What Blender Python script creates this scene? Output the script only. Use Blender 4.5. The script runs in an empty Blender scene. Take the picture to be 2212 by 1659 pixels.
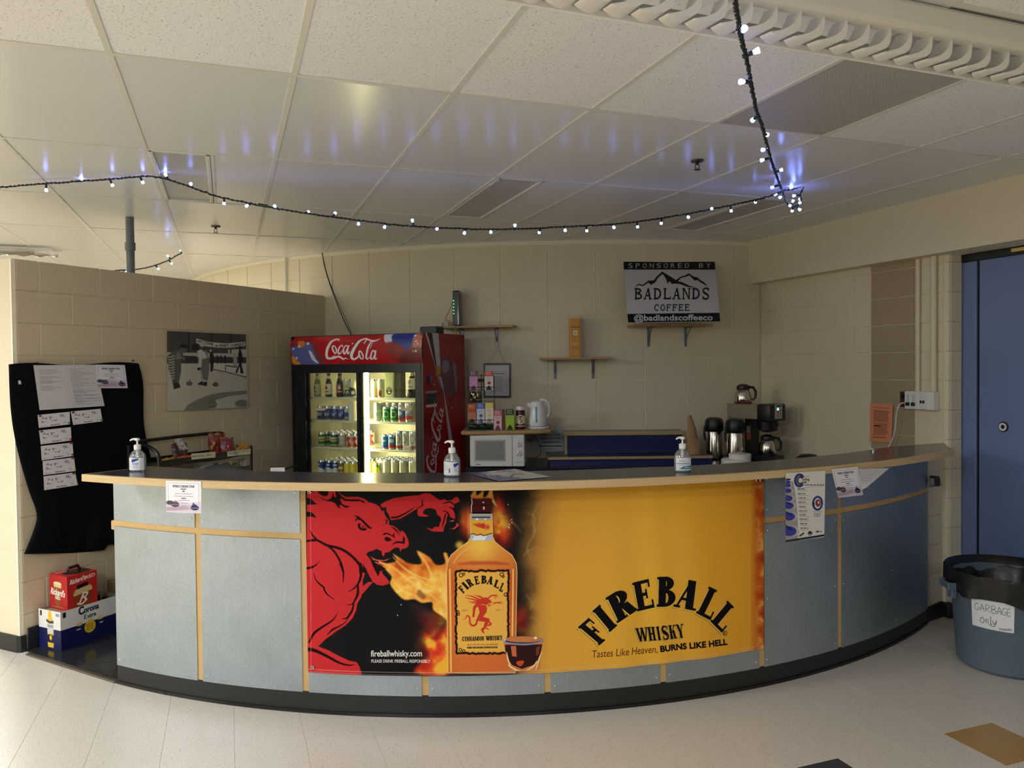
import bpy, bmesh, math, random
import numpy as np
from mathutils import Vector, Matrix
random.seed(7); NR = np.random.RandomState(7)
SC = bpy.context.scene
COL = SC.collection
# ------------------------------------------------------------------ camera, world, lights, exposure
FOC, PIT, ROL, EYE = 1672.7, -0.02229, -0.01041, 1.70
cP, sP, cR, sR = math.cos(PIT), math.sin(PIT), math.cos(ROL), math.sin(ROL)
cam = bpy.data.cameras.new('camera'); cam_o = bpy.data.objects.new('camera', cam); COL.objects.link(cam_o)
cam.sensor_fit = 'HORIZONTAL'; cam.sensor_width = 36.0; cam.lens = 36.0*FOC/2212; cam.clip_start = 0.05
_r = Vector((1, 0, 0)); _u = Vector((0, -sP, cP)); _f = Vector((0, cP, sP))
_R = _r*cR + _u*sR; _U = _u*cR - _r*sR
cam_o.matrix_world = Matrix(((_R.x, _U.x, -_f.x, 0), (_R.y, _U.y, -_f.y, 0), (_R.z, _U.z, -_f.z, EYE), (0, 0, 0, 1)))
SC.camera = cam_o
SC.view_settings.view_transform = 'Standard'; SC.view_settings.look = 'None'
SC.view_settings.gamma = 1; SC.view_settings.use_curve_mapping = False
SC.view_settings.exposure = 0.03
SC.cycles.use_denoising = True
SC.cycles.max_bounces = 8; SC.cycles.diffuse_bounces = 5; SC.cycles.glossy_bounces = 4
SC.cycles.transparent_max_bounces = 16; SC.cycles.sample_clamp_indirect = 6.0
BULB = 30
world = bpy.data.worlds.new('world'); SC.world = world; world.use_nodes = True
world.node_tree.nodes['Background'].inputs[0].default_value = (0.96, 0.98, 1.0, 1)
world.node_tree.nodes['Background'].inputs[1].default_value = 0.24
def area(name, loc, sx, sy, power, col=(.95, .975, 1.0), rot=(0, 0, 0)):
    l = bpy.data.lights.new(name, 'AREA'); l.shape = 'RECTANGLE'; l.size = sx; l.size_y = sy; l.energy = power; l.color = col
    o = bpy.data.objects.new(name, l); o.location = loc; o.rotation_euler = rot; COL.objects.link(o); return o
# fluorescent troffers of the room behind the photographer
area('ceiling_lamp', (-1.7, -0.6, 2.74), 1.2, .6, 92, rot=(0, 0, .35))
area('ceiling_lamp', (-3.6, 0.9, 2.74), 1.2, .6, 34, rot=(0, 0, .35))
area('ceiling_lamp', (0.9, -1.6, 2.74), 1.2, .6, 52, rot=(0, 0, .35))
area('ceiling_lamp', (-3.4, -3.2, 2.74), 1.2, .6, 130, rot=(0, 0, .35))
area('ceiling_lamp', (-4.9, 2.3, 2.74), 1.2, .6, 140, rot=(0, 0, .35))
area('ceiling_lamp', (-5.2, 7.6, 2.74), 1.2, .6, 90, rot=(0, 0, .35))
# ------------------------------------------------------------------ geometry of the place
def ray(u, v):
    a, b = u-1106, v-829.5
    x = cR*a+sR*b; z = -(-sR*a+cR*b)
    return np.array([x, FOC*cP-z*sP, FOC*sP+z*cP])/FOC
EY = np.array([0, 0, EYE])
def onz(u, v, z): r = ray(u, v); return EY+r*((z-EYE)/r[2])
def ony(u, v, y): r = ray(u, v); return EY+r*(y/r[1])
def onp(u, v, p, n): r = ray(u, v); p = np.array(p); n = np.array(n); return EY+r*(np.dot(p-EY, n)/np.dot(r, n))
def proj(P):
    x, y, z = P[0], P[1], P[2]-EYE
    d = y*cP+z*sP; w = -y*sP+z*cP
    a, b = FOC*x/d, -FOC*w/d
    return 1106+cR*a-sR*b, 829.5+sR*a+cR*b
def oncyl(u, v, C, R):
    r = ray(u, v); a = r[0]**2+r[1]**2; b = -(r[0]*C[0]+r[1]*C[1]); c = C[0]**2+C[1]**2-R*R
    return EY+r*((-b-math.sqrt(max(b*b-a*c, 0)))/a)
def angc(q, C): return math.degrees(math.atan2(q[0]-C[0], -(q[1]-C[1])))
CB = (-.29, 7.845)                # centre of the bar's arc
CW = (.653, 11.772); RW = 5.106   # centre and radius of the curved back wall
def P3(C, deg, r, z): t = math.radians(deg); return Vector((C[0]+r*math.sin(t), C[1]-r*math.cos(t), z))
TH = .3518; GA = np.array([math.cos(TH), math.sin(TH), 0]); GB = np.array([-math.sin(TH), math.cos(TH), 0])
LF = np.array([-2.99, 4.651, 0]); LD = np.array([.4326, .9016, 0]); LN = np.array([.9016, -.4326, 0])   # left wall
RC = np.array([2.22, 6.91, 0]); RD = -GB; RN = -GA                                                     # right wall, from the far corner towards the camera
CEIL = 2.785
# ------------------------------------------------------------------ materials
def lin(c):
    return tuple(((x/255)/12.92 if x/255 <= .04045 else ((x/255+.055)/1.055)**2.4) for x in c)
_M = {}
def mat(name, col=(200, 200, 200), rough=.5, metal=0, spec=.5, var=0, vs=3, bump=0, bs=60, emit=0, ecol=None, speck=None, glare_mix=0, trans=None, coat=0):
    if name in _M: return _M[name]
    m = bpy.data.materials.new(name); m.use_nodes = True; nt = m.node_tree; N = nt.nodes; L = nt.links
    b = N['Principled BSDF']; c = lin(col)
    b.inputs['Base Color'].default_value = (*c, 1); b.inputs['Roughness'].default_value = rough
    b.inputs['Metallic'].default_value = metal; b.inputs['Specular IOR Level'].default_value = spec
    if coat: b.inputs['Coat Weight'].default_value = coat; b.inputs['Coat Roughness'].default_value = .08
    tc = N.new('ShaderNodeTexCoord')
    src = None
    if var:
        n = N.new('ShaderNodeTexNoise'); n.inputs['Scale'].default_value = vs; n.inputs['Detail'].default_value = 4; L.new(tc.outputs['Object'], n.inputs['Vector'])
        mx = N.new('ShaderNodeMix'); mx.data_type = 'RGBA'
        mx.inputs[6].default_value = (*[max(0, x*(1-var)) for x in c], 1); mx.inputs[7].default_value = (*[min(1, x*(1+var)) for x in c], 1)
        L.new(n.outputs['Fac'], mx.inputs[0]); src = mx.outputs[2]
    if speck:   # (colour, scale, threshold, amount)
        n = N.new('ShaderNodeTexNoise'); n.inputs['Scale'].default_value = speck[1]; n.inputs['Detail'].default_value = 1.5; L.new(tc.outputs['Object'], n.inputs['Vector'])
        rp = N.new('ShaderNodeMapRange'); rp.inputs[1].default_value = speck[2]; rp.inputs[2].default_value = speck[2]+.05; rp.inputs[4].default_value = speck[3]; L.new(n.outputs['Fac'], rp.inputs[0])
        mx = N.new('ShaderNodeMix'); mx.data_type = 'RGBA'; mx.inputs[6].default_value = (*c, 1); mx.inputs[7].default_value = (*lin(speck[0]), 1)
        if src: L.new(src, mx.inputs[6])
        L.new(rp.outputs[0], mx.inputs[0]); src = mx.outputs[2]
    if src: L.new(src, b.inputs['Base Color'])
    if bump:
        n = N.new('ShaderNodeTexNoise'); n.inputs['Scale'].default_value = bs; n.inputs['Detail'].default_value = 3; L.new(tc.outputs['Object'], n.inputs['Vector'])
        bp = N.new('ShaderNodeBump'); bp.inputs['Strength'].default_value = bump; bp.inputs['Distance'].default_value = .004; L.new(n.outputs['Fac'], bp.inputs['Height']); L.new(bp.outputs[0], b.inputs['Normal'])
    if emit:
        b.inputs['Emission Color'].default_value = (*lin(ecol or col), 1); b.inputs['Emission Strength'].default_value = emit
    if trans is not None:   # thin clear sheet: mostly see-through, with a sheen
        t = N.new('ShaderNodeBsdfTransparent'); t.inputs[0].default_value = (*c, 1)
        g = N.new('ShaderNodeBsdfGlossy'); g.inputs['Roughness'].default_value = rough
        fr = N.new('ShaderNodeFresnel'); fr.inputs[0].default_value = 1.45
        ad = N.new('ShaderNodeMath'); ad.operation = 'ADD'; ad.inputs[1].default_value = trans; L.new(fr.outputs[0], ad.inputs[0])
        ms = N.new('ShaderNodeMixShader'); L.new(ad.outputs[0], ms.inputs[0]); L.new(t.outputs[0], ms.inputs[1]); L.new(g.outputs[0], ms.inputs[2])
        out = ms.outputs[0]
        if glare_mix:  # white diffuse share stands in for light the clear plastic reflects
            df = N.new('ShaderNodeBsdfDiffuse'); df.inputs[0].default_value = (.86, .88, .9, 1); m2 = N.new('ShaderNodeMixShader'); m2.inputs[0].default_value = glare_mix; L.new(out, m2.inputs[1]); L.new(df.outputs[0], m2.inputs[2]); out = m2.outputs[0]
        L.new(out, N['Material Output'].inputs[0])
    _M[name] = m; return m
def wood(name, c1, c2, rough=.4, sc=(2, 2, 30)):
    if name in _M: return _M[name]
    m = mat(name, c1, rough); nt = m.node_tree; N = nt.nodes; L = nt.links
    tc = N.new('ShaderNodeTexCoord'); mp = N.new('ShaderNodeMapping'); mp.inputs['Scale'].default_value = sc; L.new(tc.outputs['Object'], mp.inputs[0])
    n = N.new('ShaderNodeTexNoise'); n.inputs['Scale'].default_value = 3; n.inputs['Detail'].default_value = 6; n.inputs['Distortion'].default_value = 1.2; L.new(mp.outputs[0], n.inputs['Vector'])
    mx = N.new('ShaderNodeMix'); mx.data_type = 'RGBA'; mx.inputs[6].default_value = (*lin(c1), 1); mx.inputs[7].default_value = (*lin(c2), 1)
    L.new(n.outputs['Fac'], mx.inputs[0]); L.new(mx.outputs[2], N['Principled BSDF'].inputs['Base Color']); return m
def artmat(name, art, rough=.5, bump=0, coat=0, spec=.4):
    h, w = art.a.shape[:2]
    im = bpy.data.images.new(name, w, h, alpha=False)
    px = np.ones((h, w, 4), np.float32); px[..., :3] = np.clip(art.a[::-1], 0, 255)/255
    im.pixels.foreach_set(px.ravel()); im.update()
    m = mat(name, (200, 200, 200), rough, spec=spec, bump=bump, bs=25, coat=coat); nt = m.node_tree
    t = nt.nodes.new('ShaderNodeTexImage'); t.image = im; t.extension = 'EXTEND'
    uv = nt.nodes.new('ShaderNodeUVMap'); uv.uv_map = 'UVMap'
    nt.links.new(uv.outputs[0], t.inputs[0]); nt.links.new(t.outputs[0], nt.nodes['Principled BSDF'].inputs['Base Color']); return m
# ------------------------------------------------------------------ mesh builder
class G:
    def __init__(s): s.bm = bmesh.new(); s.uv = None
    def _uv(s):
        if s.uv is None: s.uv = s.bm.loops.layers.uv.new('UVMap')
        return s.uv
    def box(s, c, size, bev=0, seg=1, rot=None):
        vs = bmesh.ops.create_cube(s.bm, size=1)['verts']
        for v in vs:
            p = Vector((v.co.x*size[0], v.co.y*size[1], v.co.z*size[2]))
            if rot is not None: p = rot @ p
            v.co = p+Vector(c)
        if bev: bmesh.ops.bevel(s.bm, geom=list({e for v in vs for e in v.link_edges}), offset=bev, segments=seg, affect='EDGES', profile=.5)
        return s
    def poly(s, pts, uvs=None):
        f = s.bm.faces.new([s.bm.verts.new(p) for p in pts])
        if uvs:
            L = s._uv()
            for l, t in zip(f.loops, uvs): l[L].uv = t
        return f
    def prism(s, pts, z0, z1):      # pts: list of (x,y), counter-clockwise
        a = [s.bm.verts.new((p[0], p[1], z0)) for p in pts]; b = [s.bm.verts.new((p[0], p[1], z1)) for p in pts]
        n = len(pts); s.bm.faces.new(a[::-1]); s.bm.faces.new(b)
        for i in range(n): s.bm.faces.new((a[i], a[(i+1) % n], b[(i+1) % n], b[i]))
        return s
    def extr(s, pts, vec):          # planar polygon in space, extruded along vec
        a = [s.bm.verts.new(p) for p in pts]; b = [s.bm.verts.new(Vector(p)+Vector(vec)) for p in pts]
        n = len(pts); s.bm.faces.new(a[::-1]); s.bm.faces.new(b)
        for i in range(n): s.bm.faces.new((a[i], a[(i+1) % n], b[(i+1) % n], b[i]))
        return s
    def lathe(s, prof, n=24, c=(0, 0, 0), axis=None, uvh=None, sx=1, sy=1):
        rings = []
        M = Vector((0, 0, 1)).rotation_difference(Vector(axis)).to_matrix() if axis is not None else None
        def mk(x, y, z):
            p = Vector((x*sx, y*sy, z))
            if M is not None: p = M @ p
            return s.bm.verts.new(p+Vector(c))
        for r, z in prof:
            rings.append([mk(0, 0, z)] if r < 1e-6 else [mk(r*math.cos(6.28318531*i/n), r*math.sin(6.28318531*i/n), z) for i in range(n)])
        L = s._uv() if uvh else None
        for k in range(len(rings)-1):
            A, B = rings[k], rings[k+1]
            for i in range(n):
                j = (i+1) % n
                q = [A[0]] if len(A) == 1 else [A[i], A[j]]
                q += [B[0]] if len(B) == 1 else [B[j], B[i]]
                if len(q) > 2:
                    f = s.bm.faces.new(q)
                    if L:
                        for l in f.loops:
                            vi = l.vert; t = i if vi in (A[i % len(A)], B[i % len(B)]) else i+1
                            l[L].uv = (t/n, (vi.co.z-c[2]-uvh[0])/(uvh[1]-uvh[0]))
        return s
    def tube(s, path, r, n=6, caps=True):
        P = [Vector(p) for p in path]; rings = []; up = None
        R = r if isinstance(r, (list, tuple)) else [r]*len(P)
        for i, p in enumerate(P):
            t = (P[min(i+1, len(P)-1)]-P[max(i-1, 0)]).normalized()
            if up is None: up = t.orthogonal().normalized()
            up = (up-t*up.dot(t));
            up = up.normalized() if up.length > 1e-6 else t.orthogonal().normalized()
            w = t.cross(up)
            rings.append([s.bm.verts.new(p+(up*math.cos(6.2831853*k/n)+w*math.sin(6.2831853*k/n))*R[i]) for k in range(n)])
        for A, B in zip(rings, rings[1:]):
            for k in range(n): s.bm.faces.new((A[k], A[(k+1) % n], B[(k+1) % n], B[k]))
        if caps: s.bm.faces.new(rings[0][::-1]); s.bm.faces.new(rings[-1])
        return s
    def arc(s, C, r0, r1, d0, d1, z0, z1, n=1, caps=True):   # annular sector block
        pts = [P3(C, d0+(d1-d0)*i/n, r1, 0) for i in range(n+1)]+[P3(C, d1+(d0-d1)*i/n, r0, 0) for i in range(n+1)]
        m = n+1
        a = [s.bm.verts.new((p.x, p.y, z0)) for p in pts]; b = [s.bm.verts.new((p.x, p.y, z1)) for p in pts]
        for i in range(n):
            s.bm.faces.new((a[i], a[i+1], b[i+1], b[i]))
            s.bm.faces.new((a[m+i], a[m+i+1], b[m+i+1], b[m+i]))
            q = (i, i+1, 2*m-2-i, 2*m-1-i)
            s.bm.faces.new([b[k] for k in q]); s.bm.faces.new([a[k] for k in q[::-1]])
        s.bm.faces.new((a[n], a[m], b[m], b[n])); s.bm.faces.new((a[-1], a[0], b[0], b[-1]))
        return s
    def grid(s, fn, nu, nv):        # fn(u,v) -> point; v upward; with UVs
        L = s._uv(); V = [[s.bm.verts.new(fn(i/nu, j/nv)) for j in range(nv+1)] for i in range(nu+1)]
        for i in range(nu):
            for j in range(nv):
                f = s.bm.faces.new((V[i][j], V[i+1][j], V[i+1][j+1], V[i][j+1]))
                for l, t in zip(f.loops, ((i, j), (i+1, j), (i+1, j+1), (i, j+1))): l[L].uv = (t[0]/nu, t[1]/nv)
        return s
    def mesh(s, name, smooth=False, fix=True):
        if fix: bmesh.ops.recalc_face_normals(s.bm, faces=s.bm.faces)
        me = bpy.data.meshes.new(name); s.bm.to_mesh(me); s.bm.free()
        if smooth:
            me.polygons.foreach_set('use_smooth', [True]*len(me.polygons)); me.set_sharp_from_angle(angle=math.radians(38))
        return me
    def ob(s, name, m, parent=None, loc=None, rz=0, smooth=False, fix=True, rot=None):
        return link(name, s.mesh(name, smooth, fix), m, parent, loc, rz, rot)
def link(name, me, m=None, parent=None, loc=None, rz=0, rot=None):
    o = bpy.data.objects.new(name, me)
    if m is not None:
        if len(me.materials) == 0: me.materials.append(m)
        elif me.materials[0] != m:
            o.material_slots[0].link = 'OBJECT'; o.material_slots[0].material = m
    if loc is not None: o.location = Vector([float(x) for x in loc])
    o.rotation_euler = rot if rot is not None else (0, 0, rz)
    if parent is not None: o.parent = parent
    COL.objects.link(o); return o
def tag(o, label, cat, group=None):
    o['label'] = label; o['category'] = cat
    if group: o['group'] = group
    return o
def thing(name, label, cat, loc=(0, 0, 0), rz=0, group=None):
    o = bpy.data.objects.new(name, None); COL.objects.link(o); o.location = Vector([float(x) for x in loc]); o.rotation_euler = (0, 0, rz)
    return tag(o, label, cat, group)
def struct(o): o['kind'] = 'structure'; return o
def stuff(o): o['kind'] = 'stuff'; return o
# ------------------------------------------------------------------ flat print: a small 2-D painter
_tc = {}
def outline(txt):
    """edges of the letters in the built-in font; cap height 1"""
    if txt in _tc: return _tc[txt]
    cu = bpy.data.curves.new('t', 'FONT'); cu.body = txt; cu.size = 1; cu.resolution_u = 4; cu.fill_mode = 'NONE'
    o = bpy.data.objects.new('t', cu); me = o.to_mesh()
    v = np.array([x.co[:2] for x in me.vertices], float).reshape(-1, 2); e = np.array([x.vertices[:] for x in me.edges], int).reshape(-1, 2)
    o.to_mesh_clear(); bpy.data.objects.remove(o); bpy.data.curves.remove(cu)
    if len(v) and 'cap' not in _tc:
        _tc['cap'] = 1.0
        if txt != 'H': outline('H')
    if txt == 'H' and _tc.get('cap', 1.0) == 1.0: _tc['cap'] = v[:, 1].max()
    E = np.hstack([v[e[:, 0]], v[e[:, 1]]])/_tc.get('cap', 1.0) if len(e) else np.zeros((0, 4))
    if len(E): x0 = E[:, [0, 2]].min(); E[:, [0, 2]] -= x0
    _tc[txt] = E; return E
outline('H'); _tc.pop('H')
def crom(P, k=6, closed=False):
    P = np.array(P, float); n = len(P); out = []
    for i in range(n if closed else n-1):
        g = (lambda j: P[j % n]) if closed else (lambda j: P[min(max(j, 0), n-1)])
        a, b, c, d = g(i-1), g(i), g(i+1), g(i+2)
        for t in np.arange(k)/k: out.append(.5*((2*b)+(c-a)*t+(2*a-5*b+4*c-d)*t*t+(3*b-a-3*c+d)*t**3))
    if not closed: out.append(P[-1])
    return np.array(out)
def noise2(h, w, cells, seed=0, octv=4):
    r = np.random.RandomState(seed); out = np.zeros((h, w), np.float32); amp = 1; tot = 0
    for o in range(octv):
        cx, cy = max(2, int(cells*2**o)), max(2, int(cells*2**o*h/w)); g = r.rand(cy+2, cx+2)
        y = np.linspace(0, cy, h); x = np.linspace(0, cx, w); iy = y.astype(int); ix = x.astype(int); fy = (y-iy)[:, None]; fx = (x-ix)[None]
        fy = fy*fy*(3-2*fy); fx = fx*fx*(3-2*fx)
        a = g[iy][:, ix]; b = g[iy][:, ix+1]; c = g[iy+1][:, ix]; d = g[iy+1][:, ix+1]
        out += amp*((a*(1-fx)+b*fx)*(1-fy)+(c*(1-fx)+d*fx)*fy); tot += amp; amp *= .5
    return out/tot
def ramp(t, stops):
    t = np.clip(t, 0, 1); xs = [s[0] for s in stops]
    return np.stack([np.interp(t, xs, [s[1][k] for s in stops]) for k in range(3)], -1)
class Art:
    def __init__(s, w, h, bg=(255, 255, 255), M=None):
        s.w, s.h = w, h; s.a = np.empty((h, w, 3), np.float32); s.a[:] = bg; s.M = M or (lambda p: np.asarray(p, float)); s.Z = (0, 0, 1)
    def z(s, ox=0, oy=0, sc=1): s.Z = (ox, oy, sc); return s
    def T(s, P): P = np.asarray(P, float).reshape(-1, 2); return s.M(P/s.Z[2]+np.array(s.Z[:2]))
    def sc(s, p):                      # canvas pixels per art unit near p
        q = s.T([p, (p[0]+1, p[1]), (p[0], p[1]+1)]); return (np.hypot(*(q[1]-q[0]))+np.hypot(*(q[2]-q[0])))/2
    def put(s, x0, y0, cov, col):
        h, w = cov.shape; R = s.a[y0:y0+h, x0:x0+w]
        c = col(*np.meshgrid(np.arange(x0, x0+w)+.5, np.arange(y0, y0+h)+.5)) if callable(col) else np.array(col, np.float32)
        R += cov[..., None]*(c-R)
    def fill(s, E, col, a=1., grow=0., soft=.6):
        E = E[np.isfinite(E).all(1)]
        if not len(E): return
        m = int(abs(grow)+soft+2)
        x0 = max(0, int(E[:, ::2].min()-m)); x1 = min(s.w, int(E[:, ::2].max()+m)+1); y0 = max(0, int(E[:, 1::2].min()-m)); y1 = min(s.h, int(E[:, 1::2].max()+m)+1)
        W, H = x1-x0, y1-y0
        if W <= 0 or H <= 0: return
        ins = np.zeros((H, W), bool); d = np.full((H, W), 1e3, np.float32); ys = np.arange(H)+y0+.5; xs = np.arange(W)+x0+.5
        for ax, ay, bx, by in E:
            l, r = (ax, bx) if ax < bx else (bx, ax)
            i0 = max(0, math.ceil(l-.5-x0)); i1 = min(W, math.ceil(r-.5-x0))
            if i1 > i0: ins[:, i0:i1] ^= ys[:, None] < (ay+(xs[i0:i1]-ax)*(by-ay)/(bx-ax))
            j0 = max(0, int(l-m-x0)); j1 = min(W, int(r+m-x0)+2); k0 = max(0, int(min(ay, by)-m-y0)); k1 = min(H, int(max(ay, by)+m-y0)+2)
            if j1 > j0 and k1 > k0:
                dx, dy = bx-ax, by-ay; px = xs[j0:j1][None]-ax; py = ys[k0:k1][:, None]-ay
                t = np.clip((px*dx+py*dy)/(dx*dx+dy*dy+1e-9), 0, 1)
                np.minimum(d[k0:k1, j0:j1], np.hypot(px-t*dx, py-t*dy), out=d[k0:k1, j0:j1])
        s.put(x0, y0, a*np.clip(.5-(np.where(ins, -d, d)-grow)/(2*soft), 0, 1), col)
    def poly(s, P, col, smooth=0, **k):
        P = crom(P, smooth, True) if smooth else P
        q = s.T(P); s.fill(np.hstack([q, np.roll(q, -1, 0)]), col, **k)
    def rect(s, x0, y0, x1, y1, col, **k): s.poly([(x0, y0), (x1, y0), (x1, y1), (x0, y1)], col, **k)
    def ell(s, x, y, rx, ry, col, rot=0, **k):
        t = np.arange(40)*math.pi/20; c, n = math.cos(rot), math.sin(rot)
        s.poly(np.stack([x+rx*np.cos(t)*c-ry*np.sin(t)*n, y+rx*np.cos(t)*n+ry*np.sin(t)*c], 1), col, **k)
    def ring(s, x, y, r, w, col, a0=0, a1=360, ry=None):
        t = np.radians(np.linspace(a0, a1, 50)); s.stroke(np.stack([x+r*np.cos(t), y+(ry or r)*np.sin(t)], 1), w/2, col)
    def line(s, P, r, col, smooth=6, **k): s.stroke(crom(P, smooth), r, col, **k)
    def stroke(s, P, r, col, a=1., soft=.6):
        P = np.asarray(P, float); n = len(P); k = s.sc(P[0])
        R = (np.interp(np.linspace(0, 1, n), np.linspace(0, 1, len(r)), r) if isinstance(r, (list, tuple)) else np.full(n, r))*k
        q = s.T(P); m = R.max()+soft+2
        x0 = max(0, int(q[:, 0].min()-m)); x1 = min(s.w, int(q[:, 0].max()+m)+1); y0 = max(0, int(q[:, 1].min()-m)); y1 = min(s.h, int(q[:, 1].max()+m)+1)
        if x1 <= x0 or y1 <= y0: return
        d = np.full((y1-y0, x1-x0), 1e3, np.float32); xs = np.arange(x0, x1)+.5; ys = np.arange(y0, y1)+.5
        for i in range(n-1):
            (ax, ay), (bx, by) = q[i], q[i+1]; ra, rb = R[i], R[i+1]; mm = max(ra, rb)+soft+2
            j0 = max(0, int(min(ax, bx)-mm-x0)); j1 = min(x1-x0, int(max(ax, bx)+mm-x0)+2); k0 = max(0, int(min(ay, by)-mm-y0)); k1 = min(y1-y0, int(max(ay, by)+mm-y0)+2)
            if j1 <= j0 or k1 <= k0: continue
            dx, dy = bx-ax, by-ay; px = xs[j0:j1][None]-ax; py = ys[k0:k1][:, None]-ay
            t = np.clip((px*dx+py*dy)/(dx*dx+dy*dy+1e-9), 0, 1)
            np.minimum(d[k0:k1, j0:j1], np.hypot(px-t*dx, py-t*dy)-(ra+(rb-ra)*t), out=d[k0:k1, j0:j1])
        s.put(x0, y0, a*np.clip(.5-d/(2*soft), 0, 1), col)
    def text(s, txt, bl, br, tl, col, bold=0., shear=0., **k):
        """letters set on the baseline bl-br, cap height towards tl"""
        E = outline(txt)
        if not len(E): return
        w = E[:, [0, 2]].max(); bl, br, tl = (np.array(p, float) for p in (bl, br, tl)); o = []
        for i in (0, 2): o.append(s.T(bl+((E[:, i]+shear*E[:, i+1])/w)[:, None]*(br-bl)+E[:, i+1][:, None]*(tl-bl)))
        s.fill(np.hstack(o), col, grow=bold, **k)
    def tx(s, txt, x, y, w, h, col, **k): s.text(txt, (x, y), (x+w, y), (x, y-h), col, **k)
    def glow(s, x, y, rx, ry, col, a=1., p=1.):
        q = s.T([(x, y)])[0]; k = s.sc((x, y)); rx *= k; ry *= k
        x0 = max(0, int(q[0]-3*rx)); x1 = min(s.w, int(q[0]+3*rx)); y0 = max(0, int(q[1]-3*ry)); y1 = min(s.h, int(q[1]+3*ry))
        if x1 <= x0 or y1 <= y0: return
        X, Y = np.meshgrid(np.arange(x0, x1)+.5, np.arange(y0, y1)+.5)
        s.put(x0, y0, a*np.exp(-(((X-q[0])/rx)**2+((Y-q[1])/ry)**2)**p), col)
    def lines(s, x0, x1, ys, h, col=(70, 70, 75), seed=0, jag=.4):
        r = np.random.RandomState(seed)
        for y in ys:
            x = x0; xe = x1-(x1-x0)*jag*r.rand()
            while x < xe:
                w = h*(1+3*r.rand()); s.rect(x, y-h/2, min(x+w, xe), y+h/2, col, a=.75); x += w+h*.6
    def serif(s, ch, bl, br, tl, col, k=.3, n=.1, **kw):
        bl, br, tl = (np.array(p, float) for p in (bl, br, tl))
        for P in sglyph(ch, k, n):
            P = np.asarray(P, float); q = s.T(bl+P[:, :1]*(br-bl)+P[:, 1:]*(tl-bl)); s.fill(np.hstack([q, np.roll(q, -1, 0)]), col, **kw)
    def serifs(s, word, bl, br, tl, col, k=.3, n=.1, gap=.14, wid=None, **kw):
        wid = wid or {}; ws = [wid.get(c, .5 if c == 'I' else .45 if c == ' ' else 1.25 if c in 'MW' else .8) for c in word]; tot = sum(ws)+gap*(len(ws)-1)
        bl, br, tl = (np.array(p, float) for p in (bl, br, tl)); x = 0; up = tl-bl
        for c, w in zip(word, ws):
            p = bl+(br-bl)*x/tot; q = bl+(br-bl)*(x+w)/tot
            if c != ' ': s.serif(c, p, q, p+up, col, k=k/w*.8, n=n, **kw)
            x += w+gap
def thick(path, w):
    P = np.asarray(path, float); t = np.gradient(P, axis=0); t /= np.hypot(*t.T)[:, None]+1e-9
    nrm = np.stack([-t[:, 1], t[:, 0]], 1); W = (np.interp(np.linspace(0, 1, len(P)), np.linspace(0, 1, len(w)), w) if isinstance(w, (list, tuple)) else np.full(len(P), w))[:, None]/2
    return np.vstack([P+nrm*W, (P-nrm*W)[::-1]])
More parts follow.
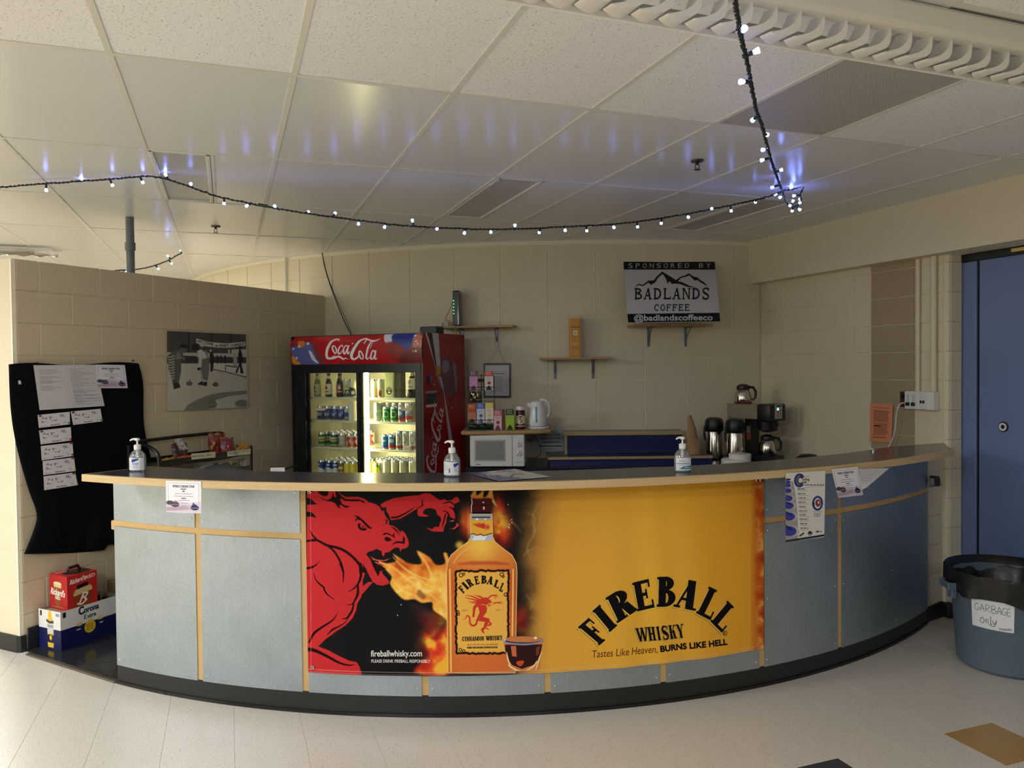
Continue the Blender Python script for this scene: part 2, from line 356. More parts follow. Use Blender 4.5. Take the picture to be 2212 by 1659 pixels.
def sglyph(c, k, n):
    R = lambda a, b, x, y: [(a, b), (x, b), (x, y), (a, y)]
    sf = .09; sh = max(n*.7, .05)
    def st(x, t=1, b=1, w=None):
        w = w or k; o = [R(x, 0, x+w, 1)]
        if b: o.append(R(x-sf, 0, x+w+sf, sh))
        if t: o.append(R(x-sf, 1-sh, x+w+sf, 1))
        return o
    def bowl(x, cy, rx, ry, kk):
        t = np.radians(np.linspace(90, -90, 14)); o = np.stack([x+rx*np.cos(t), cy+ry*np.sin(t)], 1); i = np.stack([x+(rx-kk)*np.cos(t), cy+(ry-n)*np.sin(t)], 1); return np.vstack([o, i[::-1]])
    dg = lambda x0, y0, x1, y1, w: [(x0, y0), (x0+w, y0), (x1+w, y1), (x1, y1)]
    if c == 'I': return st(.5-k/2)
    if c == 'F': return st(.1)+[R(.1, 1-n, 1, 1), R(.92, .72, 1, 1), R(.1, .47, .7, .47+n), R(.66, .36, .74, .68)]
    if c == 'E': return st(.1)+[R(.1, 1-n, .95, 1), R(.87, .74, .95, 1), R(.1, .47, .7, .47+n), R(.66, .36, .74, .68), R(.1, 0, 1, n), R(.92, 0, 1, .28)]
    if c == 'L': return st(.12)+[R(.12, 0, 1, n), R(.92, 0, 1, .3)]
    if c == 'R': return st(.08)+[R(.08, 1-n, .45, 1), R(.08, .46, .5, .46+n), bowl(.42, .73, .5, .27, k), dg(.42, .47, .78-k*.3, 0, k*1.05), R(.8-k*.3, 0, 1.05, sh)]
    if c == 'B': return st(.08)+[R(.08, 1-n, .45, 1), R(.08, .49, .5, .49+n), R(.08, 0, .5, n), bowl(.42, .77, .46, .23, k), bowl(.45, .28, .53, .28, k)]
    if c == 'D': return st(.08)+[R(.08, 1-n, .4, 1), R(.08, 0, .4, n), bowl(.38, .5, .6, .5, k)]
    if c == 'A': return [dg(.04, 0, .46, 1, n*.9), dg(.9-k, 0, .52-k*.5, 1, k), R(.2, .28, .78, .28+n*.8), R(-.06, 0, .26, sh), R(.62, 0, 1.04, sh)]
    if c == 'H': return st(.06)+st(.94-k)+[R(.06, .45, .9, .45+n)]
    if c == 'N': return st(.06, w=max(n, k*.5))+st(.94-n, t=1, b=0, w=n)+[dg(.06, 1, .94-k*.8, 0, k*.9)]
    if c == 'M': return st(.04, w=n)+st(.96-k)+[dg(.04, 1, .5-k*.4, .1, k*.8), dg(.96-k*.5-n, 1, .5-n*.3, .1, n)]
    if c == 'W': return [dg(0, 1, .3-k*.4, 0, k), dg(.5, 1, .3-n*.2, 0, n), dg(.45, 1, .72-k*.4, 0, k), dg(.96, 1, .74-n*.2, 0, n), R(-.07, 1-sh, .3, 1), R(.4, 1-sh, .68, 1), R(.84, 1-sh, 1.08, 1)]
    if c == 'K': return st(.06)+[dg(.38, .45, .85-n, 1, n*1.1), dg(.45, .62, .9-k, 0, k), R(.66, 1-sh, 1.02, 1), R(.62, 0, 1.05, sh)]
    if c == 'Y': return [dg(0, 1, .5-k*.6, .45, k), dg(.92-n, 1, .5-n*.2, .42, n), R(.5-k/2, 0, .5+k/2, .5), R(-.07, 1-sh, .34, 1), R(.7, 1-sh, 1.05, 1), R(.3, 0, .7, sh)]
    if c == 'S': return [thick(crom([(.88, .78), (.75, .93), (.5, .97), (.25, .9), (.16, .74), (.3, .58), (.6, .46), (.84, .3), (.8, .12), (.55, .03), (.3, .05), (.12, .22)], 4), [n, n, k*.8, k, k*.8, n, n]), R(.82, .7, .9, 1), R(.1, 0, .18, .3)]
    if c in 'CO':
        a = (38, 322) if c == 'C' else (0, 360); t = np.radians(np.linspace(*a, 40)); w = n+(k-n)*np.abs(np.cos(t))
        o = np.stack([.52+.48*np.cos(t), .5+.5*np.sin(t)], 1); i = np.stack([.52+(.48-w)*np.cos(t), .5+(.5-n)*np.sin(t)], 1)
        return [np.vstack([o, i[::-1]])]+([R(.86, .66, .94, .95)] if c == 'C' else [])
    return [R(.2, 0, .8, 1)]
def homog(src, dst):
    A = []
    for (x, y), (X, Y) in zip(src, dst): A += [[x, y, 1, 0, 0, 0, -X*x, -X*y], [0, 0, 0, x, y, 1, -Y*x, -Y*y]]
    h = np.append(np.linalg.solve(np.array(A, float), np.array(dst, float).ravel()), 1).reshape(3, 3)
    return lambda P: (lambda q: q[:, :2]/q[:, 2:])(np.c_[np.asarray(P, float).reshape(-1, 2), np.ones(len(np.asarray(P).reshape(-1, 2)))] @ h.T)
def quadart(w, h, q, bg=(255, 255, 255)):
    """q: image corners TL,TR,BR,BL of the flat thing, so that its print can be copied from the photo's own coordinates"""
    return Art(w, h, bg, homog(q, [(0, 0), (w, 0), (w, h), (0, h)]))
# ------------------------------------------------------------------ room materials
PAINT = (222, 213, 186)
M_block = mat('painted_block', PAINT, .55, var=.04, vs=2, bump=.25, bs=70)
M_tan = mat('tan_painted_block', (212, 198, 168), .55, var=.04, vs=2, bump=.25, bs=70)
M_brown = mat('brown_painted_block', (168, 152, 124), .55, var=.04, vs=2, bump=.25, bs=70)
M_mortar = mat('lightened_mortar', (240, 233, 210), .6, bump=.2)  # block paint, with the light caught in the joints put into the colour
M_beam = mat('painted_plaster', (222, 213, 186), .6, var=.03, bump=.08, bs=40)
M_white = mat('white_plastic', (232, 232, 228), .4)
M_black = mat('black_plastic', (16, 17, 19), .4)
M_blackrub = mat('black_rubber', (30, 31, 32), .45, var=.15, bump=.05)
M_chrome = mat('brushed_steel', (200, 200, 198), .22, metal=1)
M_grey = mat('grey_steel', (120, 124, 132), .35, metal=.8)
M_oak = wood('oak', (214, 188, 140), (190, 158, 108), .4, (3, 3, 30))
M_oakh = wood('oak_edge', (218, 194, 150), (190, 160, 112), .38, (1.2, 1.2, 22))
# ------------------------------------------------------------------ floor
def clip(P, p, n):          # keep the part of the polygon where (x-p).n >= 0
    o = []
    for i in range(len(P)):
        a, b = P[i], P[(i+1) % len(P)]; da = (a[0]-p[0])*n[0]+(a[1]-p[1])*n[1]; db = (b[0]-p[0])*n[0]+(b[1]-p[1])*n[1]
        if da >= 0: o.append(a)
        if da*db < 0: t = da/(da-db); o.append((a[0]+(b[0]-a[0])*t, a[1]+(b[1]-a[1])*t))
    return o
floor = struct(G().box((0, 1, -.053), (20, 20, .1)).ob('floor', mat('floor_base', (205, 192, 172), .4)))
M_tile = mat('cream_vinyl_tile', (216, 210, 200), .3, var=.03, vs=6, speck=((150, 130, 106), 110, .63, .7), bump=.05, bs=90)
M_ytile = mat('ochre_vinyl_tile', (176, 142, 82), .3, var=.08, vs=9)
M_dtile = mat('charcoal_vinyl_tile', (62, 62, 66), .3, var=.12, vs=9)
TS = .3048
tile_me = G().box((0, 0, -.002), (TS-.0008, TS-.0008, .004), bev=.0005).mesh('floor_tile')
S0, S1 = np.array([-2.928, 4.619]), np.array([-2.170, 4.185]); SN = np.array([-(S1-S0)[1], (S1-S0)[0]]); SN /= np.hypot(*SN)   # doorway strip, inwards normal
if SN[1] < 0: SN = -SN
for i in range(-14, 14):
    for j in range(3, 20):
        c = GA*(i+.5)*TS+GB*(j+.59+.5)*TS
        if c[1] < 2.9: continue
        u, v = proj(c)
        if not (-330 < u < 2520 and v < 1880): continue
        if math.hypot(c[0]-CB[0], c[1]-CB[1]) < 3.9 and -30 < angc(c, CB) < 50: continue
        if (c[:2]-S0) @ SN > .25 and c[0] < -2.0: continue
        if c[1] > 5.6 or c[0] > 3.5: continue
        m = M_ytile if (i, j) == (10, 7) else M_dtile if (i, j) == (7, 7) else M_tile
        link('floor_tile', tile_me, m, floor, c, TH)
M_slate = mat('dark_slate_tile', (40, 42, 45), .16, var=.25, vs=5, bump=.1, bs=14)
M_grout = mat('slate_grout', (120, 116, 108), .7)
sl = [tuple(S0), tuple(S1), (-1.75, 5.0), (-.2, 5.6), (.1, 6.4), (-1.6, 7.0), (-1.99, 6.75)]
slate = struct(G().prism(sl, .0005, .004).ob('floor_slate', M_grout))
for i in range(-3, 9):
    for j in range(-3, 7):
        o = np.array([-2.70, 4.668]); q = [o+GA[:2]*(i+a)*.305+GB[:2]*(j+b)*.305 for a, b in ((.008, .008), (.992, .008), (.992, .992), (.008, .992))]
        q = clip([tuple(x) for x in q], S0+SN*.02, SN); q = clip(q, LF[:2]+LN[:2]*.005, LN[:2]) if q else q
        if len(q) > 2 and q[0][1] < 6.2 and q[0][0] < -.6: G().prism(q, .003, .009).ob('slate_tile', M_slate, slate)
e = S1-S0; L = np.hypot(*e); m = (S0+S1)/2
struct(G().box((0, 0, .005), (L, .03, .012), bev=.003).ob('trim_1', mat('threshold_metal', (110, 104, 92), .4, metal=.6), None, (m[0], m[1], 0), math.atan2(e[1], e[0])))
# ------------------------------------------------------------------ left partition
BL, BH = .4128, .1955
WT = 2.383
a = math.atan2(LD[1], LD[0])
def LW(s, h, z): return Vector(LF+LD*s+LN*h+np.array([0, 0, z]))
wl = struct(G().box((1.45, .105, WT/2-.004), (2.9, .2, WT-.008)).ob('wall_left', M_mortar, None, LF, a))
def blockmesh(l, h, d=.007, ch=.004, name='block'):
    g = G(); x, z = l/2-.0022, h/2-.0016
    A = [g.bm.verts.new(p) for p in ((-x, 0, -z), (x, 0, -z), (x, 0, z), (-x, 0, z))]; y = -d
    B = [g.bm.verts.new(p) for p in ((-x+ch, y, -z+ch*.8), (x-ch, y, -z+ch*.8), (x-ch, y, z-ch*.8), (-x+ch, y, z-ch*.8))]
    for i in range(4): g.bm.faces.new((A[i], A[(i+1) % 4], B[(i+1) % 4], B[i]))
    g.bm.faces.new(B); return g.mesh(name)
_bm = {}
def bmesh_for(l, h):
    k = (round(l, 3), round(h, 3))
    if k not in _bm: _bm[k] = blockmesh(l, h)
    return _bm[k]
rows = [(WT-.19-.1955*k, WT-.1955*k+(0 if k else 0)) for k in range(13)]
tops = [WT]+[2.193-.1968*k for k in range(11)]+[.1]
for k in range(len(tops)-1):
    z0, z1 = tops[k+1], tops[k]
    off = .1644 if k % 2 == 0 else -.0364+.4128-.0
    js = [0.0]+[x for x in np.arange(off, 2.9, BL) if .03 < x < 2.87]+[2.88]
    for s0, s1 in zip(js, js[1:]):
        x0 = s0+(.022 if s0 == 0 else 0)
        link('block', bmesh_for(s1-x0, z1-z0), M_tan, wl, ((x0+s1)/2, .005, (z0+z1)/2))
    g = G()                                       # rounded end of the course, wrapping on to the partition's end face
    pr = [(.022, -.001), (.008, .004), (.001, .014), (-.002, .03), (-.002, .205), (.02, .205), (.022, .02)]
    g.prism(pr, z0+.001, z1-.001); g.ob('bullnose_block', M_block, wl)
struct(G().box((1.45, -.012, .07), (2.82, .012, .14)).ob('baseboard_left', M_slate, None, LF, a))
g = G().prism([(.03, -.012), (.0, -.004), (-.012, .02), (-.014, .21), (.0, .21), (.01, .03)], 0, .1); struct(g.ob('baseboard_end', M_blackrub, None, LF, a))
# ------------------------------------------------------------------ curved back wall
wb = struct(G().arc(CW, RW-.2, RW-.004, -66, 18.3, 0, CEIL+.05, 40).ob('wall_back', M_mortar))
DW = 4.6305
g = G(); ch = .0035
g.arc((0, 0), RW-.005, RW+.001, -DW/2+.075, DW/2-.075, ch, BH-ch, 3)
g.arc((0, 0), RW-.006, RW-.0025, -DW/2+.045, DW/2-.045, .0016, BH-.0016, 3)
cb_me = g.mesh('block')
zb = [12.557*.2032-.1955*k for k in range(0, 9)]
zr = [CEIL-.0, ] + [2.552-.1955*k for k in range(0, 11)]
for c in range(-7, 11):
    d = -31.52+DW*(c+.5)
    if d+DW/2 > 17.6: continue
    for k in range(len(zr)-1):
        z0 = zr[k+1] if k else 2.552
        if z0 < .55: continue
        link('block', cb_me, M_block, wb, (CW[0], CW[1], z0), math.radians(d))
c = 10; d0 = -31.52+DW*10+.045; d1 = 17.86      # cut column beside the far corner
g = G().arc((0, 0), RW-.006, RW-.0025, d0, d1, .0016, BH-.0016, 2).arc((0, 0), RW-.005, RW+.001, d0+.03, d1, .0035, BH-.0035, 2); cut_me = g.mesh('block')
for k in range(len(zr)-1):
    z0 = zr[k+1] if k else 2.552
    if z0 > .55 and d1-d0 > .3: link('block', cut_me, M_block, wb, (CW[0], CW[1], z0))
# ------------------------------------------------------------------ right wall
def RW_(s, h, z): return Vector(RC+RD*s+RN*h+np.array([0, 0, z]))       # s from the far corner towards the camera, h out of the wall
def onR(u, v, h=0): return onp(u, v, RC+RN*h, RN)
def sRw(u, v=800): return float((onR(u, v)-RC) @ RD)
ar = math.atan2(RD[1], RD[0])       # local x = RD, local y = left-hand normal
RE = 1.905
wr = struct(G().box((RE/2-.06, .105, 1.22), (RE+.1, .2, 2.44)).ob('wall_right', M_mortar, None, RC, ar))
s1, s2 = sRw(1881), sRw(1976)
zr2 = [2.42]+[2.36-.1955*k for k in range(0, 12)]
sb = [sRw(1726, 750), sRw(1762, 750)]
for k in range(len(zr2)-1):
    z1, z0 = zr2[k], zr2[k+1]; z0 = max(z0, .1)
    if z1-z0 < .04: continue
    off = sb[k % 2]
    js = [0.0]+[x for x in np.arange(off-2*BL, s1-.05, BL) if x > .04]+[s1, s2, RE-.025]
    for i, (p, q) in enumerate(zip(js, js[1:])):
        m = M_brown if i == len(js)-3 else M_block
        link('block', bmesh_for(q-p, z1-z0), m, wr, ((p+q)/2, .005, (z0+z1)/2))
    g = G().prism([(RE-.025, -.001), (RE-.025, .12), (RE+.01, .12), (RE+.01, .03), (RE+.004, .012), (RE-.008, .002)], z0+.001, z1-.001)
    g.ob('bullnose_block', M_block, wr)
# short return of the wall that closes the end of the bar, under the bar top
q0 = P3(CB, 46.2, 4.09, 0); q1 = RW_(RE-.03, .0, 0); dd = (q1-q0); ln = dd.length
z = .1
while z < 1.13:
    z1 = min(z+BH, 1.14)
    g = G().box((ln/2, .05, (z+z1)/2), (ln, .1, z1-z-.002), bev=.004); g.ob('block', M_block, wr, wr.matrix_world.inverted() @ q0 if False else Vector(((q0-Vector(RC)).dot(Vector(RD)), (q0-Vector(RC)).dot(-Vector(RN)), 0)), math.atan2(dd.y, dd.x)-ar)
    z = z1
g = G().box((ln/2, -.004, .05), (ln+.02, .014, .1), bev=.004); struct(g.ob('baseboard_right', M_blackrub, None, q0, math.atan2(dd.y, dd.x)))
g = G().box((0, 0, .05), (.10, .07, .1), bev=.02, seg=2); struct(g.ob('baseboard_right', M_blackrub, None, RW_(RE-.01, -.02, 0), ar))
# bulkhead over the opening
B0 = np.array([2.113, 6.861, 0])
bk = G().box((3.2, .35, 2.60), (7.4, .7, .38)); beam = struct(bk.ob('beam_right', M_beam, None, B0, ar))
# ------------------------------------------------------------------ blue folding door
M_blue = mat('blue_door_laminate', (108, 130, 176), .42, var=.05, vs=1.5, bump=.04, bs=120)
D0 = RW_(RE, -.13, 0)
door = struct(thing('door_1', 'blue folding door', 'door', D0, ar)); del door['category']; del door['label']
def sD(u, v=900): return float((onp(u, v, np.array(D0), RN)-np.array(D0)) @ RD)
DZ = float(onp(2048, 572, np.array(D0), RN)[2])
x0, x1, x2 = sD(2053), sD(2108), sD(2114.5)
G().box(((x0+x1)/2, .02, DZ/2+.01), (x1-x0, .04, DZ-.02), bev=.004).ob('door_leaf', M_blue, door)
G().box(((x2+2.2)/2, .02, DZ/2+.01), (2.2-x2, .04, DZ-.02), bev=.004).ob('door_leaf', M_blue, door)
G().box(((x1+x2)/2, .03, DZ/2), (x2-x1+.01, .03, DZ)).ob('hinge_strip', M_black, door)
G().box((x0/2-.01, .03, DZ/2), (abs(x0)+.06, .05, DZ)).ob('edge_seal', M_black, door)
G().box((1.0, .03, DZ+.028), (2.4, .09, .05)).ob('door_track', M_black, door)
G().box((1.35, -.012, DZ+.03), (1.98, .012, .022)).ob('brass_track_strip', mat('brass', (214, 186, 120), .35, metal=.7), door)
h = onp(2168.5, 922, np.array(D0), RN); sx = float((h-np.array(D0)) @ RD)
g = G().lathe([(0, .001), (.032, .001), (.032, .006), (0, .006)], 28, (sx, -.001, h[2]), axis=(0, -1, 0)); pl = g.ob('pull_plate', M_black, door, smooth=True)
g = G().lathe([(.014, .005), (.014, .011), (.025, .011), (.025, .005)], 28, (sx, -.001, h[2]), axis=(0, -1, 0)); g.ob('pull_ring', mat('pull_ring_white', (226, 228, 228), .3), pl, smooth=True)
# rest of the room that only the light sees
wq = RW_(RE+2.2+4.6, -.16, 1.4); struct(G().box((0, 0, 0), (9.0, .1, 2.8)).ob('wall_far_right', M_beam, None, wq, ar)); struct(G().box((-6.2, 3, 1.4), (.1, 16, 2.9)).ob('wall_far_left', M_beam)); struct(G().box((0, 11.5, 1.4), (14, .1, 2.9)).ob('wall_rear', M_beam))
# ------------------------------------------------------------------ suspended ceiling
ceil = struct(G().box((0, 2, CEIL+.09), (22, 22, .1)).ob('ceiling', mat('ceiling_void', (180, 176, 165), .8)))
GO = np.array([-1.3646, 2.6735, 0])
M_fiss = mat('fissured_ceiling_tile', (234, 236, 240), .85, var=.03, vs=3, speck=((124, 120, 112), 150, .645, .75), bump=.5, bs=80)
M_vinyl = mat('vinyl_ceiling_tile', (221, 224, 226), .24, var=.02, vs=2, spec=.45, bump=.03, bs=240)
M_bar = mat('ceiling_bar', (218, 218, 212), .4)
CT_W, CT_L = .6096, 1.2192
def gp(i, j, z=CEIL): return Vector(GO+GA*i*CT_W+GB*j*CT_L+np.array([0, 0, z]))
ct_me = G().box((0, 0, .008), (CT_W-.012, CT_L-.012, .012)).mesh('ceiling_tile')
ch_me = G().box((0, 0, .008), (CT_W/2-.012, CT_L-.012, .012)).mesh('ceiling_tile')
lights = {(0, 1), (3, 1), (6, 1)}
for i in range(-9, 12):
    for j in range(-3, 7):
        c = gp(i+.5, j+.5)
        if c.y < .5: continue
        u, v = proj(c)
        if not (-500 < u < 3400 and v > -1300): continue
        if (i, j) == (4, -1): continue
        if (c-Vector((CW[0], CW[1], CEIL))).length < RW-.75: continue
        half = (i, j) in lights
        m = M_fiss if j < 0 else M_vinyl
        o = link('ceiling_tile', ch_me if half else ct_me, m, ceil, gp(i+.75, j+.5) if half else c, TH)
        if (i, j) in ((-1, 2), (5, 0), (3, 1)): o.rotation_euler = (0, .004, TH)
lb = G().box((0, 0, 0), (.022, CT_L-.024, .004)).mesh('ceiling_bar'); sbm = G().box((0, 0, 0), (CT_W, .022, .004)).mesh('ceiling_bar')
for i in range(-9, 12):
    for j in range(-3, 7):
        for k, c in enumerate((gp(i, j+.5, CEIL), gp(i+.5, j, CEIL))):
            if c.y < .5: continue
            u, v = proj(c)
            if not (-400 < u < 3200 and v > -1100) or (c-Vector((CW[0], CW[1], CEIL))).length < RW-.1: continue
            link('ceiling_bar', lb if k == 0 else sbm, M_bar, ceil, c, TH)
hb = G().box((0, 0, 0), (.016, CT_L-.03, .004)).mesh('ceiling_bar')
for (i, j) in lights: link('ceiling_bar', hb, M_bar, ceil, gp(i+.5, j+.5), TH)
# wall angle along the back wall, the bulkhead
G().arc(CW, RW, RW+.02, -60, 17.6, CEIL-.004, CEIL+.002, 40).ob('wall_angle', M_bar, ceil)
# light fittings, switched off
M_lens = mat('ribbed_lens', (176, 178, 178), .28, bump=.3, bs=120)
where = {(0, 1): 'recessed ceiling light with blue string light reflections, left of the room', (3, 1): 'narrow unlit recessed ceiling light behind the middle of the string lights', (6, 1): 'dark recessed ceiling light near the corner above the hanging sign'}
for (i, j), lab in where.items():
    t = thing('ceiling_light', lab, 'ceiling light', gp(i+.25, j+.5), TH, 'recessed lights in the ceiling')
    g = G(); w, l = CT_W/2-.02, CT_L-.02
    for p, q in (((0, l/2-.01), (w, .02)), ((0, -l/2+.01), (w, .02)), ((w/2-.01, 0), (.02, l)), ((-w/2+.01, 0), (.02, l))): g.box((p[0], p[1], .002), (q[0], q[1], .012), bev=.003)
    g.ob('frame', M_bar, t); G().box((0, 0, .008), (w-.04, l-.04, .006)).ob('lens', M_lens, t)
# perforated return-air grille
t = thing('ceiling_vent', 'large grey perforated return air grille in the ceiling beside the white vanes', 'vent', gp(4.5, -.5), TH)
G().box((0, 0, .03), (CT_W-.03, CT_L-.03, .01)).ob('backing', mat('duct_black', (26, 26, 27), .8), t)
g = G(); nx, ny = 44, 88; w, l = CT_W-.03, CT_L-.03
for i in range(nx+1): g.box((-w/2+w*i/nx, 0, .003), (.0086, l, .003))
for j in range(ny+1): g.box((0, -l/2+l*j/ny, .0035), (w, .0086, .0036))
stuff(g.ob('grille_mesh', mat('grille_grey', (176, 175, 172), .5), t))
# sprinkler heads
for u, v, lab in ((1506, 347, 'pendant sprinkler head near the hanging light string on the right'), (466, 489, 'pendant sprinkler head left of centre above the partition wall')):
    t = thing('sprinkler', lab, 'sprinkler', onz(u, v, CEIL), 0, 'ceiling sprinklers'); mk = mat('dark_bronze', (70, 60, 52), .35, metal=.8)
    G().lathe([(0, 0), (.034, 0), (.032, -.007), (.012, -.01), (0, -.01)], 24).ob('escutcheon', mk, t, smooth=True)
    g = G(); g.lathe([(0, -.01), (.008, -.01), (.008, -.022), (.0, -.022)], 12)
    for s in (-1, 1): g.tube([(s*.007, 0, -.018), (s*.012, 0, -.03), (s*.008, 0, -.042), (0, 0, -.046)], .0022)
    g.ob('body', mk, t, smooth=True)
    G().lathe([(0, -.046), (.018, -.046), (.017, -.049), (0, -.049)], 20).ob('deflector', mk, t, smooth=True)
# grey vent pipe behind the partition
p = onz(280, 470, CEIL); t = thing('vent_pipe', 'grey vertical pipe with coupling rising behind the partition to the ceiling', 'pipe', (p[0], p[1], 0)); mp = mat('grey_pipe_paint', (112, 116, 124), .4)
G().lathe([(0, 0), (.028, 0), (.028, CEIL), (0, CEIL)], 24).ob('pipe', mp, t, smooth=True)
zc = float(ony(280, 533, p[1])[2]); G().lathe([(.028, zc-.025), (.035, zc-.025), (.035, zc+.028), (.028, zc+.028)], 24).ob('coupling', mp, t, smooth=True)
# far-left ceiling diffuser draped with plastic
c = onz(20, 541, CEIL); t = thing('air_diffuser', 'ceiling diffuser with dark slot draped in clear plastic over the partition', 'vent', c, TH)
G().box((-.15, 0, -.002), (.75, .28, .012), bev=.003).ob('frame', M_bar, t); G().box((-.15, .0, -.010), (.69, .07, .006)).ob('slot', M_black, t)
NRp = np.random.RandomState(3).rand(20, 8)
G().grid(lambda a, b: Vector((-.6+1.0*a, -.02-.35*b, -.015-.05*math.sin(b*3.1)*(.6+.7*NRp[int(a*19), int(b*7)]))), 16, 6).ob('plastic_sheet', mat('clear_film', (235, 236, 240), .12, trans=.25), t, smooth=True)
# white vanes hanging from a headrail
t0 = onz(1989, 0, CEIL); t1 = onz(2212, 47, CEIL); t = thing('vertical_blind', 'white headrail with a row of short curved vanes across the ceiling', 'blind', t0, math.atan2(t1[1]-t0[1], t1[0]-t0[0]))
M_vane = mat('white_vane', (238, 238, 234), .45); RZ = -.086
G().box((-.6, .03, RZ/2), (4.2, .06, -RZ-.002), bev=.014, seg=2).ob('headrail', mat('headrail_white', (228, 226, 218), .45), t)
G().box((-.6, .14, RZ-.022), (4.2, .006, .045)).ob('backplate', mat('track_grey', (200, 199, 194), .5), t)
g = G(); K_ = 10; L = []
for k in range(K_+1):
    f = k/K_; L.append((-.105*f+.034*math.sin(math.pi*f), RZ+.004-.076*f-.024*math.sin(math.pi*f), .034+.062*math.sin(math.pi*(.12+.80*f))))
th = .0035
for k in range(K_):
    (xa, za, wa), (xb, zb_, wb_) = L[k], L[k+1]
    A_ = [g.bm.verts.new(p) for p in ((xa, .03, za), (xa, .03+wa, za+.006), (xb, .03+wb_, zb_+.006), (xb, .03, zb_))]; ta, tb = (.003+.017*math.sin(math.pi*min(1, (k+e_)/K_)) for e_ in (0, 1)); B_ = [g.bm.verts.new(v.co+Vector((-q_, 0, q_*.75))) for v, q_ in zip(A_, (ta, .003, .003, tb))]
    g.bm.faces.new(A_); g.bm.faces.new(B_[::-1])
    for i in range(4): g.bm.faces.new((A_[i], A_[(i+1) % 4], B_[(i+1) % 4], B_[i]))
bmesh.ops.remove_doubles(g.bm, verts=g.bm.verts, dist=.0004)
vane = g.mesh('vane', smooth=True)
for k in range(-30, 17): link('vane', vane, M_vane, t, (k*.0835, 0, 0))
G().box((-.6, .135, RZ-.05), (4.2, .012, .016)).ob('rear_strip', M_vane, t)
# ------------------------------------------------------------------ the curved bar
bar = thing('bar_counter', 'curved bar front of galvanised metal panels, wooden battens and black kick base', 'counter', (CB[0], CB[1], 0))
O2 = (0, 0)
def galv():
    m = mat('galvanised_sheet', (168, 180, 190), .36, metal=.85); nt = m.node_tree; N = nt.nodes; L = nt.links; b = N['Principled BSDF']
    tc = N.new('ShaderNodeTexCoord')
    vo = N.new('ShaderNodeTexVoronoi'); vo.inputs['Scale'].default_value = 210; L.new(tc.outputs['Object'], vo.inputs['Vector'])
    ns = N.new('ShaderNodeTexNoise'); ns.inputs['Scale'].default_value = 5; ns.inputs['Detail'].default_value = 6; L.new(tc.outputs['Object'], ns.inputs['Vector'])
    mp = N.new('ShaderNodeMapping'); mp.inputs['Scale'].default_value = (60, 60, 3); L.new(tc.outputs['Object'], mp.inputs[0])
    st = N.new('ShaderNodeTexNoise'); st.inputs['Scale'].default_value = 2; st.inputs['Detail'].default_value = 3; L.new(mp.outputs[0], st.inputs['Vector'])
    def mix(fac, a, b_):
        x = N.new('ShaderNodeMix'); x.data_type = 'RGBA'; x.inputs[6].default_value = (*lin(a), 1); x.inputs[7].default_value = (*lin(b_), 1); L.new(fac, x.inputs[0]); return x
    m1 = mix(ns.outputs['Fac'], (130, 145, 157), (196, 208, 216)); m2 = mix(vo.outputs['Color'], (128, 144, 157), (200, 210, 218)); m3 = mix(st.outputs['Fac'], (146, 160, 170), (190, 200, 208))
    x = N.new('ShaderNodeMix'); x.data_type = 'RGBA'; x.inputs[0].default_value = .45; L.new(m1.outputs[2], x.inputs[6]); L.new(m2.outputs[2], x.inputs[7])
    y = N.new('ShaderNodeMix'); y.data_type = 'RGBA'; y.inputs[0].default_value = .3; L.new(x.outputs[2], y.inputs[6]); L.new(m3.outputs[2], y.inputs[7]); L.new(y.outputs[2], b.inputs['Base Color'])
    rr = N.new('ShaderNodeMapRange'); rr.inputs[3].default_value = .34; rr.inputs[4].default_value = .52; L.new(ns.outputs['Fac'], rr.inputs[0]); L.new(rr.outputs[0], b.inputs['Roughness'])
    bp = N.new('ShaderNodeBump'); bp.inputs['Strength'].default_value = .05; bp.inputs['Distance'].default_value = .003; L.new(ns.outputs['Fac'], bp.inputs['Height']); L.new(bp.outputs[0], b.inputs['Normal'])
    return m
M_galv = galv()
M_batt = wood('maple_batten', (210, 176, 120), (192, 156, 100), .45, (4, 4, 14))
M_screw = mat('zinc_screw', (210, 212, 214), .25, metal=1)
TB = [-27.0, -18.76, -10.40, -2.04, 6.24, 14.53, 22.70, 30.80, 38.68, 46.1]
GW = .23
G().arc(O2, 3.95, 4.108, -27, 46.1, .0, 1.138, 90).ob('carcass', mat('carcass_board', (92, 88, 82), .7), bar)
G().arc(O2, 4.1, 4.116, -27.05, 46.2, 0, .106, 110).ob('kick_base', M_blackrub, bar, smooth=True)
G().arc(O2, 4.1, 4.124, -27.05, 46.2, 0, .016, 110).ob('kick_base_toe', mat('black_vinyl_gloss', (20, 20, 21), .15), bar, smooth=True)
for i, t in enumerate(TB):
    w = GW+.06 if i not in (8,) else .05
    w0, w1 = (-.02, .5) if i == 0 else (-.3, .0) if i == 9 else (-w, w)
    G().arc(O2, 4.1, 4.118, t+w0, t+w1, .108, 1.139, 2).ob('vertical_batten', M_batt if i != 8 else M_black, bar)
for i in range(9): G().arc(O2, 4.1, 4.1185, TB[i]-.1, TB[i+1]+.1, .862, .892, 10).ob('horizontal_batten', M_batt, bar)
g = G(); q = P3(O2, -27.3, 4.09, .862); g.box(q, (.03, .05, .05), bev=.004, rot=Matrix.Rotation(math.radians(-27), 3, 'Z')); g.ob('end_batten', M_batt, bar)
sc_me = G().lathe([(0, .003), (.0038, .0024), (.006, 0)], 10).mesh('screw', smooth=True)
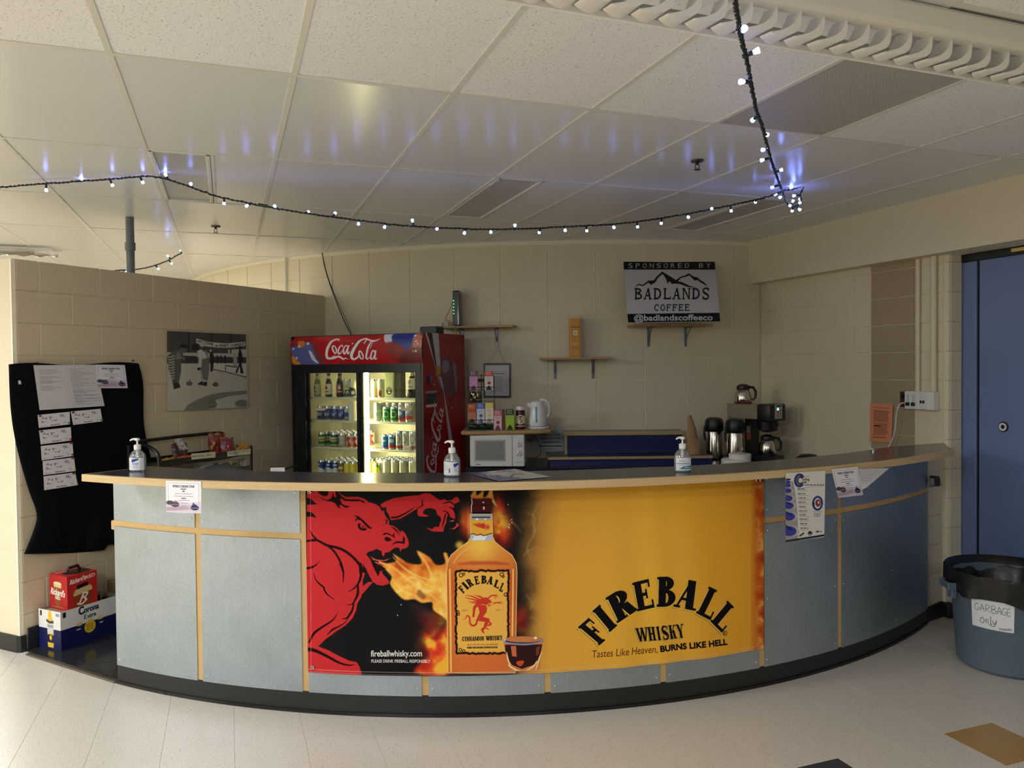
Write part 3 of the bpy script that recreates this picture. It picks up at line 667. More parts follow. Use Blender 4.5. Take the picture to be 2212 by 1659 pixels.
for i in range(9):
    a0 = TB[i]+(GW if i not in (0, 8) else .02); a1 = TB[i+1]-(GW if i not in (7, 8) else .03)
    for k, (z0, z1) in enumerate(((.104, .861), (.893, 1.139))):
        g = G().arc(O2, 4.117, 4.1225, a0, a1, z0, z1, 14); p = g.ob('metal_panel', M_galv, bar, smooth=True)
        for a in (a0+.3, a1-.3):
            for z in ((z0+.035, (z0+z1)/2-.02, z1-.035) if k == 0 else (z0+.04, z1-.045)):
                if 1 < i < 6 and z > .25: continue          # those under the banner
                c = P3(O2, a+random.uniform(-.05, .05), 4.122, z+random.uniform(-.006, .006)); o = link('screw', sc_me, M_screw, p, c); o.rotation_euler = Vector((math.sin(math.radians(a)), -math.cos(math.radians(a)), 0)).to_track_quat('Z', 'Y').to_euler()
# ---- bar top
M_lam = mat('dark_laminate', (52, 54, 62), .2, var=.08, vs=40, bump=.03, bs=300)
top = thing('countertop', 'long curved dark laminate bar top with a light oak front edge', 'counter', (CB[0], CB[1], 0))
C0 = np.array([CB[0], CB[1], 0])
fr = [P3(O2, a, 4.345, 0) for a in np.linspace(-25.75, 41.9, 100)]; bk_ = [P3(O2, a, 4.0+(0.02 if a > 15 else 0), 0) for a in np.linspace(41.2, -24.6, 80)]
e1 = Vector((2.685, 4.755, 0))-Vector(C0); e2 = Vector((2.80, 5.02, 0))-Vector(C0)
pts = [(p.x, p.y) for p in fr]+[(e1.x, e1.y), (e2.x, e2.y)]+[(p.x, p.y) for p in bk_]
G().prism(pts, 1.144, 1.177).ob('laminate_slab', M_lam, top)
g = G().arc(O2, 4.344, 4.362, -25.8, 42.0, 1.142, 1.1775, 100)
g.ob('oak_edge', M_oakh, top, smooth=True)
g = G().extr([P3(O2, 42, 4.362, 1.142), P3(O2, 42, 4.362, 1.1775), Vector((e1.x, e1.y, 1.1775)), Vector((e1.x, e1.y, 1.142))], (-.008, .003, 0)); g.ob('oak_end_edge', M_oakh, top)
g = G(); a = P3(O2, -25.78, 4.35, 0); b = P3(O2, -24.7, 4.0, 0)
g.extr([(a.x, a.y, 1.142), (b.x, b.y, 1.142), (b.x, b.y, 1.1775), (a.x, a.y, 1.1775)], (-.006, -.004, 0)); g.ob('oak_end_edge', M_oakh, top)
# ------------------------------------------------------------------ the whisky banner
def bM(P):
    P = np.asarray(P, float).reshape(-1, 2); o = []
    for u, v in P:
        q = oncyl(u, v, CB, 4.14); o.append(((angc(q, CB)+10.1)/32.8*BWp, (1.112-q[2])/.902*BHp))
    return np.array(o)
BWp, BHp = 1800, 690
BLK = (22, 22, 23); RED = (198, 46, 50); YEL = (246, 188, 66)
A = Art(BWp, BHp, BLK, bM)
# yellow half and its smoky edge
X, Y = np.meshgrid(np.arange(BWp), np.arange(BHp)); q = bM([(1165, 1080), (1138, 1250), (1130, 1440)])
xe = np.interp(Y, q[:, 1], q[:, 0]); n = noise2(BHp, BWp, 9, 3, 5); t = 1/(1+np.exp(-((X-xe)+(n-.5)*130)/16))
yel = ramp((X-xe)/(BWp-xe), [(0, (196, 140, 66)), (.10, (232, 172, 66)), (.5, YEL), (.93, (236, 170, 54)), (.965, (206, 106, 34)), (1, (176, 62, 26))])
A.a[:] = A.a*(1-t[..., None])+yel*t[..., None]
fl = noise2(BHp, BWp, 26, 9, 4); edge = np.clip((X-BWp*.972)/(BWp*.02), 0, 1)*(X < BWp)
A.a[:] += edge[..., None]*(ramp(np.abs(fl-.5)*3.2, [(0, (250, 206, 110)), (.3, (222, 120, 40)), (1, (150, 40, 22))])-A.a)*.8
def fire(dark, seed=5, cells=18, hot=1.):
    nz = noise2(BHp, BWp, cells, seed, 4); nz2 = noise2(BHp, BWp, cells*1.7, seed+1, 3); r = 1-np.abs(nz-.5)*5
    v = np.clip(.45*r+.75*nz2+.08, 0, 1)*hot
    C = ramp(v, dark)
    return lambda x, y: C[np.clip(y.astype(int), 0, BHp-1), np.clip(x.astype(int), 0, BWp-1)]
FY = [(0, (190, 80, 30)), (.35, (228, 128, 46)), (.6, (240, 160, 66)), (.85, (250, 196, 84)), (1, (255, 226, 130))]
FR = [(0, (60, 14, 16)), (.3, (150, 28, 26)), (.6, (214, 52, 34)), (.85, (240, 104, 44)), (1, (255, 190, 60))]
# red glow round and below the bottle
A.z(640, 1030, 3.687)
for x, y, rx, ry, a in ((1360, 360, 60, 120, .85), (1640, 420, 80, 150, .9), (1620, 240, 40, 120, .7), (1120, 1330, 130, 160, .8), (1090, 1130, 120, 60, .45), (1180, 1480, 90, 110, .95), (1790, 1140, 60, 110, .6)):
    A.glow(x, y, rx, ry, fire(FR, 11, 20), a, 1.4)
A.glow(1300, 545, 34, 32, (214, 176, 70), .95, 1.6)
A.glow(1580, 340, 22, 120, (236, 130, 50), .7); A.glow(1375, 390, 14, 110, (240, 170, 90), .7)
A.poly([(1020, 1240), (1110, 1310), (1180, 1220), (1205, 1180), (1215, 1560), (940, 1560), (1000, 1470), (1060, 1430), (1040, 1360)], fire(FR, 21, 16, 1.15), 3, a=.9, soft=7)
A.poly([(1100, 1560), (1120, 1490), (1170, 1450), (1205, 1360), (1215, 1560)], (252, 196, 62), 3, a=.85, soft=6)
A.poly([(1120, 1180), (1050, 1060), (960, 1010), (900, 1010), (960, 1090), (900, 1060)], (70, 40, 44), 4, a=.5, soft=8)
# breath of fire
A.poly([(650, 668), (720, 690), (800, 668), (770, 615), (830, 650), (900, 690), (1000, 690), (960, 590), (1060, 640), (1110, 700), (1185, 690), (1172, 610), (1215, 650), (1260, 1000), (1240, 1170), (1160, 1110), (1090, 1060), (1080, 1000), (1000, 1005), (940, 975), (860, 980), (790, 920), (745, 850), (760, 800), (715, 745)], fire(FY, 5, 20), 3, soft=3.5)
for P in ([(660, 680), (780, 730), (900, 830), (1010, 900), (1150, 1000)], [(770, 640), (850, 720), (960, 790), (1100, 830)], [(990, 620), (1050, 720), (1100, 850)], [(760, 810), (850, 910), (960, 950)], [(1150, 760), (1180, 900), (1200, 1050)], [(860, 840), (930, 800), (1040, 860)]):
    A.line(P, [2, 9, 3], (255, 214, 110), a=.75, soft=3)
A.poly([(980, 900), (1030, 950), (1010, 975), (960, 940)], (120, 70, 40), 3, a=.7, soft=4)
# smoke to the right of the bottle
for P in ([(1930, 200), (1880, 330), (1900, 440), (1840, 560), (1870, 660)], [(1850, 290), (1900, 330), (1890, 480)], [(1960, 260), (1930, 400), (1900, 430)], [(1810, 630), (1850, 590), (1920, 560)], [(1790, 440), (1740, 380), (1700, 350)], [(1860, 1120), (1930, 1150), (1950, 1250), (1900, 1300)], [(1830, 940), (1880, 1010), (1860, 1060)]):
    A.line(P, [1, 7, 2], (206, 178, 96), a=.4, soft=5)
for x, y in ((1688, 222), (1716, 342), (1718, 365), (1700, 382), (1693, 400), (1697, 408), (834, 1020), (806, 1104)): A.ell(x, y, 4, 5, (240, 232, 220))
# the red emblem beast
def redshape(): pass
A.z(660, 1050, 9.2167)
A.poly([(20, 60), (640, 90), (700, 170), (800, 220), (900, 215), (1050, 215), (1170, 255), (1250, 320), (1380, 355), (1470, 410), (1520, 500), (1560, 480), (1570, 560), (1620, 640), (1660, 700), (1660, 770), (1760, 800), (1830, 850), (1890, 925), (1910, 880), (1980, 940), (2030, 1040), (2055, 1130), (2050, 1190), (2010, 1235), (1930, 1255), (1915, 1245), (1890, 1320), (1865, 1230), (1790, 1225), (1730, 1260), (1680, 1305), (1600, 1330), (1575, 1330), (1560, 1415), (1520, 1370), (1510, 1300), (1410, 1250), (1340, 1290), (1240, 1315), (1200, 1360), (1290, 1470), (1350, 1600), (1395, 1720), (1440, 1800), (1000, 2300), (20, 2300)], RED)
A.z(660, 1220, 6.91)
A.poly([(-40, -60), (1015, -30), (1060, 120), (1085, 170), (1100, 110), (1120, 50), (1150, 140), (1200, 190), (1243, 250), (1240, 285), (1150, 315), (1060, 300), (1000, 255), (930, 130), (880, 85), (880, 150), (850, 290), (835, 330), (830, 480), (770, 580), (755, 680), (700, 800), (590, 910), (450, 1000), (300, 1110), (190, 1220), (330, 1270), (500, 1360), (650, 1430), (760, 1450), (800, 1510), (845, 1640), (-40, 1660)], RED)
A.poly([(845, -20), (900, 60), (935, 140), (1000, 258), (930, 260), (855, 320), (850, 240), (884, 140)], BLK)
K = (30, 8, 10)
for P, r in (([(120, 130), (150, 220), (210, 290), (270, 340), (280, 380), (330, 450), (430, 522)], [3, 9, 13, 12, 3]), ([(515, -10), (560, 110), (556, 270)], [18, 14, 3]), ([(820, -10), (825, 150), (790, 270), (720, 355), (632, 408)], [16, 18, 15, 9, 3]), ([(778, 310), (775, 440), (725, 550), (690, 590), (620, 600)], [14, 18, 13, 7, 3]), ([(715, 585), (690, 690), (630, 780), (590, 805), (543, 806)], [12, 15, 11, 3]), ([(690, 700), (600, 850), (500, 920), (400, 970), (318, 1055)], [3, 5, 9, 14, 2]), ([(482, 722), (400, 830), (250, 930), (130, 1020), (50, 1160)], [2, 10, 15, 18, 10]), ([(25, 1262), (150, 1285), (330, 1370), (500, 1460), (640, 1498), (735, 1490)], [30, 24, 20, 15, 10, 3]), ([(10, 55), (90, 45), (172, -5)], [16, 12, 2])):
    A.line(P, r, K)
A.z(660, 1050, 9.2167)
for P in ([(230, 100), (440, 100), (445, 170), (400, 205), (330, 195), (260, 150)], [(530, 90), (535, 180), (500, 250), (420, 285), (340, 255), (265, 205), (335, 270), (420, 305), (520, 312), (590, 355), (640, 430), (700, 450), (660, 395), (700, 372), (760, 425), (820, 437), (878, 400), (790, 395), (720, 355), (680, 270), (690, 245), (780, 297), (950, 308), (1080, 303), (1180, 342), (1222, 377), (1150, 300), (1050, 265), (900, 272), (790, 262), (700, 195), (625, 90), (590, 90), (600, 230), (560, 220)],
          [(20, 235), (110, 265), (180, 340), (240, 365), (20, 375)], [(20, 510), (120, 530), (180, 590), (205, 640), (130, 612), (20, 610)],
          [(945, 605), (1000, 588), (1060, 612), (1150, 685), (1230, 765), (1280, 815), (1332, 830), (1290, 855), (1240, 838), (1170, 765), (1090, 683), (1030, 668), (985, 708), (985, 670), (1025, 635), (985, 605)],
          [(1055, 742), (1098, 750), (1078, 790), (1100, 835), (1150, 845), (1180, 822), (1218, 867), (1190, 888), (1130, 892), (1070, 868), (1036, 815), (1036, 770)],
          [(1120, 812), (1150, 778), (1158, 800), (1130, 835)], [(1590, 640), (1632, 700), (1617, 750), (1575, 775), (1605, 725)], [(1685, 812), (1760, 828), (1830, 890), (1888, 995), (1815, 912), (1750, 852)],
          [(1565, 1040), (1610, 1012), (1660, 1028), (1722, 1075), (1640, 1108), (1590, 1092)], [(1525, 978), (1570, 935), (1640, 937), (1730, 985), (1742, 960), (1772, 925), (1762, 985), (1787, 1037), (1700, 988), (1620, 958)],
          [(1708, 1188), (1760, 1128), (1830, 1097), (1930, 1107), (1945, 988), (1977, 1050), (1972, 1152), (1860, 1133), (1780, 1143)], [(1290, 1480), (1340, 1600), (1380, 1680), (1440, 1800), (1480, 1700), (1600, 1640), (1450, 1600), (1370, 1540)]):
    A.poly(P, K)
for P, r in (([(85, 890), (130, 975), (210, 1065), (310, 1125), (430, 1185), (600, 1225), (750, 1280), (880, 1370), (980, 1460), (1070, 1570), (1160, 1700)], [8, 20, 24, 26, 24, 30]), ([(20, 1100), (100, 1085), (200, 1080)], [18, 24]), ([(450, 1200), (550, 1290), (640, 1420), (700, 1540), (735, 1680)], [20, 22]), ([(1060, 1560), (1085, 1620), (1090, 1720)], [12, 28, 28]), ([(20, 1640), (130, 1608), (215, 1560), (278, 1498)], [20, 14, 9, 2])):
    A.line(P, r, K)
for P in ([(1290, 1405), (1400, 1462), (1550, 1478), (1690, 1438), (1600, 1490), (1450, 1502), (1340, 1472)], [(1362, 1515), (1450, 1565), (1580, 1590), (1500, 1540), (1400, 1510)]): A.poly(P, (206, 84, 74))
A.z(820, 1050, 11.06)
A.poly([(10, 450), (130, 370), (350, 285), (700, 240), (930, 220), (1080, 170), (1200, 180), (1320, 260), (1440, 345), (1540, 310), (1610, 355), (1720, 340), (1820, 258), (1870, 265), (1920, 370), (1790, 430), (1760, 560), (1800, 700), (1800, 800), (1680, 740), (1640, 690), (1600, 760), (1590, 880), (1550, 960), (1520, 1090), (1440, 1095), (1260, 1085), (1160, 1030), (1115, 990), (1260, 1035), (1310, 980), (1420, 975), (1430, 900), (1470, 830), (1450, 740), (1370, 680), (1340, 570), (1220, 530), (1100, 545), (1040, 600), (1040, 665), (1185, 710), (1090, 740), (920, 720), (900, 640), (905, 540), (700, 660), (500, 780), (270, 820), (220, 700), (160, 600), (160, 510), (70, 520)], RED)
for P, r in (([(1045, 320), (1010, 420), (1030, 460), (900, 540)], [4, 14, 14, 6]), ([(290, 755), (450, 735), (700, 600), (850, 495)], [22, 20, 14, 3]), ([(1490, 425), (1600, 400), (1690, 385), (1780, 440), (1920, 400)], [3, 14, 14, 12, 8]), ([(1650, 510), (1740, 535), (1800, 600)], [4, 16, 22]), ([(1490, 590), (1620, 640), (1660, 745)], [4, 16, 20]), ([(1575, 680), (1530, 850), (1488, 1005)], [14, 16, 3])): A.line(P, r, K)
for P in ([(1655, 848), (1750, 812), (1792, 842), (1740, 856)], [(1660, 1022), (1760, 1010), (1830, 950), (1830, 880), (1900, 940), (1790, 1032)]): A.poly(P, (214, 74, 74))
# the bottle
A.z(640, 1030, 3.687)
bot = [(1388, 300), (1392, 480), (1370, 520), (1300, 570), (1235, 625), (1205, 690), (1199, 760), (1212, 1560), (1742, 1560), (1756, 760), (1750, 690), (1715, 625), (1640, 570), (1580, 520), (1562, 480), (1556, 300)]
def amb(x, y):
    q = bM([(964, 1170), (1116, 1440)]); f = (x-q[0, 0])/(q[1, 0]-q[0, 0]); g = (y-q[0, 1])/(q[1, 1]-q[0, 1])
    c = ramp(g, [(-.2, (226, 160, 70)), (0, (226, 160, 70)), (.18, (226, 132, 62)), (.3, (214, 104, 52)), (.7, (222, 122, 62)), (1, (218, 116, 56))])
    hot = np.exp(-((f-.5)/.22)**2-((g-.02)/.14)**2)[..., None]; c = c+(np.array((250, 206, 84))-c)*hot
    e = np.clip(np.abs(f-.5)*2, 0, 1)[..., None]; return c*(1-.12*e**6)
A.poly(bot, (250, 214, 140), grow=2.5); A.poly(bot, amb)
A.line([(1222, 740), (1228, 1100), (1232, 1550)], 7, (250, 196, 96)); A.line([(1728, 740), (1724, 1100), (1716, 1500)], 6, (252, 206, 120)); A.line([(1252, 690), (1300, 620), (1390, 560)], 3, (250, 214, 140), a=.7)
A.poly([(1290, 690), (1400, 675), (1600, 675), (1690, 690), (1690, 702), (1290, 702)], (186, 70, 44), a=.7, soft=4)
A.poly([(1392, 456), (1420, 465), (1500, 470), (1555, 460), (1568, 505), (1480, 514), (1385, 508)], (186, 196, 220)); A.poly([(1420, 470), (1520, 470), (1500, 508), (1400, 506)], (236, 240, 246)); A.poly([(1392, 300), (1556, 300), (1556, 350), (1392, 350)], (168, 176, 186)); A.rect(1400, 318, 1545, 330, (70, 74, 82)); A.rect(1430, 332, 1450, 350, (244, 246, 250)); A.rect(1500, 332, 1512, 350, (244, 246, 250))
A.poly([(1390, 346), (1556, 346), (1560, 455), (1530, 462), (1490, 468), (1470, 460), (1440, 466), (1412, 458), (1392, 458)], (240, 178, 66)); A.line([(1392, 458), (1412, 455), (1440, 466), (1470, 458), (1490, 470), (1530, 460), (1560, 452)], 3, (60, 34, 20))
A.poly([(1398, 170), (1548, 170), (1552, 190), (1546, 215), (1552, 240), (1550, 285), (1400, 290), (1396, 240), (1402, 215), (1396, 190)], (74, 22, 24)); A.rect(1400, 222, 1548, 230, (40, 12, 14)); A.rect(1488, 238, 1500, 262, (236, 220, 216)); A.ell(1490, 205, 8, 5, (236, 220, 216)); A.rect(1402, 280, 1548, 296, (24, 14, 16))
A.line([(1396, 175), (1400, 215), (1393, 240), (1396, 285)], 3, (240, 236, 230))
A.poly([(1398, 172), (1400, 130), (1430, 110), (1440, 150), (1490, 110), (1490, 165), (1520, 150), (1540, 110), (1560, 105), (1575, 180), (1600, 240), (1560, 200), (1545, 172)], fire(FY, 31, 30, .8), 3, a=.9, soft=3)
A.line([(1408, 378), (1450, 385), (1500, 392)], [2, 7, 9], (204, 60, 40)); A.line([(1425, 392), (1470, 402), (1505, 408)], [2, 6, 8], (204, 60, 40)); A.line([(1440, 370), (1500, 378)], [2, 5], (204, 60, 40)); A.ell(1522, 402, 20, 20, (204, 60, 40)); A.ring(1522, 402, 14, 4, (246, 190, 110))
# its label
rr = np.random.RandomState(4); ed = []
for (x0, y0), (x1, y1), n_ in (((1270, 750), (1690, 748), 26), ((1690, 748), (1690, 1408), 40), ((1690, 1408), (1272, 1408), 26), ((1272, 1408), (1270, 750), 40)):
    for k in range(n_): ed.append((x0+(x1-x0)*k/n_+rr.uniform(-6, 6), y0+(y1-y0)*k/n_+rr.uniform(-6, 6)))
A.poly(ed, (34, 18, 14), grow=3); A.poly([(x+(1480-x)*.045, y+(1080-y)*.03) for x, y in ed], (240, 184, 82), soft=1.5)
for x, y, s_ in ((1312, 785, 1), (1332, 776, .6), (1638, 780, 1), (1648, 796, .6), (1286, 1078, .8), (1292, 1096, .6), (1306, 1378, .8), (1334, 1388, .7), (1668, 940, .9)): A.ring(x, y, 14*s_, 6, (34, 18, 14))
A.z(950, 1220, 6.9125)
for c, bl, br, tl in zip('FIREBALL', ((350, 432), (402, 378), (448, 340), (535, 300), (620, 282), (700, 290), (802, 322), (884, 388)), ((388, 392), (444, 345), (508, 305), (594, 288), (700, 280), (784, 300), (872, 362), (932, 412)), ((272, 350), (318, 286), (385, 238), (512, 182), (622, 168), (724, 176), (836, 220), (930, 272))):
    A.serif(c, bl, br, tl, BLK, k=.62 if c == 'I' else .34, n=.12, grow=.4)
A.serifs('CINNAMON WHISKY', (332, 1140), (932, 1126), (334, 1078), BLK, k=.3, n=.14, gap=.14, grow=.3)
A.text('RED', (330, 692), (418, 692), (330, 676), (120, 84, 40)); A.text('HOT', (832, 690), (915, 690), (832, 674), (120, 84, 40))
A.text('ALC 33% BY VOL (66 PROOF)', (408, 1206), (868, 1202), (408, 1188), (90, 56, 30)); A.text('WHISKY WITH NATURAL CINNAMON FLAVOR', (408, 1250), (862, 1246), (408, 1228), BLK, bold=.4)
DR = (206, 60, 44)
A.poly([(560, 590), (600, 520), (680, 490), (720, 505), (770, 545), (770, 575), (735, 575), (700, 605), (640, 590), (600, 600)], DR, 3)
for P, r in (([(600, 530), (520, 490), (440, 465), (375, 460)], [14, 10, 6, 1]), ([(590, 550), (500, 520), (430, 505), (370, 490)], [14, 9, 6, 1]), ([(590, 570), (520, 555), (460, 560), (435, 545)], [12, 8, 5, 1]), ([(640, 505), (560, 470), (500, 455)], [10, 6, 1]), ([(640, 500), (600, 470), (560, 458)], [8, 5, 1]), ([(580, 585), (520, 575), (470, 580)], [10, 6, 1]),
             ([(720, 505), (770, 465), (810, 460)], [10, 10, 8]), ([(810, 460), (845, 465), (868, 490)], [7, 5, 2]), ([(810, 462), (830, 480), (830, 515)], [7, 5, 2]), ([(810, 460), (850, 456), (868, 468)], [7, 4, 2]), ([(740, 590), (730, 620), (775, 605)], [8, 8, 2]), ([(790, 570), (840, 570), (900, 570)], [2, 7, 12]), ([(780, 590), (830, 582)], [3, 5]),
             ([(560, 600), (520, 640), (510, 700), (505, 750)], [22, 22, 17, 14]), ([(505, 745), (500, 770), (515, 770)], [16, 14, 8]), ([(560, 820), (540, 890), (490, 910), (450, 870), (445, 790), (410, 760), (385, 800), (335, 820)], [14, 14, 14, 12, 11, 8, 5, 1]), ([(590, 810), (660, 820), (720, 830)], [34, 34, 26]), ([(715, 835), (690, 890), (665, 950)], [28, 26, 14]), ([(665, 950), (635, 975), (660, 1025)], [16, 20, 5]), ([(700, 950), (735, 975)], [10, 3]), ([(740, 860), (760, 890), (715, 915)], [8, 16, 8])): A.line(P, r, DR)
A.poly([(570, 610), (640, 600), (700, 625), (700, 700), (660, 760), (640, 790), (560, 800), (590, 720), (580, 660)], DR, 3); A.ring(922, 570, 20, 5, DR)
# the shot glass
gl = [(948, 1110), (975, 1300), (1010, 1420), (1040, 1590), (1490, 1590), (1510, 1420), (1545, 1100)]
A.poly(gl, (214, 130, 70), a=.85); A.poly([(970, 1200), (985, 1310), (1030, 1430), (1080, 1500), (1230, 1560), (1400, 1500), (1490, 1410), (1530, 1190)], (52, 26, 28))
A.poly([(1060, 1220), (1140, 1215), (1150, 1380), (1080, 1370)], (206, 110, 70)); A.poly([(1440, 1240), (1500, 1210), (1480, 1340), (1440, 1370)], (150, 70, 48), a=.8); A.poly([(1150, 1450), (1260, 1440), (1220, 1520), (1160, 1500)], (206, 84, 50), 3)
A.ell(1250, 1130, 300, 62, (54, 46, 66)); A.ell(1250, 1118, 280, 46, (206, 128, 74)); A.line([(950, 1120), (1000, 1170), (1250, 1195), (1480, 1165), (1545, 1110)], 12, (150, 150, 190)); A.ell(1430, 1095, 26, 18, (244, 244, 236)); A.ell(970, 1120, 22, 26, (190, 196, 214))
for P in ([(1000, 1310), (1020, 1420), (1060, 1540)], [(1520, 1310), (1480, 1420), (1440, 1560)], [(1020, 1500), (1110, 1560), (1190, 1590)], [(1300, 1580), (1400, 1520), (1450, 1440)]): A.line(P, [5, 12, 6], (250, 226, 170))
# lettering
A.z(640, 1030, 3.687)
A.text('fireballwhisky.com', (594, 1432), (1000, 1430), (594, 1385), (240, 238, 236), bold=.5); A.text('PLEASE DRINK FIREBALL RESPONSIBLY', (598, 1480), (1066, 1482), (598, 1456), (236, 234, 232), bold=.3)
A.z(1140, 1030, 3.687)
INK = (18, 16, 17); GY = (246, 206, 96)
Q = list(zip('FIREBALL', ((570, 1345), (648, 1242), (715, 1165), (875, 1075), (1030, 1035), (1172, 1035), (1335, 1080), (1450, 1145)), ((655, 1270), (717, 1180), (868, 1068), (1010, 1040), (1180, 1030), (1327, 1065), (1452, 1140), (1545, 1240)), ((402, 1203), (512, 1078), (622, 968), (835, 850), (1035, 800), (1230, 812), (1440, 872), (1590, 985))))
for dx, dy, c_, g_ in ((-9, 9, INK, 1.2), (-5, 5, GY, 2.6), (0, 0, INK, .8)):
    for ch_, bl, br, tl in Q: A.serif(ch_, (bl[0]+dx, bl[1]+dy), (br[0]+dx, br[1]+dy), (tl[0]+dx, tl[1]+dy), c_, k=.66 if ch_ == 'I' else .37, n=.1, grow=g_)
for c_, d, g_ in ((INK, -6, .4), (GY, -3, 1.2), (INK, 0, .2)):
    A.serifs('WHISKY', (880+d, 1318-d), (1255+d, 1282-d), (862+d, 1210-d), c_, k=.32, n=.1, gap=.12, grow=g_)
A.ring(1572, 1246, 17, 4, INK); A.text('R', (1563, 1258), (1582, 1254), (1561, 1237), INK)
A.text('Tastes Like Heaven,', (512, 1445), (1035, 1402), (506, 1388), (96, 44, 26), shear=.25)
A.text('BURNS LIKE HELL', (1060, 1394), (1590, 1336), (1056, 1350), INK, bold=1.5)
# hems
A.z(0, 0, 1)
A.line([(669.5, 1062), (671, 1250), (671.5, 1448)], .35, (226, 150, 150)); A.line([(1646, 1044), (1650, 1230), (1650, 1400)], .3, (90, 40, 20), a=.8)
pb = [oncyl(u, 1447.5, CB, 4.14) for u in (672, 1100)]
A.a[-14:-11] = A.a[-14:-11]*.5+np.array((226, 190, 180))*.5; A.a[-5:-3] = A.a[-5:-3]*.5+np.array((214, 170, 160))*.5
ban = thing('banner', 'wide fabric whisky banner, half black with red beast and bottle, half yellow', 'banner', (CB[0], CB[1], 0))
def bpt(a, b):
    d = -10.1+32.8*a; z = 1.112-.902*(1-b); sag = .012*math.sin(math.pi*a)*(1-b) if a < .5 else .012*(1-b)*math.sin(math.pi*a)
    r = 4.136+.0030*math.sin(a*52+b*2+1.5*math.sin(a*17))*(1-b*.5)*(a > .45)+.0015*math.sin(a*23+4*b)+.004*(1-b)*(.5+.5*math.sin(a*9))
    return P3(O2, d, r, z)
G().grid(bpt, 150, 16).ob('banner_cloth', artmat('banner_print', A, .65, spec=.08), ban, smooth=True)
for a in (.0045, .982, .992):
    for b in ((.985, .03) if a < .5 else (.985,)):
        d = -10.1+32.8*a+.18*(a < .5); g = G().lathe([(.004, .004), (.0075, .005), (.0105, .0015), (.0105, 0)], 18); o = g.ob('grommet', M_chrome, ban, P3(O2, d, 4.141, 1.112-.902*(1-b)), smooth=True)
        o.rotation_euler = Vector((math.sin(math.radians(d)), -math.cos(math.radians(d)), 0)).to_track_quat('Z', 'Y').to_euler()
# ------------------------------------------------------------------ drinks fridge
FW, FD, FH = 1.297, .657, 1.972
F0 = np.array([-1.852, 6.51, 0]); FA = math.radians(-25.6); fx = np.array([math.cos(FA), math.sin(FA), 0]); fy = np.array([-math.sin(FA), math.cos(FA), 0])
def fpx(u, v, t=0.):
    q = onp(u, v, F0+fy*t, fy)-F0; return float(q @ fx), float(q[2])
def fimg(x, y, z): return proj(F0+fx*x+fy*y+np.array([0, 0, z]))
zF = lambda x, y: (630+x/4.88, 700+y/4.88)
fridge = thing('drinks_fridge', 'red soft drink display fridge with two lit sliding glass doors', 'fridge', F0, FA)
def colalogo(A, col, sw=1.):
    S = lambda P, r, **k: A.line(P, [x*sw for x in (r if isinstance(r, list) else [r])] if isinstance(r, list) else r*sw, col, **k)
    S([(498, 188), (500, 168), (474, 163), (430, 190), (395, 250), (378, 315), (392, 345), (425, 345), (462, 325)], [3, 8, 10, 13, 15, 14, 12, 9, 4])
    S([(385, 340), (430, 348), (500, 330), (545, 346), (552, 360), (575, 343), (612, 356)], [9, 10, 7, 9, 5, 6, 1])
    for cx, cy in ((462, 272), (742, 320)):
        t = np.radians(np.arange(0, 361, 30)); S([(cx+19*math.cos(a)-12*math.sin(a)*-.9, cy+33*math.sin(a)) for a in t], [8, 5, 7, 9, 8, 5, 8])
    S([(548, 250), (540, 232), (520, 245), (503, 285), (508, 308), (530, 300), (552, 275)], [6, 5, 7, 9, 8, 5, 3])
    S([(600, 246), (580, 235), (562, 265), (558, 298), (572, 306), (590, 280), (612, 238)], [6, 5, 7, 9, 7, 5, 4]); S([(612, 238), (598, 292), (606, 306), (625, 290)], [7, 9, 7, 3])
    A.ell(650, 216, 10, 6, col)
    S([(770, 215), (800, 165), (772, 158), (720, 190), (672, 262), (640, 320), (660, 355), (705, 335), (725, 300)], [4, 7, 10, 12, 15, 16, 13, 8, 3])
    S([(718, 210), (735, 175), (770, 160), (815, 172), (860, 188), (905, 180), (945, 152)], [3, 7, 9, 9, 10, 7, 1])
    S([(845, 192), (815, 260), (795, 330), (805, 352), (826, 335)], [6, 10, 10, 8, 3]); S([(846, 190), (860, 200), (838, 262)], [5, 4, 3])
    S([(885, 292), (868, 280), (848, 310), (842, 345), (858, 354), (878, 325), (896, 285)], [6, 5, 8, 10, 8, 5, 4]); S([(896, 285), (884, 340), (893, 354), (912, 338)], [8, 10, 8, 2])
q = [fimg(0, 0, FH), fimg(FW, 0, FH), fimg(FW, 0, 1.735), fimg(0, 0, 1.735)]
A = quadart(900, 190, q, (176, 22, 32)).z(630, 700, 4.88)
hn = noise2(190, 900, 8, 4, 4)
A.a[:] = A.a*(.86+.28*hn[..., None])
A.poly([(0, 250), (90, 180), (210, 195), (300, 290), (350, 420), (0, 430)], (120, 66, 70), 3, a=.8, soft=6); A.poly([(0, 280), (60, 240), (200, 205), (250, 300), (290, 420), (110, 420)], (98, 104, 168), 3, soft=4)
A.poly([(70, 190), (130, 185), (150, 230), (90, 260)], (222, 130, 50), 3, soft=3); A.poly([(20, 320), (70, 380), (100, 420), (20, 420)], (226, 150, 60), 3, soft=3); A.poly([(190, 290), (225, 300), (290, 410), (240, 380)], (222, 226, 238), 3, soft=2)
for x, y, r in ((90, 245, 14), (62, 345, 12), (235, 340, 12), (180, 215, 16), (30, 270, 12)): A.ell(x, y, r, r, (206, 214, 236))
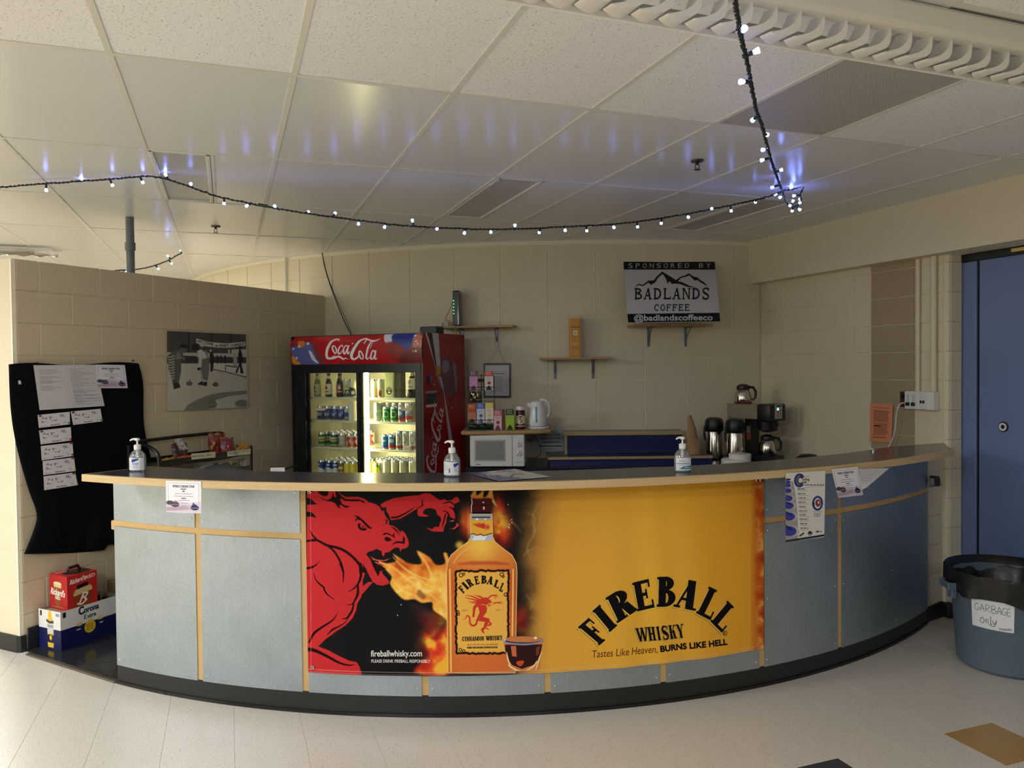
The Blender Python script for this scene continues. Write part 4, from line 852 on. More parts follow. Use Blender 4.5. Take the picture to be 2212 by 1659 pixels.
A.poly([(975, 90), (1075, 90), (1075, 160), (1040, 215), (985, 190)], (214, 218, 232), 3, soft=3); A.poly([(1070, 90), (1310, 95), (1280, 220), (1230, 280), (1150, 230), (1075, 200)], (42, 60, 150), 3, soft=4); A.poly([(1010, 200), (1150, 240), (1230, 330), (1180, 400), (1080, 380)], (130, 34, 34), 3, a=.8, soft=6); A.poly([(1290, 110), (1380, 90), (1380, 260), (1290, 250)], (206, 150, 128), 3, a=.8, soft=5); A.poly([(1180, 300), (1385, 250), (1385, 410), (1150, 420)], (84, 20, 24), 3, a=.7, soft=8)
for x, y, r in ((1318, 190, 10), (1335, 215, 8), (1318, 282, 10), (1290, 285, 6), (1300, 120, 14)): A.ell(x, y, r, r, (232, 226, 226))
colalogo(A, (236, 236, 238))
g = G(); n = 6; prof = [(0, 1.735), (-.012, 1.78), (-.014, 1.86), (-.008, 1.92), (.012, 1.965)]
L = g._uv()
def hp(a, b):
    k = b*(len(prof)-1); i = min(int(k), len(prof)-2); f = k-i
    return Vector((a*FW, prof[i][0]+(prof[i+1][0]-prof[i][0])*f, prof[i][1]+(prof[i+1][1]-prof[i][1])*f))
hd = thing('header', '', '', (0, 0, 0)); del hd['label']; del hd['category']; hd.parent = fridge
g.grid(hp, 4, 8); g.ob('header_face', artmat('cola_header_print', A, .25), hd, smooth=True)
M_fblk = mat('fridge_black', (14, 18, 26), .3); M_fred = mat('fridge_red', (150, 16, 22), .3)
G().box((FW/2, .33, 1.853), (FW-.004, .62, .236)).ob('header_box', M_fblk, hd)
# right side with printed picture
q = [fimg(FW, 0, FH), fimg(FW, FD, FH), fimg(FW, FD, .0), fimg(FW, 0, .0)]
A = quadart(420, 1260, q, (152, 18, 24)).z(630, 700, 4.88)
A.a[:] = A.a*(.8+.4*noise2(1260, 420, 4, 8, 5)[..., None])
A.poly([(1408, 90), (1425, 90), (1545, 480), (1520, 470)], (206, 206, 206)); A.poly([(1430, 90), (1480, 92), (1530, 450), (1520, 460)], (66, 26, 26)); A.poly([(1480, 95), (1548, 95), (1570, 450), (1530, 450)], (198, 200, 202))
A.poly([(1520, 455), (1575, 450), (1570, 540), (1525, 548)], (176, 140, 60)); A.poly([(1530, 560), (1565, 548), (1600, 640), (1615, 740), (1590, 700)], (96, 130, 160), a=.9); A.poly([(1545, 548), (1580, 560), (1700, 1240), (1760, 1400), (1725, 1330), (1660, 1240), (1600, 700)], (196, 186, 186))
A.poly([(1680, 1240), (1700, 1240), (1750, 1380), (1745, 1420)], (196, 186, 186))
A.poly([(1570, 370), (1640, 360), (1720, 420), (1745, 520), (1740, 690), (1680, 770), (1620, 720), (1590, 560)], (92, 74, 92), 3, a=.75, soft=5); A.poly([(1700, 420), (1730, 440), (1745, 640), (1730, 720), (1715, 560)], (170, 160, 170), 3, a=.6, soft=3); A.poly([(1590, 400), (1650, 390), (1660, 480), (1600, 520)], (150, 150, 168), 3, a=.7, soft=5)
for x, y, r, c in ((1470, 570, 26, (90, 110, 180)), (1495, 985, 26, (96, 70, 120)), (1645, 815, 14, (120, 90, 90)), (1685, 878, 10, (206, 190, 190)), (1718, 805, 12, (90, 80, 130)), (1502, 640, 10, (206, 190, 190))): A.ell(x, y, r*.6, r, c)
A.rect(1420, 545, 1455, 630, (30, 24, 36)); A.poly([(1413, 710), (1530, 700), (1532, 868), (1418, 882)], (66, 62, 62)); A.poly([(1413, 710), (1530, 700), (1530, 722), (1414, 732)], (150, 148, 146)); A.poly([(1417, 852), (1532, 838), (1532, 868), (1418, 882)], (206, 204, 200))
for y in (745, 795): 
    for k in range(3): A.rect(1424+36*k, y, 1452+36*k, y+26, (40, 36, 38))
A2 = Art(420, 1260); A2.a = A.a
M0 = A.M; hx = homog([(365, 365), (945, 365), (945, 150), (365, 150)], [(1520, 1580), (1612, 850), (1502, 800), (1400, 1580)])
A2.M = lambda P: M0(hx(P)/4.88+np.array((630, 700)))
colalogo(A2, (206, 196, 196), 1.0)
pan = G(); pan.grid(lambda a, b: Vector((FW, a*FD, b*FH)), 2, 4); pan.ob('side_panel', artmat('cola_side_print', A, .25), fridge)
# cabinet
M_lin = mat('white_liner', (232, 230, 216), .4)
G().box((.012, FD/2, FH/2), (.024, FD, FH-.004)).ob('side_wall', M_fblk, fridge)
G().box((FW-.013, FD/2+.002, FH/2), (.024, FD-.006, FH-.006)).ob('side_wall', M_fblk, fridge)
G().box((FW/2, FD-.015, FH/2), (FW-.05, .03, FH-.01)).ob('back_panel', M_fblk, fridge)
g = G(); zt, zbm = 1.735, .2
g.box((FW/2, FD-.05, (zt+zbm)/2), (FW-.06, .012, zt-zbm)); g.box((.040, .33, (zt+zbm)/2), (.012, .55, zt-zbm)); g.box((FW-.040, .33, (zt+zbm)/2), (.012, .55, zt-zbm)); g.box((FW/2, .33, zt-.006), (FW-.06, .56, .012)); g.box((FW/2, .33, zbm), (FW-.06, .56, .012)); g.ob('liner', M_lin, fridge)
G().box((FW/2, .32, .1), (FW-.05, .6, .19)).ob('plinth', M_fblk, fridge)
xl0, xl1, xr0, xr1 = (fpx(zF(x, 1000)[0], 905)[0] for x in (146, 680, 742, 1308)); ztop = fpx(740, 804)[1]
g = G()
g.box((xl0/2+.012, .03, .97), (xl0-.026, .055, 1.53)); g.box(((xr1+FW)/2-.012, .03, .97), (FW-xr1-.026, .055, 1.53)); g.box((FW/2, .03, (ztop+1.735)/2), (FW-.05, .06, 1.735-ztop)); g.box((FW/2, .03, .235), (FW-.05, .06, .07)); g.ob('door_frame', M_fblk, fridge)
M_glass = mat('fridge_glass', (246, 250, 246), .03, trans=.0)
for k, (x0, x1, y) in enumerate(((xl0, xl1+.02, .045), (xr0-.045, xr1, .022))):
    d = G(); s_ = .03
    d.box((x0-s_/2+.012, y, .98), (s_, .02, 1.5), bev=.003); d.box((x1+s_/2-.012, y, .98), (s_+.012 if k == 0 else s_, .02, 1.5), bev=.003); d.box(((x0+x1)/2, y, ztop+.004), (x1-x0, .02, .02)); d.box(((x0+x1)/2, y, .28), (x1-x0, .02, .04))
    dd_ = d.ob('sliding_door', M_fblk, fridge)
    G().box(((x0+x1)/2, y, .98), (x1-x0-.01, .005, 1.42)).ob('glass_pane', M_glass, dd_)
    if k == 0: G().box((x0-.02, y-.016, 1.05), (.014, .012, .32), bev=.004).ob('door_handle', mat('handle_grey', (70, 76, 78), .35), dd_)
    xs_, ys_ = zF(*((280, 900) if k == 0 else (1195, 900))); X0, Z0 = fpx(xs_, ys_)
    g = G(); w_, h_ = .105, .024; di = 1 if k == 0 else -1
    pts = [(-w_/2*di, -h_/2), (w_*.32*di, -h_/2), (w_/2*di, 0), (w_*.32*di, h_/2), (-w_/2*di, h_/2)]
    g.extr([(X0+p, y-.012, Z0+r) for p, r in pts], (0, .001, 0)); g.ob('arrow_sticker', mat('arrow_sticker', (206, 190, 150), .5), dd_)
# lamp tube and its mullion
tx0, _ = fpx(795.5, 905, .1)
G().lathe([(0, .3), (.017, .3), (.017, 1.70), (0, 1.70)], 16, (tx0, .085, 0)).ob('lamp_tube', mat('fridge_lamp', (255, 246, 190), .4, emit=64, ecol=(255, 240, 178)), fridge, smooth=True)
G().box((tx0-.055, .09, .98), (.05, .03, 1.45)).ob('lamp_channel', mat('lamp_channel', (150, 140, 110), .3, metal=.7), fridge)
# shelves
zsh = [fpx(720, v, .14)[1] for v in (858, 907.5, 965)]; zsh.append(zsh[2]-(zsh[1]-zsh[2])-.01); zsh.append(.5)
ez = []
M_shelf = mat('white_wire_shelf', (226, 224, 208), .35)
for z in zsh:
    g = G().box((FW/2, .10, z-.008), (FW-.1, .012, .018), bev=.003)
    for k in range(28): g.box((.06+(FW-.12)*k/27, .34, z-.004), (.006, .48, .006))
    for y in (.2, .4, .56): g.box((FW/2, y, z-.009), (FW-.1, .006, .006))
    g.ob('shelf', M_shelf, fridge)
print('shelves', zsh)
# ---- things in the fridge
M_lid = mat('can_end', (196, 198, 200), .28, metal=1)
def canmesh(h, r=.0305):
    g = G(); prof = [(0, .003), (r*.72, 0), (r*.8, 0), (r, .011), (r, h-.016), (r*.84, h-.003), (r*.84, h), (r*.78, h), (r*.76, h-.004), (0, h-.004)]
    g.lathe(prof, 16, uvh=(0, h)); me = g.mesh('beer_can', True); me.materials.append(M_lid); me.materials.append(M_lid)
    for p in me.polygons:
        zc = sum(me.vertices[i].co.z for i in p.vertices)/len(p.vertices); p.material_index = 0 if .006 < zc < h-.012 else 1
    return me
can_s, can_t = canmesh(.118), canmesh(.150)
def bottlemesh(h, r, nr=.013):
    g = G(); g.lathe([(0, .002), (r*.9, 0), (r, .008), (r, h*.5), (r*.9, h*.58), (nr*1.25, h*.76), (nr, h*.86), (nr, h*.95), (nr*1.1, h*.95), (nr*1.1, h), (0, h)], 18, uvh=(0, h)); return g.mesh('beer_bottle', True)
bot_s, bot_w = bottlemesh(.2, .029), bottlemesh(.225, .037, .014)
def canart(name, base, parts):
    A = Art(96, 96, base)
    for kind, *a in parts:
        if kind == 'b': A.rect(-2, a[0], 98, a[1], a[2])
        elif kind == 'd':
            for o in (0, 48): A.ell(a[0]+o, a[1], a[2], a[3], a[4]); A.ell(a[0]+o-96, a[1], a[2], a[3], a[4])
        elif kind == 't':
            for o in (0, 48): A.tx(a[4], a[0]+o, a[1], a[2], a[3], a[5], bold=.5)
        elif kind == 's':
            for o in (0, 48): A.poly([(x+o, y) for x, y in a[0]], a[1])
    return artmat(name, A, .3, spec=.5)
W_, B_ = (232, 230, 218), (26, 70, 170)
CT = {
 'blue': ('blue beer can with white lettering', canart('blue_can', (24, 58, 150), [('b', 0, 20, (206, 212, 222)), ('t', 6, 66, 34, 24, 'Br', W_), ('d', 34, 40, 8, 8, (60, 120, 210)), ('b', 78, 90, (14, 34, 100))]), can_s),
 'navy': ('navy and silver beer can', canart('navy_can', (28, 64, 150), [('s', [(0, 70), (24, 44), (48, 60), (48, 90), (0, 90)], (226, 232, 240)), ('d', 24, 30, 10, 7, (210, 220, 236)), ('b', 0, 12, (200, 206, 214))]), can_s),
 'silverblue': ('silver and blue beer can', canart('silverblue_can', (170, 180, 190), [('b', 40, 70, (40, 84, 160)), ('d', 24, 30, 8, 8, W_)]), can_s),
 'green': ('white can with green stripes', canart('stripe_can', (214, 210, 170), [('b', 14, 30, (34, 110, 70)), ('b', 44, 50, (190, 50, 40)), ('b', 60, 80, (40, 120, 70)), ('d', 24, 38, 9, 9, (236, 232, 210))]), can_s),
 'lime': ('bright green beer can', canart('lime_can', (52, 156, 66), [('d', 24, 48, 14, 22, (216, 226, 206)), ('d', 24, 48, 9, 15, (44, 140, 58)), ('b', 0, 8, (196, 200, 196))]), can_s),
 'clear': ('plain silver can', canart('silver_can', (176, 178, 168), [('b', 30, 70, (196, 198, 190)), ('d', 24, 50, 10, 12, (150, 154, 150))]), can_s),
 'redwhite': ('white can with red swirl', canart('swirl_can', (228, 222, 204), [('s', [(28, 20), (44, 30), (34, 55), (48, 90), (22, 90), (30, 60), (18, 40)], (200, 40, 36)), ('d', 12, 42, 6, 9, (200, 40, 36))]), can_s),
 'red': ('red cola can', canart('red_can', (196, 34, 38), [('d', 24, 50, 16, 9, (214, 70, 66)), ('b', 0, 8, (200, 190, 180))]), can_s),
 'skyblue': ('sky blue can', canart('sky_can', (44, 130, 190), [('d', 24, 40, 9, 6, W_), ('b', 70, 96, (30, 90, 160))]), can_s),
 'bluered': ('blue can with red foot', canart('bluered_can', (50, 124, 190), [('d', 24, 40, 10, 14, W_), ('b', 66, 90, (196, 60, 60))]), can_s),
 'yellow': ('yellow drink can', canart('yellow_can', (232, 206, 60), [('b', 0, 16, (210, 206, 170)), ('d', 24, 56, 8, 14, (240, 222, 110))]), can_s),
 'brown': ('brown and cream drink can', canart('brown_can', (126, 96, 50), [('d', 24, 46, 12, 10, (222, 206, 150)), ('b', 70, 86, (190, 160, 90))]), can_s),
 'greenyellow': ('green and yellow drink can', canart('gy_can', (54, 116, 52), [('s', [(4, 20), (20, 10), (44, 60), (30, 90), (10, 70)], (226, 206, 70)), ('d', 30, 40, 8, 8, (226, 206, 70))]), can_s),
 'silvertall': ('tall silver beer can', canart('silver_tall_can', (196, 196, 184), [('b', 40, 46, (226, 226, 214)), ('d', 24, 60, 7, 9, (150, 150, 140))]), can_t),
 'creamtall': ('tall cream coloured can', canart('cream_tall_can', (216, 210, 176), [('d', 24, 70, 9, 12, (96, 92, 80)), ('d', 24, 67, 7, 9, (206, 200, 170))]), can_t),
 'patall': ('tall cream can with dark lettering', canart('pa_can', (214, 216, 170), [('b', 56, 92, (40, 52, 36)), ('t', 8, 80, 32, 20, 'PA', W_), ('d', 24, 38, 9, 9, (180, 186, 130))]), can_t),
 'swirltall': ('tall white can with dark swirl', canart('swirl_tall_can', (226, 224, 196), [('s', [(10, 40), (40, 50), (44, 92), (6, 92)], (44, 44, 48)), ('d', 28, 72, 8, 10, W_)]), can_t),
 'amber': ('tall pale can with amber picture', canart('amber_can', (222, 216, 186), [('s', [(8, 50), (40, 60), (40, 92), (8, 92)], (150, 96, 56)), ('d', 26, 76, 8, 8, (90, 60, 44))]), can_t),
 'mixtall': ('tall can with blue and red bands', canart('mix_can', (218, 214, 196), [('b', 34, 60, (120, 150, 170)), ('b', 62, 84, (190, 70, 60)), ('d', 24, 44, 8, 8, W_)]), can_t),
 'greytall': ('tall white can with grey drawing', canart('grey_tall_can', (206, 204, 190), [('d', 24, 40, 12, 22, (120, 116, 120)), ('d', 24, 40, 9, 18, (206, 204, 190)), ('b', 74, 90, (150, 70, 84))]), can_t)}
_TXT = {1: 'first', 2: 'second', 3: 'third', 4: 'fourth', 5: 'fifth', 6: 'sixth', 7: 'seventh', 8: 'eighth', 9: 'ninth', 10: 'tenth'}
SHN = ['top', 'second', 'third', 'bottom']
def pxx(x, t=.145): return fpx(zF(x, 0)[0], 900, t)[0]
def place(me, m, x, y, z, label, cat, name, group, rz=None):
    o = link(name, me, m, None, F0+fx*x+fy*y+np.array([0, 0, z]), FA+(random.uniform(-.5, .5) if rz is None else rz)); return tag(o, label, cat, group)
ROWS = {(0, 0): [(587, 'patall'), (652, 'swirltall')], (0, 1): [(306, 'blue'), (383, 'blue'), (462, 'blue'), (531, 'blue'), (576, 'silverblue')], (0, 2): [(315, 'green'), (445, 'green'), (530, 'clear'), (612, 'redwhite'), (676, 'redwhite')], (0, 3): [(307, 'navy'), (392, 'navy'), (450, 'navy'), (508, 'brown'), (566, 'yellow'), (626, 'yellow'), (684, 'yellow')],
        (1, 0): [(877, 'creamtall'), (947, 'amber')], (1, 1): [(907, 'silvertall'), (1000, 'lime'), (1082, 'lime'), (1162, 'bluered'), (1238, 'mixtall')], (1, 2): [(985, 'skyblue'), (1055, 'bluered'), (1135, 'greytall'), (1198, 'greytall'), (1270, 'greytall'), (1310, 'greytall')], (1, 3): [(890, 'greenyellow'), (995, 'creamtall'), (1082, 'creamtall'), (1168, 'creamtall'), (1268, 'creamtall')]}
BACK = {(0, 1): (1, 'clear'), (0, 2): (4, None), (0, 3): (4, None), (1, 1): (2, 'silvertall'), (1, 2): (3, 'red'), (1, 3): (3, 'silvertall')}
zoff = [0, 0, 0, 0]
for (dr, sh), items in ROWS.items():
    side = 'left' if dr == 0 else 'right'; z = zsh[sh]+.001
    xs = []
    for k, (px, ty) in enumerate(items):
        d, m, me = CT[ty]; x = pxx(px); 
        if xs and x-xs[-1] < .0625: x = xs[-1]+.0625
        if x > FW-.085: continue
        xs.append(x); xn = {1: 'first'}
        place(me, m, x, .145, z, f'{d}, {_TXT[k+1]} from left, front of {SHN[sh]} {side} fridge shelf', 'can', 'beer_can', f'cans on the {SHN[sh]} shelf behind the {side} door')
    if (dr, sh) in BACK:
        n, ty = BACK[(dr, sh)]; lo = xs[0]; hi = xs[-1]; nn = min(10, int((hi-lo)/.0635)+1)
        for r in range(n):
            yy = .145+.066*(r+1)
            for k in range(nn):
                x = lo+k*.0635; near = min(items, key=lambda it: abs(pxx(it[0])-x))[1]; t2 = ty or near
                if ty == 'red' and k > 3: t2 = 'greytall'
                d, m, me = CT[t2]
                place(me, m, x, yy, z, f'{CT[t2][0]}, {_TXT[k+1]} in row {_TXT[r+2]}, {SHN[sh]} {side} fridge shelf', 'can', 'beer_can', f'cans on the {SHN[sh]} shelf behind the {side} door')
# top shelf bottles and boxes
def botart(nm, base, lab, dot, z0=.45, z1=.88):
    A = Art(96, 128, base); A.rect(-2, 128*z0, 98, 128*z1, lab)
    for o in (0, 48): A.ell(24+o, 128*(z0+z1)/2-8, 9, 10, dot); A.rect(12+o, 128*(z0+z1)/2+10, 36+o, 128*(z0+z1)/2+16, dot)
    A.rect(-2, 14, 98, 30, lab); return artmat(nm, A, .15, spec=.6)
bt = [(272, 'clear bottle with pale label', botart('clear_bottle', (150, 140, 96), (206, 202, 184), (90, 80, 60)), bot_s), (335, 'amber bottle with pale label', botart('amber_bottle', (110, 96, 60), (170, 164, 140), (90, 80, 60)), bot_s), (393, 'brown bottle with white and red label', botart('white_label_bottle', (84, 56, 40), (226, 220, 206), (180, 40, 40)), bot_s), (450, 'green brown bottle with small label', botart('olive_bottle', (92, 80, 50), (190, 184, 160), (60, 60, 50)), bot_s), (514, 'dark bottle with red label', botart('red_label_bottle', (40, 26, 26), (120, 26, 30), (226, 210, 200)), bot_s)]
for k, (px, d, m, me) in enumerate(bt): place(me, m, pxx(px), .15 if k % 2 == 0 else .22, zsh[0]+.001, f'{d} on the top shelf behind the left fridge door', 'bottle', 'beer_bottle', 'bottles on the top fridge shelf')
def bxat(px0, px1, py0, sh, t, label, m, name='carton', cat='box', dp_=.075):
    x0, x1 = pxx(px0, t), pxx(px1, t); h = fpx(zF(0, py0)[0]+100, zF(0, py0)[1], t)[1]-zsh[sh]
    g = G().box((0, 0, h/2+.001), (x1-x0-.004, dp_, h), bev=.002); o = g.ob(name, m, None, F0+fx*(x0+x1)/2+fy*(t+.03)+np.array([0, 0, zsh[sh]]), FA); return tag(o, label, cat)
def frontart(nm, base, fn, w=64, h=128):
    A = Art(w, h, base); fn(A); return artmat(nm, A, .4)
bxat(604, 662, 815, 1, .115, 'white slim box of beer cans printed ULTRA on second fridge shelf', mat('ultra_white', (226, 222, 206), .4), 'beer_carton')
X0, Z0 = fpx(*zF(630, 905), .112); A = Art(70, 200, (226, 222, 206)); A.text('ULTRA', (46, 170), (46, 70), (22, 170), (120, 116, 106), bold=.6); A.poly([(20, 8), (48, 8), (48, 44), (34, 34), (20, 44)], (196, 60, 50))
g = G(); g.grid(lambda a, b: Vector((X0-.022+.044*a, .1145, zsh[1]+.012+.13*b)), 1, 1); o = g.ob('beer_carton_front', artmat('ultra_print', A, .4), None, F0, FA); o.parent = [x for x in COL.objects if x.name == 'beer_carton'][0]; o.matrix_parent_inverse = Matrix.Identity(4)
pr = o.parent; o.location = pr.matrix_world.inverted() @ Vector(F0) if False else Vector((0, 0, 0)); 
loc = (pr.location-Vector(F0)); o.location = Vector((-(loc.x*fx[0]+loc.y*fx[1]), -(loc.x*fy[0]+loc.y*fy[1]), -loc.z)); o.rotation_euler = (0, 0, 0); o.name = 'printed_front'
bxat(986, 1090, 515, 0, .13, 'pale green drink box with dark picture on top fridge shelf', mat('green_box', (170, 180, 130), .4), 'drink_box')
bxat(1098, 1160, 515, 0, .15, 'dark patterned drink box beside the green box in fridge', mat('pattern_box', (96, 92, 60), .4, var=.5, vs=50), 'drink_box')
g = G(); w_ = (pxx(1090)-pxx(986))*.8; cx = pxx(1038, .13); A = Art(64, 96, (176, 186, 136)); A.ell(32, 60, 24, 24, (40, 36, 30)); A.ell(32, 50, 18, 12, (120, 110, 80)); A.ell(32, 70, 10, 6, (216, 210, 190))
g.grid(lambda a, b: Vector((-w_/2+w_*a, -.0397, .01+.125*b)), 1, 1); o = g.ob('printed_front', artmat('green_box_print', A, .4), [x for x in COL.objects if x.name == 'drink_box'][0])
place(bot_w, botart('cola_bottle', (60, 30, 22), (176, 84, 44), (226, 206, 170), .5, .75), pxx(1204), .25, zsh[0]+.001, 'dark bottle with orange label on the right of top fridge shelf', 'bottle', 'soda_bottle', 'bottles on the top fridge shelf')
place(bot_w, botart('wine_bottle', (34, 40, 30), (226, 222, 196), (150, 146, 130), .3, .7), min(pxx(1275), FW-.09), .14, zsh[0]+.001, 'dark wine bottle with tall cream label at right of top fridge shelf', 'bottle', 'wine_bottle', 'bottles on the top fridge shelf')
bxat(1165, 1240, 1262, 2, .0835, 'plain white carton corner in front of tall cans, third fridge shelf', mat('plain_white_card', (222, 218, 204), .5), 'carton', dp_=.05)
# black box on the fridge
p = F0+fx*(FW-.13)+fy*.35; tag(G().box((0, 0, .03), (.16, .12, .06), bev=.006).ob('power_adapter_box', mat('navy_plastic', (24, 26, 46), .4), None, (p[0], p[1], FH), FA), 'small dark blue plastic box lying on top of the fridge', 'box')
# ------------------------------------------------------------------ along the back wall
M_navy = mat('navy_laminate', (22, 32, 84), .35); M_navtop = mat('navy_counter_top', (30, 32, 50), .22)
M_dwood = wood('shelf_maple', (190, 158, 106), (160, 128, 80), .5, (3, 3, 24)); M_edge = wood('pale_ply_edge', (178, 160, 122), (150, 132, 96), .5)
def sheet(name, label, cat, q, pl, m, group=None, n=(6, 6), curl=None, parent=None):
    c = [np.array(pl(*p), float) for p in q]
    def fn(a, b):
        p = (c[0]*(1-a)+c[1]*a)*b+(c[3]*(1-a)+c[2]*a)*(1-b)
        if curl: p = p+np.array(curl(a, b))
        return Vector(p)
    o = G().grid(fn, *n).ob(name, m, parent, smooth=True, fix=False)
    if label: tag(o, label, cat, group)
    return o
def bk(u, v, d=.0): return oncyl(u, v, CW, RW+d)
sc_ = thing('service_counter', 'dark navy work counter along the curved back wall under the microwave', 'counter', (CW[0], CW[1], 0))
G().arc(O2, RW+.006, RW+.69, -10.2, 14.8, .872, .91, 30).ob('counter_slab', M_navtop, sc_)
G().arc(O2, RW+.006, RW+.64, -10.0, 14.6, .0, .871, 30).ob('cabinet_body', M_navy, sc_)
# stepped navy shelves
q0, q1 = ony(1187, 988, 6.12), ony(1540, 986, 6.12); tw = thing('step_shelf', 'two tier navy blue step shelf with pale wood edges on the back counter', 'shelf', (q0[0], 6.12, .91))
wS = q1[0]-q0[0]; hL = float(q0[2])-.91
G().box((wS/2, .21, hL/2-.012), (wS-.01, .41, hL-.024)).ob('lower_front', M_navy, tw); G().box((wS/2, .21, hL-.009), (wS, .42, .018)).ob('lower_top', M_navtop, tw)
g = G().box((wS/2, -.005, hL-.009), (wS, .012, .022), bev=.003); g.ob('edge_strip', M_edge, tw); G().box((-.005, .2, hL-.009), (.012, .42, .022), bev=.003).ob('edge_strip', M_edge, tw)
u0, u1 = ony(1226, 937, 6.33), ony(1474, 937, 6.33); ul, ur = u0[0]-q0[0], u1[0]-q0[0]; hU = float(u0[2])+.012-.91
G().box(((ul+ur)/2, .31, (hU+hL)/2-.004), (ur-ul, .19, hU-hL-.012)).ob('upper_front', M_navy, tw); G().box(((ul+ur)/2, .31, hU-.009), (ur-ul+.04, .21, .018)).ob('upper_top', M_navtop, tw)
G().box(((ul+ur)/2-.01, .204, hU-.012), (ur-ul+.05, .012, .034), bev=.003).ob('edge_strip', M_edge, tw); G().box((ul-.016, .21, (hU+hL)/2), (.022, .018, hU-hL)).ob('edge_strip', M_edge, tw)
# microwave
p0 = ony(1015, 1010, 6.05); mz = .912
mw = thing('microwave', 'small white microwave oven with two dials under the snack shelf', 'microwave', (p0[0], 6.05, .91), -.07); wM, hM, dM = .43, .250, .30
G().box((wM/2, dM/2+.015, hM/2+.008), (wM, dM, hM), bev=.008, seg=2).ob('body', mat('microwave_white', (212, 214, 210), .35), mw)
dW = wM*.78
d = G().box((dW/2+.001, .008, hM/2+.008), (dW-.004, .02, hM-.006), bev=.007, seg=2).ob('door', mat('microwave_door', (214, 216, 212), .3), mw)
g = G().box((dW*.475, -.003, hM*.52+.008), (dW*.72, .006, hM*.67), bev=.0028); g.ob('window_frame', mat('microwave_bezel', (168, 170, 170), .35), d)
G().box((dW*.475, -.0065, hM*.52+.008), (dW*.655, .003, hM*.575)).ob('window', mat('microwave_window', (140, 140, 140), .25, speck=((118, 118, 120), 300, .5, .4)), d)
A = Art(96, 24, (214, 216, 212)); A.tx('Danby', 4, 18, 60, 13, (30, 30, 34), bold=.8, shear=.2)
G().grid(lambda a, b: Vector((.045+.06*a, -.0026, .022+.014*b)), 1, 1).ob('badge', artmat('microwave_badge', A, .3), d)
G().box((dW+(wM-dW)/2, .008, hM/2+.008), (wM-dW-.003, .018, hM-.006), bev=.005).ob('control_panel', mat('microwave_door', ()), mw)
for z in (.185, .115):
    k = G().lathe([(0, .016), (.020, .014), (.024, 0)], 24, (dW+(wM-dW)/2, 0, z), axis=(0, -1, 0)).ob('dial', mat('dial_white', (222, 222, 218), .35), mw, smooth=True)
    G().box((dW+(wM-dW)/2, -.018, z), (.007, .008, .042), bev=.002, rot=Matrix.Rotation(.0 if z > .15 else .6, 3, 'Y')).ob('dial_grip', mat('dial_grip', (190, 190, 188), .4), k)
g = G(); xc = dW+(wM-dW)/2
g.tube([(xc-.028, -.002, .028), (xc-.022, -.003, .044), (xc, -.003, .05), (xc+.026, -.003, .05), (xc+.03, -.002, .028)], .0018); g.ob('door_button', mat('dial_grip', ()), mw)
for x in (.04, wM-.04): G().lathe([(0, 0), (.012, 0), (.012, .01), (0, .01)], 12, (x, .06, 0)).ob('foot', M_black, mw)
# the snack shelf over it
b0, b1 = ony(1000, 933, 6.04), ony(1194, 931, 6.16); zt = 1.2
sh = thing('tea_shelf', 'grey topped wooden wall shelf above the microwave holding tea and kettle', 'shelf', (b0[0], 6.04, zt)); Lb = b1[0]-b0[0]
pts = [(.03, 0), (Lb-.10, .05), (Lb-.03, .08), (Lb, .15), (Lb, .62), (0, .62), (-.01, .04)]
G().prism(pts, -.03, 0).ob('shelf_board', mat('grey_laminate', (150, 142, 128), .35), sh); g = G()
g.tube([(0, .1, -.015)]+[(x, y-.004, -.015) for x, y in [(-.005, .05), (.03, 0), (Lb*.5, .027), (Lb-.10, .05), (Lb-.03, .08), (Lb+.003, .15), (Lb+.003, .4)]], .0155, 8); g.ob('shelf_edge', M_dwood, sh)
def topbox(name, label, u0, u1, v0, v1, y, m, cat='box', grp=None, dep=.07, rz=0, z0=None, art=None):
    a, b = ony(u0, v1, y), ony(u1, v1, y); h = float(ony(u0, v0, y)[2]-a[2]) ; w = b[0]-a[0]
    t = thing(name, label, cat, ((a[0]+b[0])/2, y, float(a[2]) if z0 is None else z0), rz, grp)
    G().box((0, dep/2, h/2), (w, dep, h), bev=.0015).ob('carton', m, t)
    if art: G().grid(lambda p, q: Vector((-w/2+.001+(w-.002)*p, -.0006, .001+(h-.002)*q)), 1, 1).ob('printed_front', art, t)
    return t
def teaart(nm, top_, body, pic, dark=(40, 30, 34), h1=.28, lightbody=None):
    A = Art(64, 140, body); A.rect(-2, -2, 66, 140*h1, top_)
    A.lines(10, 54, (8, 18, 28), 5, (232, 226, 216), 3, .2)
    A.poly([(10, 140), (20, 118), (32, 106), (44, 118), (54, 140)], dark, 2); A.ell(34, 88, 14, 12, pic); A.lines(14, 52, (52, 62), 4, (150, 140, 134), 5, .2)
    return artmat(nm, A, .4)
zs = zt+.001; ybox = 6.17
rk = thing('tea_rack', 'black wire rack holding tea boxes on the shelf beside the fridge', 'rack', (ony(1040, 925, ybox)[0], ybox, zs))
X = lambda u: ony(u, 925, ybox)[0]-ony(1040, 925, ybox)[0]
zq = lambda v: float(ony(1040, v, ybox)[2])-zs
g = G(); xl_, xr_ = X(1012), X(1068)
for x in (xl_, xr_, (xl_+xr_)/2): g.tube([(x, .10, .004), (x, .10, zq(815)), (x*.9, .10, zq(808))], .003)
for v in (812, 843, 868, 895, 915): g.tube([(xl_, .10, zq(v)), (xr_, .10, zq(v))], .0022)
for v in (843, 914):
    for x in (xl_, xr_, (xl_+xr_)/2): g.tube([(x, .10, zq(v)), (x, -.004, zq(v)), (x, -.004, zq(v)+.03)], .002)
    g.tube([(xl_, -.004, zq(v)+.025), (xr_, -.004, zq(v)+.025)], .0022)
